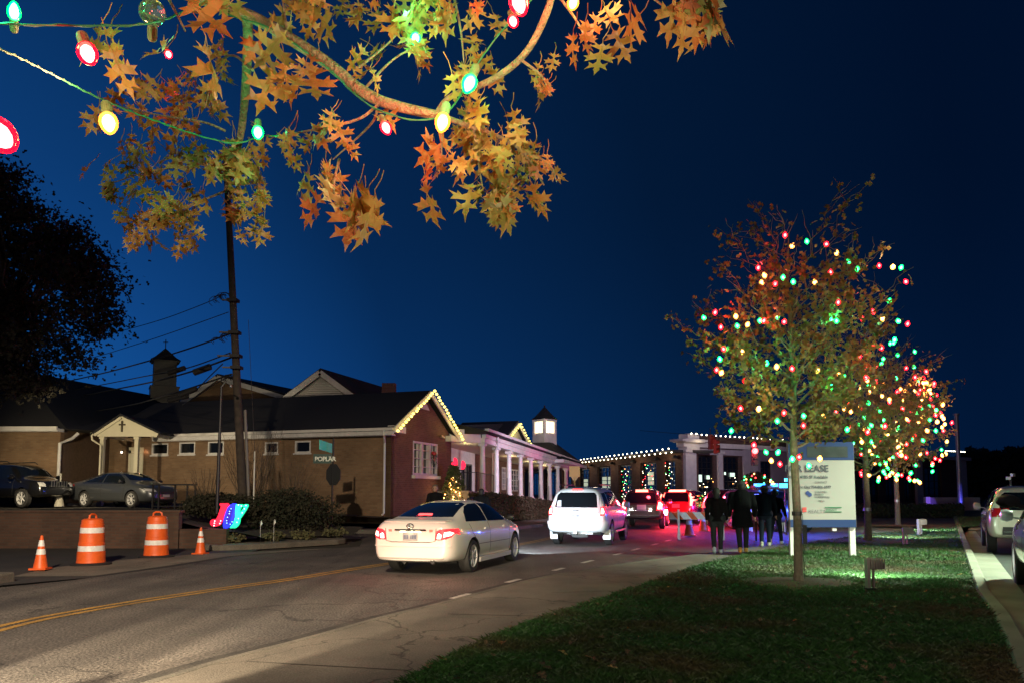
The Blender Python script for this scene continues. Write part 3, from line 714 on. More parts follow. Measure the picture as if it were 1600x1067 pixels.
# glowing red discs stand in for red reflections in the entrance glass
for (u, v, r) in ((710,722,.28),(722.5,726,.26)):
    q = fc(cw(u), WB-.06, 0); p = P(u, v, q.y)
    t = thing('red_reflection_disc', 'round glowing disc imitating a red reflection in the %s entrance window of the porch' % ('left' if u < 715 else 'right'), 'lamp', p, fc.ang-PI/2)
    mb = MB(); mb.lathe([(.02,-.02),(r,-.02),(r,.02),(.02,.02)], axis=fc.b, n=16); mb.build('reflection_face', emit('red_reflection_glow', (1,.02,.06), 1.3), t)
# main roof behind the porch, with small lit gable
mb = MB()
q = [fc(-.9,-.5,4.78), fc(19.6,-.5,3.95), fc(19.6,5.4,5.6), fc(-.9,5.4,6.25), fc(19.6,11,4.2), fc(-.9,11,4.6), fc(-.9,-.5,4.68), fc(19.6,-.5,3.85), fc(19.6,11,3.9), fc(-.9,11,4.3)]
mb.add(q, [[0,1,2,3],[3,2,4,5],[6,9,8,7],[0,6,7,1],[5,4,8,9],[0,3,5,9,6],[1,7,8,4,2]]); mb.build('roof', ROOF, cb, world=True)
G0, G1 = fc.at(787, 2.6), fc.at(819, 2.6); GM_ = (G0+G1)/2
zl, zr, zp = fc.zv(682, G0, 2.6), fc.zv(693, G1, 2.6), fc.zv(661, GM_, 2.6)
mb = MB(); mb.prism([fc(G0,2.6,zl-.8), fc(G1,2.6,zr-.8), fc(G1,2.6,zr), fc(GM_,2.6,zp), fc(G0,2.6,zl)], fc.b*.2); mb.build('small_gable', CREAM, cb, world=True)
mb = MB()
for a, z in ((G0-.3, zl-.1), (G1+.3, zr-.1)):
    mb.prism([fc(GM_,2.3,zp+.04), fc(a,2.3,z), fc(a,6.5,z), fc(GM_,6.5,zp+.04)], (0,0,.14))
mb.build('small_gable_roof', ROOF, cb, world=True)
mb = MB()
for a, z in ((G0-.3, zl-.1), (G1+.3, zr-.1)): mb.bar(fc(GM_,2.26,zp-.05), fc(a,2.26,z-.05), .06, .2)
mb.build('rake_board', WHITE, cb, world=True)
# longer roof left of the small gable
mb = MB(); r0, r1 = P(712,664,47), P(803,660.5,54.5); e0_, e1_ = fc(-1.5,2.4,4.9), fc(GM_,2.6,4.6)
mb.prism([e0_, e1_, r1, r0], fc.b*.5+V((0,0,-.2))); mb.build('ridge_roof', ROOF, cb, world=True)
pts = [fc(G0-.3,2.1,zl-.1).lerp(fc(GM_,2.1,zp), k/7) for k in range(7)]+[fc(GM_,2.1,zp).lerp(fc(G1+.3,2.1,zr-.1), k/8) for k in range(9)]
string('roof_lights', 'short run of yellow bulbs edging the small gable over the columned porch', pts, [E_YEL], .07, .13)
lamp('small_gable_glow', 'POINT', fc(GM_,1.7,zp-.5), 25, (1,.85,.3), .3)
mb = MB(); mb.tube([fc(1.2,-.42,bz(1)+3.1), fc(1.25,-.40,bz(1)+2.9), fc(1.8,-.1,bz(1)+2.5), fc(2.35,.28,bz(2)+2.3), fc(2.35,.3,bz(2)+.1)], .05, 8); mb.build('downspout', WHITE, cb, world=True)
# pavilion roof and lantern cupola at the far corner
mb = MB(); q = [fc(13.4,-.8,3.98), fc(20.2,-.8,3.72), fc(20.2,5.2,3.8), fc(13.4,5.2,4.0)]; tt = [fc(16.4,1.0,5.30), fc(18.4,1.0,5.30), fc(18.4,2.6,5.3), fc(16.4,2.6,5.3)]
mb.add(q+tt, [[3,2,1,0],[4,5,6,7],[0,1,5,4],[1,2,6,5],[2,3,7,6],[3,0,4,7]]); mb.build('pavilion_roof', ROOF, cb, world=True)
mb = MB(); mb.add([fc(a, b, z+(.0 if a < 15 else -.24)) for z in (3.70, 3.93) for b in (-.86, 5.3) for a in (13.3, 20.3)], [[0,2,3,1],[4,5,7,6],[0,1,5,4],[2,6,7,3],[0,4,6,2],[1,3,7,5]]); mb.build('pavilion_eave', WHITE, cb, world=True)
kp = P(851,694,57)
lc = thing('lantern_cupola', 'white cupola with brightly lit windows and dark flared roof at the end of the porch', 'cupola', (kp.x, kp.y, kp.z-.5), fc.ang-R(30)); lc.scale = (.9,.9,.96)
mb = MB(); mb.box((0,0,.55), (1.4,1.4,1.45)); mb.build('cupola_base', WHITE, lc)
mb = MB()
for a in (-1, 1):
    for b in (-1, 1): mb.box((a*.6,b*.6,1.78), (.2,.2,1.02))
mb.box((0,0,2.37), (1.42,1.42,.16))
for a in (-1, 1): mb.box((a*.60,0,1.33), (.06,1.0,.12)); mb.box((0,a*.60,1.33), (1.0,.06,.12)); mb.box((a*.62,0,1.8), (.04,.04,.95)); mb.box((0,a*.62,1.8), (.04,.04,.95))
mb.build('cupola_frame', WHITE, lc)
LITW = emit('lit_window', (1,.88,.55), 1.9)
for k in range(4):
    M = Matrix.Rotation(k*PI/2, 3, 'Z'); mb = MB(); mb.box(M@V((0,-.55,1.8)), (.98,.03,.9), M=M); mb.build('lit_pane', LITW, lc)
flare_roof(1.12, 1.0, 2.46, 0).build('cupola_roof', ROOF, lc)
mb = MB(); mb.ball((0,0,3.5), .08, 8); mb.build('finial', DARKM, lc)
lamp('cupola_light', 'POINT', (kp.x, kp.y-1.6, kp.z+1.6), 10, (1,.85,.55), .4)
# porch lighting: warm downlights and magenta wash on the fascia
for t in (1.0, 8.5, 12.5, 16.0): lamp('porch_light', 'POINT', fc(t, 1.3, bz(t)+2.35), 20 if t > 2 else 12, (1,.80,.48), .12)
lamp('magenta_wash', 'SPOT', fc(8.5,-3.2,1.6), 230, (1,.05,.42), .1, fc(8.5,0,4.6), 60, .6)
lamp('magenta_wash', 'SPOT', fc(17,-3.2,1.0), 90, (1,.05,.42), .1, fc(17,0,4.0), 70, .6)
lamp('lilac_wash', 'SPOT', (4.5,36,5.5), 1500, (.72,.62,1), .4, fc(6,0,2.8), 70, .8)
lamp('column_wash', 'SPOT', (5.5,34,3.2), 2600, (.95,.90,1), .4, fc(8,0,2.4), 60, .8)  # added spot without a fixture, brightens the column fronts
# porch railing posts with hand rail
prl = thing('porch_railing', 'thin black railing between the white columns of the porch', 'railing', fc(0,.1,bz(0)))
mb = MB()
for t in (-1.5, 1.0, 3.2, 5.3, 7.4, 9.6, 11.7): mb.tube([fc(t,-.25,bz(t)-.2), fc(t,-.25,bz(t)+1.0)], .022, 6)
mb.tube([fc(-3,.6,bz(-1)+.95), fc(-1.5,-.25,bz(-1)+1.0), fc(1.0,-.25,bz(1)+1.0)], .02, 6)
for k in range(14): mb.tube([fc(-1.5+k*.18,-.25,bz(0)), fc(-1.5+k*.18,-.25,bz(0)+1)], .008, 4)
mb.build('rail', DARKM, prl, world=True)
# ---------- long brick hall far behind ----------
fb = Fr((14.6, 66), (-.25, .968), (.968, .25))
BR_F = brick('hall_brick', (.16,.075,.05), (.11,.05,.035), (.13,.09,.07), fb.ang, 1.6)
hb = thing('long_brick_hall', 'long dark brick hall with tall windows under a zigzag row of white roof lights', 'building', (11,80,0))
piers = [(1063,1055.5),(1037,1025),(1000,986.5),(966,953.5),(933,921),(904,893),(878,868),(850,842),(828,815)]
L_ = fb.at(812)
ops = []
for (a, b_) in zip(piers, piers[1:]):
    w0, w1 = fb.at(a[1]), fb.at(b_[0]); ops.append((w0, w1, 1.3, 4.5))
mb = MB(); wall_open(mb, fb, 0, L_, -.2, 5.1, ops, .5); mb.build('wall', BR_F, hb, world=True)
for i, o_ in enumerate(ops): window(fb, *o_, hb, b=.2, nx=4, nz=6, frame=DARKM, fw=.14, mun=.05)
mb = MB(); fb.box(mb, -.2, L_+1, -.9, 3, 5.1, 5.32); mb.build('roof', mat('hall_roof', (.03,.028,.027), .8), hb, world=True)
for (a, b_) in piers:
    t = (fb.at(a)+fb.at(b_))/2; mb = MB(); mb.lathe([(.30,-.12),(.22,.05),(.08,.16)], fb(t,-.25,4.75), 10); mb.build('eave_lamp', DARKM, hb, world=True)
pts = []; NZ = 96
for k in range(NZ):
    t = (k/NZ)**1.0*(L_+.5); pts.append(fb(t, -.95, 5.50 if k % 2 else 5.16))
string('roof_lights', 'zigzag row of white bulbs along the eave of the long brick hall', pts, [E_WHT], .068, .12, cord=True)
for k in range(5): lamp('eave_glow', 'POINT', fb(2+k*7,-1.6,4.9), 60, (1,.75,.45), .3)
LITP = emit('lit_pane_dim', (.75,.85,.62), .45)
for i, (u, v) in enumerate(((896,757),(912,756),(941,753),(950,753),(1013,747),(1058,745))):
    t = fb.at(u); z = P(u, v, fb(t,0,0).y).z
    w_ = thing('lit_inner_window', ('faint lit panes low in the hall window, number %d counting from the porch columns' % (i+1)), 'window', fb(t,.24,z), fb.ang)
    mb = MB()
    for a in range(3):
        for c in range(3): mb.box(((a-1)*.42,0,(c-1)*.42), (.36,.04,.36))
    mb.build('lit_pane', LITP, w_)
rr = random.Random(9)  # bulbs below stand in for string light reflections in the hall glass
for i, (u0, u1, v0, v1, n) in enumerate(((972,984,732,790,34),(1004,1022,724,768,24),(1040,1053,722,765,20),(973,986,770,800,12))):
    pts = []
    for k in range(n):
        u, v = rr.uniform(u0, u1), lerp(v0, v1, k/n)+rr.uniform(-2,2); t = fb.at(u); pts.append(fb(t, -.08, P(u, v, fb(t,0,0).y).z))
    nm = ['in the third hall window from the white pilaster', 'in the second hall window from the white pilaster', 'in the hall window next to the white pilaster', 'low in the hall window above the dark minivan'][i]
    string('window_glint_bulbs', 'small coloured bulbs imitating reflections '+nm, pts, [E_WHT, E_RED, E_WARM, E_WHT, E_GREEN], .032, .06, cord=False, seq=[rr.randrange(5) for _ in pts])
# ---------- white pilastered station ----------
fs_ = Fr((14.6, 66), (.83, .56), (-.56, .83))
BR_S = brick('station_brick', (.15,.075,.055), (.10,.052,.04), (.12,.09,.08), fs_.ang, 1.6)
sb = thing('white_trimmed_hall', 'brick hall with white pilasters, cornice and parapet lights behind the traffic signal', 'building', (22,71,0))
U = lambda u: fs_.at(u)
ops = [(U(1091), U(1115), 1.0, 4.9), (U(1131), U(1155), 1.0, 4.9)]
mb = MB(); wall_open(mb, fs_, .5, U(1162), -.2, 5.6, ops, .5); mb.build('wall', BR_S, sb, world=True)
for o_ in ops: window(fs_, *o_, sb, b=.15, nx=3, nz=7, frame=DARKM, fw=.12, mun=.05)
PINKW = mat('pale_stucco', (.50,.46,.47), .7, var=.2, scale=2)
mb = MB(); fs_.box(mb, U(1160), U(1182), -.15, .5, -.2, 5.6); mb.build('corner_panel', PINKW, sb, world=True)
ops = [(U(1188), U(1205), 2.5, 4.6)]
mb = MB(); wall_open(mb, fs_, U(1182), U(1245), -.2, 5.6, ops, .5); mb.build('stucco_wall', mat('mauve_stucco', (.32,.27,.30), .8, var=.25, scale=1.5), sb, world=True)
window(fs_, *ops[0], sb, b=.1, nx=2, nz=3, frame=DARKM, fw=.1, mun=.05)
for (u0, u1, pr_) in ((1067,1083.5,-.35),(1120,1127,-.2)):
    mb = MB(); fs_.box(mb, U(u0), U(u1), pr_, 0, -.2, 5.35); fs_.box(mb, U(u0)-.15, U(u1)+.15, pr_-.15, .0, 5.1, 5.34); mb.build('pilaster', WHITE, sb, world=True)
mb = MB()
fs_.box(mb, -.1, U(1245), -.35, .5, 5.6, 6.02); fs_.box(mb, U(1066)-.5, U(1090), -.9, .5, 5.95, 6.25); fs_.box(mb, .1, 1.7, -.5, .5, 5.33, 5.6); fs_.box(mb, .2, 1.6, -.55, .5, 6.25, 6.7)
fs_.box(mb, -.9, 2.3, -1.0, .5, 6.02, 6.2)
mb.build('cornice', WHITE, sb, world=True)
mb = MB(); fs_.box(mb, 1.65, U(1245), -.25, .5, 6.03, 6.6); mb.build('parapet', mat('dark_brick', (.07,.04,.035), .9, var=.3, scale=3), sb, world=True)
mb = MB(); fs_.box(mb, U(1090), U(1160), -.18, 0, 5.0, 5.5); mb.build('lintel', PINKW, sb, world=True)
pts = [fs_(t, -.6, 6.78 if t < 1.7 else 6.72) for t in [k*.62 for k in range(1, 22)]]
string('roof_lights', 'level row of white bulbs along the parapet above the white cornice', pts, [E_WHT], .068, .12)
lamp('parapet_glow', 'POINT', fs_(1,-1.5,5.9), 18, (1,.8,.5), .3)
lamp('station_wash', 'SPOT', (19,52,8), 2600, (.85,.70,.95), .5, fs_(5,0,3), 60, .8)
for i, (u0, u1, v0, v1) in enumerate(((1092,1099,741,752),(1104,1111,742,748),(1132,1136,737,741),(1140,1151,738,744))):
    t = (U(u0)+U(u1))/2; Yq = fs_(t,0,0).y; a = P(u0, v1, Yq); b_ = P(u1, v0, Yq)
    w_ = thing('lit_inner_window', ('pale green lit pane in the left tall window beside the white pilaster','second lit pane in the left tall window beside the white pilaster','small white lit pane high in the right tall window','row of white lit panes in the right tall window')[i], 'window', fs_(t,.12,(a.z+b_.z)/2), fs_.ang)
    mb = MB(); n = 2 if i != 3 else 4; wd = (b_.x-a.x)/n
    for k in range(n): mb.box(((k-(n-1)/2)*wd,0,0), (wd*.8,.04,b_.z-a.z))
    mb.build('lit_pane', emit('lit_pane_cool', (.75,1,.82), .9 if i != 2 else 1.2), w_)
pts = []
for k in range(30):
    u, v = rr.choice((rr.uniform(1092,1113), rr.uniform(1132,1154))), rr.uniform(745,790); t = U(u); pts.append(fs_(t,-.05,P(u, v, fs_(t,0,0).y).z))
string('window_glint_bulbs', 'scattered tiny lights glinting in the tall windows between the white pilasters', pts, [E_WHT, E_WHT, E_WARM], .035, .06, cord=False)
# right hand part, darker
rb = thing('dark_brick_hall', 'dark brick hall with pale piers seen behind the lit trees', 'building', (42,86,0))
BR_D = brick('dark_hall_brick', (.12,.065,.05), (.09,.045,.035), (.08,.06,.05), fs_.ang, 1.6)
ops = [(U(a), U(b_), .6, 4.6) for a, b_ in ((1262,1290),(1345,1372),(1383,1402),(1412,1428),(1444,1470))]
mb = MB(); wall_open(mb, fs_, U(1245)+.02, U(1506), -.2, 5.9, ops, .5); mb.build('wall', BR_D, rb, world=True)
for o_ in ops: window(fs_, *o_, rb, b=.15, nx=3, nz=5, frame=DARKM, fw=.15, mun=.05)
for u0, u1 in ((1246,1256),(1428,1437),(1497,1506)):
    mb = MB(); fs_.box(mb, U(u0), U(u1), -.3, 0, -.2, 5.5); mb.build('pier', PINKW, rb, world=True)
mb = MB(); fs_.box(mb, U(1245)+.02, U(1510), -.6, .5, 5.52, 5.9); mb.build('cornice', PINKW, rb, world=True)
pts = [P(u, 703+(u-1480)*.06, fs_(U(u),0,0).y-.8) for u in (1478,1481,1484,1487,1490,1493,1502,1504.5,1507)]
string('roof_lights', 'short row of white bulbs on the roof corner behind the light pole', pts, [E_WHT], .09, .13)
lwt = thing('low_white_wall', 'low white wall with one violet lit edge in front of the dark hall', 'wall', P(1488,792,62))
a, b_ = P(1452,791,62), P(1530,790,62)
mb = MB(); mb.box(((a.x+b_.x)/2,62,.55+.2), (b_.x-a.x,.3,1.05)); mb.build('wall', mat('pale_wall', (.30,.29,.32), .8, var=.2, scale=1), lwt, world=True)
mb = MB(); mb.box((a.x-.18,61.95,.76), (.36,.34,1.1)); mb.build('end_post', mat('white_post', (.7,.68,.7), .6), lwt, world=True)
lamp('violet_lamp', 'SPOT', (a.x-.3,59.8,1.2), 110, (.25,.12,1), .1, (a.x-.1,61.9,.8), 34, .4)
# light pole
pb_ = P(1500,775,60)
lp = thing('light_pole', 'tall grey light pole behind the lit trees, its foot glowing violet blue', 'light pole', (pb_.x,60,.2))
mb = MB(); mb.lathe([(.2,0),(.18,1.5),(.15,7.6)], n=14); mb.build('pole', GALV, lp, smooth=True)
mb = MB(); mb.lathe([(.24,7.5),(.24,7.62)], n=14); mb.build('cap', GALV, lp)
lamp('pole_blue', 'SPOT', (pb_.x-.1,58.6,.5), 260, (.10,.10,1), .1, (pb_.x,60,1.5), 45, .4)
# ---------- brick retaining walls ----------
BR_W = brick('retaining_brick', (.11,.055,.035), (.075,.038,.026), (.08,.06,.045), 0)
rw = thing('retaining_wall', 'long low dark brick retaining wall behind the orange barrels', 'wall', (-20,22.6,0))
mb = MB(); mb.box((-25.5,22.6,.5), (31.6,.24,1.08)); mb.build('wall', BR_W, rw, world=True)
mb = MB(); mb.box((-25.5,22.6,1.075), (31.7,.32,.07)); mb.build('coping', BR_W, rw, world=True)
rw2 = thing('retaining_wall', 'short lower brick wall end under the lit JOY letters', 'wall', (-9,22.6,0))
mb = MB(); mb.box((-8.99,22.62,.26), (1.36,.24,.6)); mb.build('wall', BR_W, rw2, world=True)
# treeline far right
tl = thing('distant_trees', 'dark wooded skyline behind the parked white cars', 'trees', (110,120,0)); tl['kind'] = 'stuff'
mb = MB(); rt = random.Random(21)
for k in range(5200):
    u = rt.uniform(1500,1720); top = 706+4*math.sin(u*.09)+3*math.sin(u*.31)-(u-1560)*.02+3*noise.noise(V((u*.2,0,0)))
    v = top+abs(rt.gauss(0,1))*30 if rt.random() < .8 else rt.uniform(top,775)
    p = P(u, v, rt.uniform(112,126)); 
    d = V((rt.gauss(0,1), rt.gauss(0,1), rt.gauss(0,1))).normalized()*.9; s = d.orthogonal().normalized()*.6
    mb.add([p-d, p+s, p+d, p-s], [[0,1,2,3]])
mb.build('foliage', mat('far_leaves', (.02,.025,.015), .95), tl, world=True)
# ================= trees =================
def leafmat(name, stops, rough=.6, trans=.35, scale=3.0):
    m, nt, b = newmat(name); g = node(nt, 'ShaderNodeNewGeometry')
    n = node(nt, 'ShaderNodeTexNoise'); n.inputs['Scale'].default_value = scale; n.inputs['Detail'].default_value = 3; nt.links.new(g.outputs['Position'], n.inputs['Vector'])
    r = node(nt, 'ShaderNodeValToRGB'); nt.links.new(n.outputs['Fac'], r.inputs[0])
    e = r.color_ramp.elements; e[0].position = .3; e[0].color = (*stops[0], 1); e[1].position = .7; e[1].color = (*stops[-1], 1)
    for i, s in enumerate(stops[1:-1]): x = e.new(.3+.4*(i+1)/(len(stops)-1)); x.color = (*s, 1)
    nt.links.new(r.outputs['Color'], b.inputs['Base Color']); b.inputs['Roughness'].default_value = rough
    tr = node(nt, 'ShaderNodeBsdfTranslucent'); nt.links.new(r.outputs['Color'], tr.inputs['Color'])
    mx = node(nt, 'ShaderNodeMixShader'); mx.inputs[0].default_value = trans
    nt.links.new(b.outputs[0], mx.inputs[1]); nt.links.new(tr.outputs[0], mx.inputs[2])
    nt.links.new(mx.outputs[0], nt.nodes['Material Output'].inputs['Surface'])
    return m
LEAF_N = leafmat('oak_leaf', ((.16,.055,.012), (.31,.15,.032), (.38,.235,.07), (.22,.19,.05)), .45, .30, 11)
LEAF_T = leafmat('street_oak_leaf', ((.16,.045,.018), (.16,.095,.026), (.09,.105,.022), (.19,.075,.022)), .6, .3, 2.2)
LEAF_D = leafmat('dark_tree_leaf', ((.022,.016,.009), (.017,.018,.009)), .8, .2, 1)
# pin oak leaf outline (x across, y along; unit length)
LOBES = [(0,0),(.02,.12),(.10,.17),(.25,.09),(.21,.17),(.38,.19),(.20,.25),(.055,.30),(.055,.37),(.20,.43),(.33,.34),(.32,.46),(.52,.49),(.38,.55),(.45,.65),(.24,.60),(.065,.56),(.06,.64),(.16,.71),(.30,.65),(.26,.76),(.35,.89),(.18,.82),(.075,.80),(.10,.88),(.05,.93),(.0,1.06)]
OUT = LOBES+[(-x*.93, y*.98+.015) for x, y in LOBES[1:-1]][::-1]
from mathutils.geometry import delaunay_2d_cdt
def oak_leaf_tris():
    inner = [V((0, y)) for y in (.2,.4,.6,.8)]
    pts = [V(p) for p in OUT]+inner; n = len(OUT)
    r = delaunay_2d_cdt(pts, [(i, (i+1) % n) for i in range(n)], [list(range(n))], 1, 1e-5)
    return [(p.x, p.y) for p in r[0]], [list(f) for f in r[2]]
LP, LF = oak_leaf_tris()
def add_leaf(mb, pos, d, nrm, L, rg, curl=None):
    d = V(d).normalized(); s = d.cross(V(nrm))
    s = s.normalized() if s.length > 1e-4 else d.orthogonal().normalized(); n = s.cross(d)
    c1 = rg.uniform(-.8,1.3) if curl is None else curl; c2 = rg.uniform(-.2,.8); tw = rg.uniform(-1.0,1.0); wx = rg.uniform(.58,1.0)
    vs = []
    for x, y in LP:
        z = -c1*y*y*.45+c2*x*x*1.2+.035*math.sin(9*y+7*x)+tw*x*y*.5
        vs.append(pos+(s*(x*wx)+d*(y*(1-.1*abs(c1)))+n*z)*L)
    # petiole
    mb.add(vs, LF)
def branch_path(p0, p1, rg, n=7, wob=.08, sag=0):
    pts = []; L = (V(p1)-V(p0)).length
    for i in range(n+1):
        t = i/n; p = V(p0).lerp(V(p1), t); k = math.sin(PI*t)*wob*L
        pts.append(p+V((rg.gauss(0,.35)*k, rg.gauss(0,.35)*k, rg.gauss(0,.35)*k-sag*L*t*(1-t)*-4)))
    return pts
def small_leaf(mb, p, rg, L):
    d = V((rg.gauss(0,1), rg.gauss(0,1), rg.gauss(-.6,.8))).normalized(); s = d.orthogonal().normalized(); s = Matrix.Rotation(rg.uniform(0,6.28), 3, d)@s
    n = d.cross(s)
    mb.add([p, p+d*L*.3+s*L*.30, p+d*L*.38+s*L*.10, p+d*L*.72+s*L*.33, p+d*L+n*L*.15, p+d*L*.7-s*L*.33, p+d*L*.4-s*L*.09, p+d*L*.3-s*L*.32], [[0,1,2,6,7],[2,3,4,5,6]])
def street_tree(name, label, base, zc, zt, rx, ry, seed, nlimb, dens, tr=.075, leaf=.12, fuzz=1.0, topbare=.55):
    rg = random.Random(seed); root = thing(name, label, 'tree', base, 0)
    b = V(base); H = zt-b.z
    trunk = [b+V((0,0,0)), b+V((0,0,.15)), b+V((.01,.0,1)), b+V((-.02,0,zc-b.z)), b+V((.03,.02,lerp(zc-b.z,H,.35))), b+V((-.05,0,lerp(zc-b.z,H,.7))), b+V((.0,0,H*.97))]
    mb = MB(); mb.tube(trunk, [tr*1.35, tr*1.08, tr, tr*.9, tr*.6, tr*.32, .01], 12); mb.build('trunk', BARK, root, world=True, smooth=True)
    mb = MB(); lf = MB(); tips = []
    c = (zc+zt)/2; hz = (zt-zc)/2
    for k in range(nlimb):
        t = (k+.5)/nlimb; a = k*2.399+rg.uniform(-.3,.3); z0 = lerp(zc-.1, zc+(zt-zc)*.62, t)
        prof = math.sin(PI*min(1, .22+t*.72))**.7
        q = V((b.x+math.cos(a)*rx*prof*rg.uniform(.7,1.12), b.y+math.sin(a)*ry*prof*rg.uniform(.7,1.1), z0+(.35+.9*t)*rg.uniform(.7,1.3)*(zt-zc)*.33))
        p0 = V((b.x, b.y, z0)); path = branch_path(p0, q, rg, 8, .10)
        r0 = lerp(.030,.012, t); mb.tube(path, [lerp(r0, .004, i/8) for i in range(9)], 5, cap=False)
        for j in range(2, 9):
            for s in range(2 if j < 8 else 3):
                base_ = path[j]; up = rg.uniform(.2,1.1)
                d = V((math.cos(a+rg.gauss(0,.9)), math.sin(a+rg.gauss(0,.9)), up)).normalized()
                L = rg.uniform(.35,.95)*(rx*.38)
                tw = branch_path(base_, base_+d*L, rg, 4, .12); mb.tube(tw, [.007,.006,.005,.004,.003], 4, cap=False)
                tips.append(tw)
    # long bare shoots at the edge
    for k in range(int(20*fuzz)):
        a = rg.uniform(0, 2*PI); t = rg.random(); p0 = V((b.x+math.cos(a)*rx*.5*(1-t*.4), b.y+math.sin(a)*ry*.5*(1-t*.4), lerp(zc+.5*hz, zc+1.25*hz, t)))
        d = V((math.cos(a)*rg.uniform(.2,.9), math.sin(a)*.6, rg.uniform(.6,1.4))).normalized(); L = rg.uniform(.7,1.3)*rx*.42
        tw = branch_path(p0, p0+d*L, rg, 5, .06); mb.tube(tw, [.010,.008,.006,.005,.004,.002], 4, cap=False)
        tips.append(tw[3:])
        if rg.random() < .75:
            for _ in range(int(22*dens)):
                small_leaf(lf, tw[-1]+V((rg.gauss(0,.09), rg.gauss(0,.09), rg.gauss(-.02,.11))), rg, leaf*rg.uniform(.6,1.1))
    mb.build('branches', BARK, root, world=True)
    for tw in tips:
        hfrac = (tw[-1].z-zc)/(zt-zc)
        if rg.random() < max(0, hfrac-.35)*topbare*1.6: continue
        cl = noise.noise(tw[-1]*1.3+V((seed,0,0)))
        n = int(dens*max(2, 11+16*cl))
        for _ in range(n):
            p = tw[rg.randrange(len(tw))]+V((rg.gauss(0,.07), rg.gauss(0,.07), rg.gauss(-.03,.08)))
            small_leaf(lf, p, rg, leaf*rg.uniform(.6,1.15))
    lf.build('crown', LEAF_T, root, world=True)
    return root, tips
T1 = G(1248,908,LZ); T2 = G(1357,845,LZ); T3 = G(1403,820,LZ)
t1, tips1 = street_tree('oak_tree', 'nearest small oak with grey trunk and black strap, standing before the lease sign', T1, 2.45, 6.35, 1.68, 1.6, 4, 36, .85, .070, .125)
t2, tips2 = street_tree('oak_tree', 'second small oak with a pale banded trunk just right of the lease sign', T2, 2.2, 6.7, 2.4, 2.4, 8, 34, .7, .10, .15)
t3, tips3 = street_tree('oak_tree', 'farthest small oak, its low crown densest with coloured bulbs', T3, 3.1, 7.6, 2.3, 2.3, 15, 34, .8, .11, .17)
mb = MB(); mb.lathe([(.082,1.12),(.084,1.19)], n=14); mb.build('strap', DARKM, t1)
mb = MB(); mb.tube([(.085,-.03,1.15), (.09,-.04,.7), (.085,-.03,.4), (.10,-.02,.05)], .006, 5); mb.box((.12,-.02,.80), (.06,.05,.32)); mb.build('cable_and_adapter', BLACKP, t1)
for tt_, zz in ((t2, .95), (t3, 1.1)):
    mb = MB(); mb.lathe([(.118,zz),(.12,zz+.1)], n=14); mb.build('strap', GALV, tt_)
# bulbs on tree 1 at the spots seen, tree 2/3 scattered along twigs
C_ = {'r':0, 'g':1, 'w':2}
BM = [E_RED, E_GREEN, E_WARM]
def tree_string(label, pts, cols, size, grp=None):
    return string('christmas_lights', label, pts, BM, size, size*2.3, cord=False, seq=cols, grp=grp)
b1 = [(1227,363,'r'),(1240,380,'w'),(1260,373,'g'),(1292,378,'r'),(1308,391,'w'),(1325,404,'g'),(1298,421,'r'),(1340,416,'g'),(1373,411,'r'),(1396,414,'w'),(1410,414,'g'),(1413,437,'r'),(1184,415,'r'),(1193,426,'w'),(1189,437,'w'),(1211,440,'r'),(1224,429,'g'),(1239,436,'g'),(1272,437,'w'),(1391,466,'g'),(1098,493,'g'),(1118,484,'r'),(1149,490,'w'),(1151,505,'g'),(1126,507,'r'),(1170,503,'w'),(1187,497,'g'),(1195,497,'r'),(1214,491,'g'),(1226,499,'r'),(1298,497,'g'),(1307,497,'g'),(1347,494,'r'),(1363,483,'r'),(1379,494,'w'),(1402,498,'g'),(1419,502,'r'),(1129,541,'r'),(1160,545,'w'),(1123,557,'g'),(1120,573,'r'),(1129,578,'w'),(1198,563,'g'),(1213,568,'w'),(1237,571,'r'),(1279,574,'w'),(1376,539,'r'),(1342,552,'r'),(1397,527,'g'),(1157,633,'r'),(1143,668,'g'),(1186,634,'w'),(1215,653,'g'),(1255,660,'r'),(1255,645,'g'),(1324,666,'g'),(1357,670,'r'),(1352,586,'r'),(1179,690,'r'),(1195,702,'g'),(1217,702,'g'),(1205,715,'w'),(1219,720,'r'),(1237,712,'g'),(1249,709,'r'),(1282,711,'w'),(1263,722,'g'),(1384,661,'r'),(1286,646,'w'),(1226,640,'r'),(1310,468,'r'),(1165,590,'r'),(1300,600,'g')]
rl = random.Random(77); pts = []; cols = []; rgl = []
for u, v, c in b1:
    rad = abs(u-1250)/180; Yd = T1.y-rl.uniform(.1,1)*1.5*max(.2, 1-rad)
    pts.append(P(u, v, Yd)); cols.append(C_[c])
tree_string('coloured bulbs strung through the crown of the nearest small oak', pts, cols, .044)
for i in range(0, len(pts), 3):
    c = ((1,.05,.05),(.05,1,.3),(1,.65,.3))[cols[i]]
    if abs(pts[i].x-T1.x) > .45: lamp('bulb_glow', 'POINT', pts[i]+V((0,-.05,0)), (14,22,22)[cols[i]], c, .04)
def scatter(T, u0, u1, v0, v1, n, seed, dep, edge=None):
    rg = random.Random(seed); pts = []; cols = []
    while len(pts) < n:
        x, y = rg.uniform(-1,1), rg.uniform(-1,1)
        if x*x+abs(y)**2.4 > 1: continue
        u = (u0+u1)/2+x*(u1-u0)/2; v = (v0+v1)/2+y*(v1-v0)/2
        pts.append(P(u, v, T.y+rg.uniform(-1,1)*dep)); cols.append(rg.choice((0,0,1,1,2,2,2)))
    return pts, cols
pts, cols = scatter(T2, 1300, 1468, 530, 752, 84, 5, 1.8)
tree_string('coloured bulbs strung through the crown of the second small oak', pts, cols, .066)
for i in range(0, 84, 7): lamp('bulb_glow', 'POINT', pts[i], (14,24,34)[cols[i]], ((1,.05,.05),(.05,1,.3),(1,.65,.3))[cols[i]], .06)
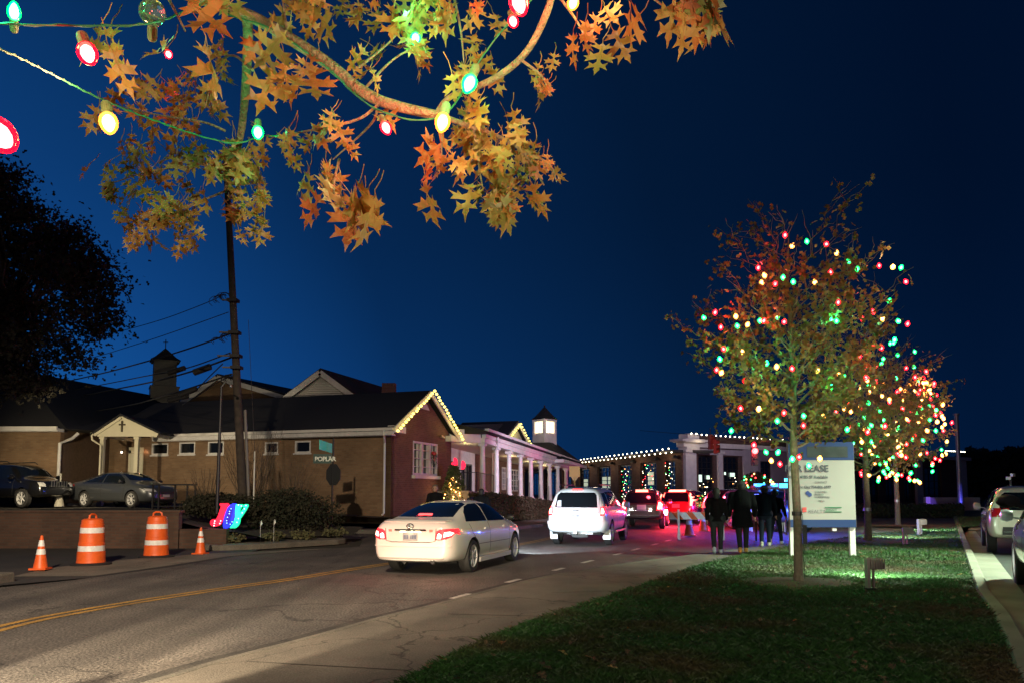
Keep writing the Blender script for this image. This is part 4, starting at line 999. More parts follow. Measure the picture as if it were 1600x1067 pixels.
pts, cols = scatter(T3, 1328, 1488, 592, 752, 100, 6, 2.0)
for i in range(60, 100):   # heavier along the outer right and lower edge
    t = rl.random(); u, v = (lerp(1478,1440,t)+rl.gauss(0,6), lerp(655,590,t)+rl.gauss(0,6)) if i % 2 else (lerp(1478,1340,t)+rl.gauss(0,5), 700+50*math.sin(PI*min(1, t*1.2))+rl.gauss(0,5))
    pts[i] = P(u, v, T3.y-1.8)
tree_string('densest coloured bulbs on the farthest small oak near the light pole', pts, cols, .085)
for i in range(0, 100, 9): lamp('bulb_glow', 'POINT', pts[i]+V((0,-.2,0)), 45, ((1,.05,.05),(.05,1,.3),(1,.65,.3))[cols[i]], .08)
# round lit tree behind the walkers
dt = P(1182,795,48); dt.z = 0
rt_ = thing('decorated_evergreen', 'small round evergreen covered with coloured bulbs behind the walking people', 'tree', dt)
mb = MB(); mb.lathe([(.12,0),(.1,1.0),(.05,2.2)], n=10); mb.build('trunk', BARK, rt_)
mb = MB(); rg = random.Random(2)
for k in range(2600):
    a = rg.uniform(0, 6.28); t = rg.random(); r = (1.15*math.sin(PI*(.10+t*.86))**.7)*rg.uniform(.5,1); small_leaf(mb, V((r*math.cos(a), r*math.sin(a), .7+t*2.2)), rg, .16)
mb.build('crown', mat('evergreen_dark', (.015,.04,.018), .8), rt_)
pts = []; cols = []
for k in range(62):
    a = rg.uniform(PI*1.02, 1.98*PI); t = rg.random(); r = 1.2*math.sin(PI*(.12+t*.80))**.7; pts.append(dt+V((r*math.cos(a), r*math.sin(a), .8+t*2.1))); cols.append(rg.choice((0,1,2,2,1)))
tree_string('coloured bulbs covering the small round evergreen', pts, cols, .05)
# shrub with warm bulbs by the entrance
sp = P(709,792,37.5); sp.z = .9
sh = thing('lit_shrub', 'conical green shrub wound with warm white bulbs beside the brick gable end', 'shrub', sp)
mb = MB()
for k in range(1500):
    a = rg.uniform(0, 6.28); t = rg.random(); r = (.85*(1-t)**.55+.1)*rg.uniform(.4,1)*.8; small_leaf(mb, V((r*math.cos(a), r*math.sin(a), .15+t*1.9)), rg, .13)
mb.build('foliage', mat('shrub_leaf', (.05,.075,.02), .7), sh)
mb = MB(); mb.tube([(0,0,0),(.02,0,1.5)], [.04,.015], 7); mb.build('stem', BARK, sh)
pts = [sp+V((r*math.cos(a), r*math.sin(a), z)) for r, a, z in [((.62*(1-t)+.1), PI*1.15+rg.random()*PI*.7, .2+1.35*t) for t in [k/22 for k in range(22)]]]
tree_string('warm bulbs wound round the conical shrub by the brick gable', pts, [2]*22, .036)
lamp('shrub_glow', 'POINT', sp+V((0,-.7,.8)), 26, (1,.55,.2), .2)
# big dark tree on the left
bt = V((-20.6,29.5,1.0))
bg_ = thing('large_dark_tree', 'large dark leafy tree against the dusk sky at the left edge', 'tree', bt)
rg = random.Random(31)
mb = MB(); mb.tube([bt, bt+V((0,0,3)), bt+V((.5,0,6)), bt+V((1.6,0,9))], [.22,.18,.17,.12], 12); mb.build('trunk', mat('dark_bark', (.022,.018,.014), .95, var=.4, scale=12, bump=.6), bg_, world=True, smooth=True)
mb = MB(); lf = MB(); 
outline = [(-200,200),(0,262),(48,285),(75,335),(110,355),(138,380),(175,430),(188,470),(180,500),(150,525),(125,540),(150,560),(118,590),(40,610),(-60,620),(-200,600)]
for k in range(185):
    for _ in range(40):
        u, v = rg.uniform(-150,190), rg.uniform(255,606)
        if in_poly(u, v, [V((a, b_)) for a, b_ in outline]): break
    y = 29.5+rg.gauss(0,1.7); c = P(u, v, y); c -= V((.35 if u > 60 else 0,0,0))
    s = bt+V((.9, 0, rg.uniform(4.6,8))); path = branch_path(s, c, rg, 6, .06)
    if k % 2 == 0: mb.tube(path, [lerp(.08,.01, i/6) for i in range(7)], 5, cap=False)
    n = int(rg.uniform(150,240)); sg = rg.uniform(.28,.6)
    for _ in range(n):
        small_leaf(lf, c+V((rg.gauss(0,sg), rg.gauss(0,sg), rg.gauss(0,sg*.7))), rg, rg.uniform(.13,.24))
mb.build('branches', BARK, bg_, world=True); lf.build('crown', LEAF_D, bg_, world=True)
# dark shrubs and bare bushes by the pole
BUSH = leafmat('dark_bush', ((.030,.026,.012), (.020,.026,.012)), .85, .15, 2)
TWIG = mat('bare_twig', (.085,.062,.040), .9)
def bush(label, c, rx, ry, rz, n, seed, name='dark_bush', cat='bush', leaf=.09, m=BUSH):
    rg = random.Random(seed); o = thing(name, label, cat, c); mb = MB()
    for k in range(n):
        d = V((rg.gauss(0,1), rg.gauss(0,1), rg.gauss(0,1))).normalized(); r = rg.random()**.33*(1+.18*noise.noise(d*2.2+V((seed,0,0))))
        p = V((d.x*rx*r, d.y*ry*r, rz*(.85+d.z*r)))
        if p.z < 0: continue
        small_leaf(mb, p, rg, leaf*rg.uniform(.7,1.3))
    mb.build('foliage', m, o); mb = MB()
    for k in range(7):
        a = k*.9; mb.tube([(0,0,0), (math.cos(a)*rx*.3,math.sin(a)*ry*.3,rz*.7), (math.cos(a)*rx*.6,math.sin(a)*ry*.6,rz*1.3)], [.02,.012,.005], 5)
    mb.build('stems', TWIG, o)
bush('large rounded dark bush left of the stop sign pole', V((-7.6,26.0,.35)), 1.45, 1.0, .78, 6500, 1)
bush('low wide dark bush behind the lit JOY letters', V((-9.6,25.4,.85)), 1.35, .8, .42, 4200, 2)
bush('loose reddish bush just left of the stop sign pole', V((-6.35,26.5,.35)), .6, .5, .65, 500, 3)
def bare_shrub(label, c, h, spread, n, seed):
    rg = random.Random(seed); o = thing('bare_shrub', label, 'shrub', c); mb = MB()
    for k in range(n):
        a = rg.uniform(0, 6.28); sp_ = spread*rg.random()**.6; q = V((math.cos(a)*sp_, math.sin(a)*sp_*.6, h*rg.uniform(.6,1)))
        path = branch_path((math.cos(a)*.1,math.sin(a)*.1,0), q, rg, 6, .06); mb.tube(path, [lerp(.014,.003, i/6) for i in range(7)], 4, cap=False)
        for j in (3,4,5):
            d = V((rg.gauss(0,.5), rg.gauss(0,.4), .8))*h*.16; mb.tube([path[j], path[j]+d], [.005,.002], 3, cap=False)
    mb.build('twigs', TWIG, o)
bare_shrub('tall bare multi-stemmed shrub right of the utility pole', V((-9.0,26.6,.7)), 3.2, 1.25, 60, 1)
bare_shrub('lower bare shrub between the utility pole and the stop sign', V((-7.7,27.0,.6)), 2.4, 1.3, 45, 2)
bare_shrub('short bare shrub left of the utility pole foot', V((-10.4,26.2,.85)), 1.7, 1.0, 35, 3)
# small plants on the corner bank
for i, (x, y, lb) in enumerate(((-8.3,22.9,'small weed clump on the bank behind the small orange cone'),(-7.3,23.7,'small weed clump right of the lit JOY letters'),(-6.6,24.4,'weed clump at the foot of the large dark bush'),(-5.9,25.5,'weed clump below the stop sign'))):
    bush(lb, V((x, y, .22)), .4, .3, .12, 160, 40+i, 'weed_clump', 'plant', .12, mat('dry_grass_%d' % i, (.09,.085,.035), .9))
# hedge in front of the colonnade
hd = thing('clipped_hedge', 'long clipped dark hedge in front of the white columned porch', 'hedge', (0,42,.3))
mb = MB(); rg = random.Random(8)
for k in range(15000):
    t = rg.uniform(-3.6,14); b_ = rg.uniform(-1.75,-.6); face = rg.random()
    if face < .45: b_ = -1.75+abs(rg.gauss(0,.05))
    z1 = 1.60-.0455*t-.12; z = z1-abs(rg.gauss(0,.06)) if face > .6 else rg.uniform(z1-1.15, z1)
    small_leaf(mb, fc(t, b_, z), rg, .13)
mb.build('foliage', leafmat('hedge_leaf', ((.055,.030,.016), (.045,.042,.018)), .8, .1, 4), hd, world=True)
# far clipped hedge and dark bushes at the end of the lawn
hd2 = thing('clipped_hedge', 'low dark hedge at the far end of the lit lawn', 'hedge', (24,50,.1))
mb = MB()
for k in range(9000):
    u = rg.uniform(1338,1500); y = rg.uniform(50,53); x = (u-800)/1200*y; small_leaf(mb, V((x, y, .1+.72*rg.random()**.6*(1+.1*noise.noise(V((x,0,0)))))), rg, .2)
mb.build('foliage', mat('hedge_dark', (.02,.035,.012), .85), hd2, world=True)
# ================= foreground oak =================
fo = thing('oak_tree', 'overhanging oak bough with lobed orange brown leaves close above the camera', 'tree', (1.2,-.6,0))
LEAF_G = leafmat('oak_leaf_green', ((.10,.10,.02), (.22,.21,.05), (.30,.24,.06)), .45, .35, 10)
LEAF_R = leafmat('oak_leaf_russet', ((.16,.035,.010), (.34,.11,.028), (.42,.20,.06)), .45, .3, 10)
LV = [LEAF_N, LEAF_N, LEAF_G, LEAF_N, LEAF_R]
BARKN = mat('oak_bark', (.32,.235,.15), .85, var=.45, scale=30, bump=.9, bscale=90)
def limb(name, px, r, parent, n=10):
    pts = smooth_line([P(*q) for q in px], 2); k = len(pts)
    rs = [interp([(i/(len(r)-1), x) for i, x in enumerate(r)], j/(k-1))*(1+.10*noise.noise(pts[j]*22)) for j in range(k)]
    mb = MB(); mb.tube(pts, rs, n); return mb.build(name, BARKN, parent, world=True, smooth=True), pts
mb = MB(); mb.tube([(1.2,-.6,0),(1.2,-.6,1.5),(1.1,-.4,2.6),(.6,.3,3.3)], [.11,.09,.07,.04], 12); mb.build('trunk', BARKN, fo, world=True, smooth=True)
main, mp = limb('bough', [(120,-190,1.2),(230,-60,1.6),(330,4,1.85),(400,28,1.9),(455,62,1.9),(515,100,1.9),(565,145,1.9),(610,165,1.9),(690,182,1.9)], (.018,.017,.0155,.015,.0145,.014,.011), fo)
limb('bough', [(.0,-160,1.6),(160,-50,1.8),(330,2,1.86)], (.02,.016), fo)
limb('side_branch', [(690,182,1.9),(740,200,1.92),(790,218,1.95),(820,238,2.0),(850,290,2.0)], (.008,.005,.002), fo, 6)
limb('side_branch', [(680,180,1.9),(700,150,1.9),(760,132,1.9),(815,95,1.85),(846,45,1.8),(868,-20,1.8),(880,-120,1.7)], (.006,.008,.009,.010), fo, 8)
limb('side_branch', [(386,26,1.92),(388,60,2.0),(383,150,2.2),(376,220,2.4),(352,300,2.5)], (.014,.013,.011,.006), fo, 9)
twigs = [[(352,205,2.3),(320,190,2.3),(240,180,2.35),(180,165,2.4)],[(360,240,2.4),(310,260,2.5),(240,265,2.5),(165,290,2.6)],[(350,300,2.5),(300,320,2.5),(250,345,2.5)],[(370,250,2.4),(400,270,2.4),(405,330,2.4)],
 [(590,165,1.9),(560,190,1.9),(480,205,1.9),(430,215,2.0)],[(590,172,1.9),(585,190,1.9),(560,215,2),(520,250,2)],[(555,110,1.9),(600,75,1.9),(620,55,1.9)],[(565,145,1.9),(610,95,1.9),(645,75,1.9)],[(690,182,1.9),(690,205,1.9),(690,245,1.9)],
 [(740,200,1.92),(745,240,1.95),(755,300,1.95)],[(790,218,1.95),(780,260,1.95),(785,330,2)],[(815,95,1.85),(850,120,1.85),(858,150,1.85)],[(870,-10,1.8),(900,30,1.75),(915,60,1.7)],[(640,-20,2),(650,40,1.95),(668,90,1.9)],[(500,-60,2),(480,-10,1.95),(470,40,1.9)],[(700,-40,1.9),(720,40,1.9),(725,100,1.9)],
 [(940,-60,1.6),(1010,-10,1.6),(1050,20,1.6)],[(1060,-40,1.5),(1070,30,1.5),(1075,60,1.5)],[(530,250,2),(520,290,1.7),(525,320,1.6)],[(450,60,1.9),(440,-10,1.9)],[(230,-60,1.6),(270,10,1.5),(290,50,1.5)],[(395,110,2),(360,80,2.2),(335,110,2.3),(320,170,2.3)],[(820,238,2),(860,255,2),(870,285,2)],[(600,-20,2),(620,10,1.95),(650,60,1.9)]]
mb = MB()
for t in twigs:
    pts = smooth_line([P(*q) for q in t], 2); k = len(pts); mb.tube(pts, [lerp(.0045,.0015, i/(k-1)) for i in range(k)], 5)
mb.build('twigs', BARKN, fo, world=True)
# clusters of leaves: u0,u1,v0,v1,depth,leaf px,count
CL = [(150,330,110,235,2.45,52,24),(185,320,225,350,2.5,46,34),(215,300,300,385,2.45,40,20),(150,180,285,320,2.6,50,3),(135,185,255,275,2.6,40,2),(345,450,205,300,2.35,52,16),(370,420,290,370,2.3,46,9),
 (250,330,15,90,1.45,95,3),(160,200,-10,90,1.5,85,3),(300,360,-20,30,1.6,80,3),(410,515,50,135,1.75,80,7),(430,560,-30,30,1.85,72,12),(560,700,-30,50,1.85,66,16),(620,700,20,100,1.9,60,7),(480,560,175,300,1.95,66,9),(440,490,190,250,1.9,56,4),
 (475,560,285,330,1.65,92,5),(535,590,290,350,1.6,96,3),(600,630,175,215,1.85,72,1),(645,710,225,300,1.85,74,6),(720,840,165,250,1.95,60,22),(735,835,240,335,1.95,64,20),(830,870,240,280,2.0,50,4),(700,780,60,150,1.9,58,10),(835,870,85,150,1.9,44,6),
 (870,960,20,90,1.65,82,6),(1010,1120,-25,60,1.5,96,8),(985,1010,40,60,1.5,80,1),(340,380,250,350,2.4,46,6),(700,800,-20,40,1.9,64,6),(570,600,40,120,1.9,50,4),(330,350,60,130,2.2,46,5),(255,320,120,200,2.4,46,8)]
rg = random.Random(17)
for (u0, u1, v0, v1, Y, lpx, n) in CL:
    mb = MB(); few = n <= 8; half = n//2
    for k in range(int(n*1.15) if n > 3 else n):
        p = P(rg.uniform(u0, u1), rg.uniform(v0, v1)-lpx*.25, Y+rg.gauss(0,.06)); L = lpx/1200*Y*rg.uniform(.62,1.15)
        d = V((rg.gauss(0,.55), rg.gauss(0,.45), -1)); nr = V((rg.gauss(0,.9), -1, rg.gauss(0,.5)))
        add_leaf(mb, p, d, nr, L, rg)
        q = p-d.normalized()*L*.28+V((rg.gauss(0,.01), rg.gauss(0,.01), .012)); mb.tube([q, p.lerp(q,.5)+V((.003,0,0)), p], .0012, 3, cap=False)
        mb.tube([p, p+d.normalized()*L*.5], [.0011,.0006], 3, cap=False)
        if few: mb.build('leaf', LV[rg.randrange(5)], fo, world=True); mb = MB()
        elif k == half: mb.build('leaf_cluster', LEAF_N, fo, world=True); mb = MB()
    if not few: mb.build('leaf_cluster', LV[rg.randrange(5)], fo, world=True)
# fallen oak leaves on the grass
for i, (u, v, k) in enumerate(((1033,922,'near the pavement'),(785,1001,'at the lawn edge beside the pavement'),(1039,917,'close to the pavement edge'),(946,1040,'low in the lawn'),(912,1024,'in the dark grass'),(1380,905,'right of the flood lamp'),(1495,897,'near the lawn kerb'),(698,1029,'on the pavement edge'),(988,980,'in the middle of the dark grass'),(1178,846,'by the walkers'),(1345,868,'below the lease sign'),(1124,868,'on the pavement side of the lawn'),(1062,903,'beside the pavement bend'),(870,1015,'in the near grass'),(1250,968,'between the oak and the front edge'),(1440,925,'on the lit grass edge'))):
    p = G(u, v, LZ+.05); mb = MB(); a = rg.uniform(0,6.28); add_leaf(mb, p, V((math.cos(a), math.sin(a), .1)), V((0,.2,1)), .12, rg)
    o = mb.build('fallen_leaf', LEAF_N, None, loc=tuple(p)); tag(o, 'dry fallen oak leaf lying %s' % k, 'leaf', 'fallen leaves on the lawn')
mb = MB(); kk = 0
while kk < 200:
    y = 5.5*math.exp(rg.random()*1.5); x = rg.uniform(-.3*y, .7*y)
    if not in_poly(x, y, lawn_poly): continue
    if noise.noise(V((x*.8, y*.8, 5))) < -.05 and rg.random() < .8: continue
    a = rg.uniform(0, 6.28); add_leaf(mb, V((x, y, LZ+.035+rg.random()*.02)), V((math.cos(a), math.sin(a), rg.uniform(-.1,.3))), V((rg.gauss(0,.3), rg.gauss(0,.3), 1)), rg.uniform(.05,.10), rg); kk += 1
tag(mb.build('leaf_litter', leafmat('dry_litter', ((.06,.035,.018), (.14,.09,.045), (.20,.14,.08)), .7, .1, 6)), kind='stuff')
# ---- big bulbs strung through the bough ----
def glassbulb(name, c, core, s, s2):
    m, nt, b = newmat(name); b.inputs['Base Color'].default_value = (*c, 1); b.inputs['Roughness'].default_value = .15
    b.inputs['Emission Color'].default_value = (*c, 1); b.inputs['Emission Strength'].default_value = s
    t = node(nt, 'ShaderNodeBsdfTransparent'); t.inputs[0].default_value = (*[min(1, x*.8+.2) for x in c], 1)
    mx = node(nt, 'ShaderNodeMixShader'); mx.inputs[0].default_value = .4
    nt.links.new(b.outputs[0], mx.inputs[2]); nt.links.new(t.outputs[0], mx.inputs[1]); nt.links.new(mx.outputs[0], nt.nodes['Material Output'].inputs['Surface'])
    m.cycles.emission_sampling = 'NONE'
    return m, emit(name+'_core', core, s2)
GB = {'r': glassbulb('red_bulb_glass', (1,.002,.03), (1,.45,.38), 2.6, 42), 'g': glassbulb('green_bulb_glass', (.0,1,.25), (.6,1,.75), 1.8, 26), 'w': glassbulb('amber_bulb_glass', (1,.42,.05), (1,.8,.5), 2.6, 26)}
CLEARG = mat('clear_glass', (.5,.9,.6), .05, trans=.9)
SOCK = mat('socket_plastic', (.16,.20,.10), .5, var=.3, scale=60)
WIRE = mat('green_wire', (.02,.16,.07), .45)
def cbulb(parent, p, d, L, kind):
    d = V(d).normalized(); w_ = .42*L*.72
    prof = [(.30*w_,0),(.62*w_,.06*L),(.92*w_,.22*L),(w_,.40*L),(.90*w_,.58*L),(.66*w_,.76*L),(.36*w_,.91*L),(.06*w_,L)]
    mb = MB()
    if kind == 'clear': mb.ball(V(p)+d*.5*L, L*.5, 20); g_ = mb.build('bulb', CLEARG, parent, world=True, smooth=True)
    else:
        mb.lathe(prof, p, 20, axis=d); g_ = mb.build('bulb', GB[kind][0], parent, world=True, smooth=True)
        mb = MB(); mb.lathe([(r*.66, h*.78+.10*L) for r, h in prof], p, 14, axis=d); mb.build('glow_core', GB[kind][1], g_, world=True, smooth=True)
    mb = MB(); q = V(p); mb.lathe([(.30*w_,-.02*L),(.62*w_,0),(.64*w_,.10*L),(.5*w_,.08*L)], q, 14, axis=d); mb.lathe([(.45*w_,-.62*L),(.58*w_,-.55*L),(.56*w_,-.1*L),(.64*w_,.02*L)], q, 14, axis=d)
    for k in range(10):
        a = k*PI/5; M = V((0,0,1)).rotation_difference(d).to_matrix(); o_ = M@V((math.cos(a)*.57*w_, math.sin(a)*.57*w_, 0)); mb.tube([q+o_-d*.5*L, q+o_-d*.1*L], .0006, 4)
    mb.build('socket', SOCK, g_, world=True)
def near_string(label, path, bulbs, glow=True):
    root = thing('christmas_lights', label, 'string lights', P(*path[0]))
    bulbs = [(u, v, Y, L*1.15, k_, a, b) for u, v, Y, L, k_, a, b in bulbs]
    pts = smooth_line([P(*q) for q in path], 2); mb = MB(); mb.tube(pts, .0018, 6)
    tw = [p+V((0,.0022*math.cos(i*1.3),.0022*math.sin(i*1.3))) for i, p in enumerate(resample(pts, .012))]; mb.tube(tw, .0014, 5)
    mb.build('wire', WIRE, root, world=True)
    for (u, v, Y, Lpx, kind, du, dv) in bulbs:
        p = P(u, v, Y); L = Lpx/1200*Y; d = (P(u+du, v+dv, Y-.02)-p)
        cbulb(root, p, d, L, kind)
        if glow and kind != 'clear': lamp('near_bulb_glow', 'POINT', p+d.normalized()*L*.5+V((0,-.10,0)), 2.2 if kind != 'w' else 2.4, {'r':(1,.04,.05),'g':(.02,1,.30),'w':(1,.60,.25)}[kind], .03)
near_string('green wire across the top left corner with red, green and clear bulbs', [(-60,34,1.3),(0,38,1.3),(60,40,1.32),(135,41,1.35),(240,40,1.45),(300,12,1.6),(335,0,1.8)],
 [(22,32,1.4,30,'g',0,-20),(133,72,1.3,46,'r',8,26),(262,82,2.6,18,'r',3,8),(238,40,1.5,36,'clear',0,-20)])
near_string('sagging dark wire with a yellow bulb and large red bulb at the left edge', [(-160,20,1.0),(0,76,1.25),(60,105,1.45),(165,160,1.75),(250,192,2.0),(310,213,2.15),(372,228,2.2),(405,212,2.2),(450,214,2.1)],
 [(168,180,1.7,42,'w',3,22),(-20,195,.95,78,'r',34,32),(403,200,2.1,27,'g',0,14)])
near_string('green wire wound along the oak bough with coloured bulbs', [(330,8,1.86),(370,30,1.87),(415,38,1.87),(470,76,1.87),(515,108,1.87),(560,155,1.88),(600,178,1.88),(650,190,1.88),(690,185,1.88),(715,160,1.88),(745,100,1.88),(790,40,1.86),(850,-20,1.8)],
 [(650,54,1.9,26,'g',-2,16),(738,120,1.8,36,'g',-9,22),(600,193,1.85,27,'r',7,16),(694,180,1.8,36,'w',-5,22),(806,-8,1.6,46,'r',9,26),(800,28,1.75,26,'r',4,14),(897,-1,1.75,28,'w',-4,15),(978,-12,1.9,20,'g',3,10)])
# ================= street furniture =================
def cone(label, loc, h=.72, grp='traffic cones', stripes=2):
    o = thing('traffic_cone', label, 'traffic cone', loc, rnd.uniform(-.3,.3), grp)
    mb = MB(); s = h*.26
    mb.lathe([(h*.20,.03),(h*.19,.05),(h*.035,h*.98),(h*.02,h)], n=22); mb.build('cone_body', ORANGE, o, smooth=True)
    mb = MB(); mb.box((0,0,.018), (h*.46,h*.46,.036)); mb.build('base', ORANGE if stripes == 2 and h < .8 else ORANGE, o)
    for z0, z1 in ((.44,.60),(.68,.86)):
        mb = MB(); R_ = lambda z: lerp(h*.19, h*.035, (z*h-.05)/(h*.93))+.003
        mb.lathe([(R_(z0)-.002,z0*h),(R_(z0),z0*h+.001),(R_(z1),z1*h-.001),(R_(z1)-.002,z1*h)], n=22); mb.build('reflective_band', REFL, o, smooth=True)
    return o
def gz(u, v, z=0): return G(u, v, z)
p = G(63,889,.03); cone('small orange cone with two white bands, leftmost, before the kerb end', p, .70)
p = G(313,865,.0); cone('small orange cone right of the two barrels', p, .70)
p = G(1077,836); cone('tall orange cone right behind the striped barricade board, nearer of that pair', p, .95)
p = G(1099,829); cone('orange cone farther back behind the right end of the striped barricade', p, .95)
def barrel(label, loc, rz, handle=True):
    o = thing('traffic_barrel', label, 'traffic barrel', loc, rz, 'orange barrels at the closed driveway')
    mb = MB(); prof = [(.30,.05),(.295,.10)]
    zs = [.10,.30,.31,.50,.51,.70,.71,.90,.91,1.0]; rs = [.290,.285,.272,.268,.258,.252,.243,.238,.228,.222]
    prof += list(zip(rs, zs))+[(.18,1.03),(.10,1.04)]
    mb.lathe(prof, n=36); mb.build('barrel_body', ORANGE, o, smooth=True)
    for z0, z1, r0, r1 in ((.312,.435,.272,.269),(.512,.515,.2,.2),(.712,.835,.2445,.2405)):
        if z1-z0 < .05: continue
        mb = MB(); mb.lathe([(r0-.001,z0),(r0+.004,z0+.003),(r1+.004,z1-.003),(r1-.001,z1)], n=36); mb.build('reflective_band', REFL, o, smooth=True)
    mb = MB(); mb.tube([(-.11,0,1.02),(-.10,0,1.10),(-.05,0,1.13),(.05,0,1.13),(.10,0,1.10),(.11,0,1.02)], .022, 8); mb.build('handle', ORANGE, o, smooth=True)
    mb = MB(); mb.lathe([(.42,0),(.42,.035),(.34,.06),(.31,.06)], n=28); mb.build('rubber_base', RUBBER, o)
    return o
barrel('orange barrel with white bands, nearer and left, handle seen end on', G(142,882), R(80))
barrel('orange barrel with white bands, farther and right, loop handle seen broadside', G(244,870), R(5))
# barricades
STRIPE = (ORANGE, REFL)
def barricade(label, p0, p1, legs=(0.1,.9), h=.95):
    p0, p1 = V(p0), V(p1); d = (p1-p0); L = d.length; d.normalize(); n = V((-d.y, d.x, 0))
    o = thing('barricade', label, 'barricade', (p0+p1)/2)
    mb = MB(); k = 0; z0, z1 = h-.26, h; step = .30; x = -.2
    # diagonal stripes over the board
    mb.prism([p0+V((0,0,z0)), p1+V((0,0,z0)), p1+V((0,0,z1)), p0+V((0,0,z1))], n*.03); mb.build('board', REFL, o, world=True)
    x = .10
    while x < L-.2:
        sb_ = MB(); a0, a1 = x, min(x+.22, L); sk = .2
        sb_.prism([p0+d*min(L,a0+sk)+V((0,0,z0+.005))-n*.004, p0+d*min(L,a1+sk)+V((0,0,z0+.005))-n*.004, p0+d*a1+V((0,0,z1-.005))-n*.004, p0+d*a0+V((0,0,z1-.005))-n*.004], n*.003)
        sb_.build('stripe', ORANGE, o, world=True); x += .5
    for t in legs:
        q = p0+d*L*t; mb = MB(); mb.bar(q+n*.03+V((0,0,h+.08)), q-n*.38+d*0+V((0,0,0)), .07, .035); mb.bar(q+n*.05+V((0,0,h+.08)), q+n*.42, .07, .035); mb.bar(q-n*.22+V((0,0,.42)), q+n*.25+V((0,0,.42)), .03, .05)
        mb.build('leg', REFL, o, world=True)
    return o
a = G(1051,842); b = a+V((1.6,-.35,0)); barricade('white and orange striped barricade in front of the two cones, left of the walkers', a+V((-.1,.2,0)), b+V((.25,.2,0)), (.18,.93))
a = G(1172,829); barricade('second striped barricade mostly hidden behind the walking people', a+V((-.1,0,0)), a+V((1.5,-.3,0)), (.08,.9))
# utility pole
up = P(381,790,26); up.z = .85
ut = thing('utility_pole', 'tall dark wooden utility pole leaning slightly left, with cables attached', 'utility pole', up)
top = P(353,250,26)
mb = MB(); pts = [up.lerp(top, k/8) for k in range(9)]; mb.tube(pts, [lerp(.15,.095, k/8) for k in range(9)], 16); mb.build('pole', WOOD, ut, world=True, smooth=True)
mb = MB(); q = [P(390,790,25.7), P(383,640,25.7)]; q[0].z = .85; mb.tube(q, .05, 8); mb.build('conduit', mat('grey_conduit', (.12,.11,.10), .6), ut, world=True)
mb = MB()
for v, w_ in ((520,.5),(556,.6),(574,.45),(470,.35)): c = P(lerp(353,381,(v-250)/540), v, 25.85); mb.box(c, (.34,.34,.10)); mb.bar(c, c+V((-w_,-.1,0)), .05, .05)
mb.build('cable_bracket', DARKM, ut, world=True)
CABLE = mat('black_cable', (.012,.012,.012), .7)
def cable(label, path, r, boxes=(), loops=0):
    o = thing('overhead_cable', label, 'cable', P(*path[0])); pts = smooth_line([P(*q) for q in path], 3)
    mb = MB(); mb.tube(pts, r, 6); mb.build('cable', CABLE, o, world=True)
    for (u0, v0, u1, v1, Y, rr_) in boxes:
        mb = MB(); mb.tube([P(u0,v0,Y), P(u0+(u1-u0)*.04,v0+(v1-v0)*.04,Y), P(u1-(u1-u0)*.04,v1-(v1-v0)*.04,Y), P(u1,v1,Y)], [rr_*.5,rr_,rr_,rr_*.5], 10); mb.build('splice_case', CABLE, o, world=True)
    if loops:
        mb = MB(); rg = random.Random(loops)
        for k in range(9):
            t = rg.uniform(.82,.99); i = int(t*(len(pts)-1)); c = pts[i]; R_ = rg.uniform(.06,.22)
            mb.tube([c+V((math.cos(a)*R_*1.3, 0, -R_*.5+math.sin(a)*R_)) for a in [j*.7 for j in range(7)]], .010, 4)
        mb.build('wire_loop', CABLE, o, world=True)
cable('topmost thin cable running left from the utility pole', [(-200,610,60),(128,532,38),(240,505,31),(320,475,27.5),(352,460,26)], .014, loops=3)
cable('second thin cable running left from the utility pole', [(-200,640,60),(126,565,38),(240,530,31),(357,488,26)], .014)
cable('thick cable crossing in front of the church cupola top', [(-200,660,60),(135,590,38),(240,562,31),(310,540,28),(361,521,26)], .028, loops=5)
cable('cable with clamps crossing the middle of the church cupola', [(-200,668,60),(170,599,38),(232,586,33),(290,577,29),(360,551,26)], .022, [(262,583,290,574,30,.10)])
cable('bundled cable carrying the longest black splice case', [(-200,680,60),(190,606,38),(250,594,32),(300,580,28.5),(330,570,27),(362,558,26)], .032, [(302,582,330,572,28,.12)])
cable('lower cable crossing the foot of the church cupola', [(-200,690,60),(180,640,38),(280,612,31),(362,584,26)], .03, [(280,617,308,606,29,.11),(262,626,295,618,30,.09)])
cable('slanting cable tying the bundled cable to the lower cable', [(304,612,29),(325,590,27.5),(348,568,26.3)], .02)
cable('lowest cable dropping left behind the church roof edge', [(285,632,33),(310,618,30),(340,596,27.5),(360,588,26)], .018, loops=7)
# thin dark lamp post left of the pole
lb = P(339,795,24.6); lb.z = .95; lt = P(346,602,24.6)
dl_ = thing('dark_post', 'thin dark metal post with a small bracket, left of the utility pole', 'post', lb)
mb = MB(); mb.tube([lb, lb.lerp(lt,.5), lt], [.06,.05,.035], 10); mb.build('post', DARKM, dl_, world=True)
mb = MB(); mb.tube([lt-V((0,0,.05)), lt+V((.12,0,.12)), lt+V((.3,0,.02))], .02, 6); mb.ball(lt+V((.3,0,-.02)), .05, 8); mb.build('bracket', GALV, dl_, world=True)
# guy guard: bright lit reflective tube behind the bush
ga, gb = P(398,705,26.2), P(396,792,25.6)
gg = thing('guy_wire_guard', 'thin pale reflective guy wire guard right of the utility pole', 'wire guard', gb)
mb = MB(); mb.tube([gb, ga], .025, 7); mb.build('guard', mat('pale_plastic', (.55,.55,.50), .5), gg, world=True)
mb = MB(); mb.tube([ga, P(388,500,26.1)], .008, 5); mb.build('guy_wire', DARKM, gg, world=True)
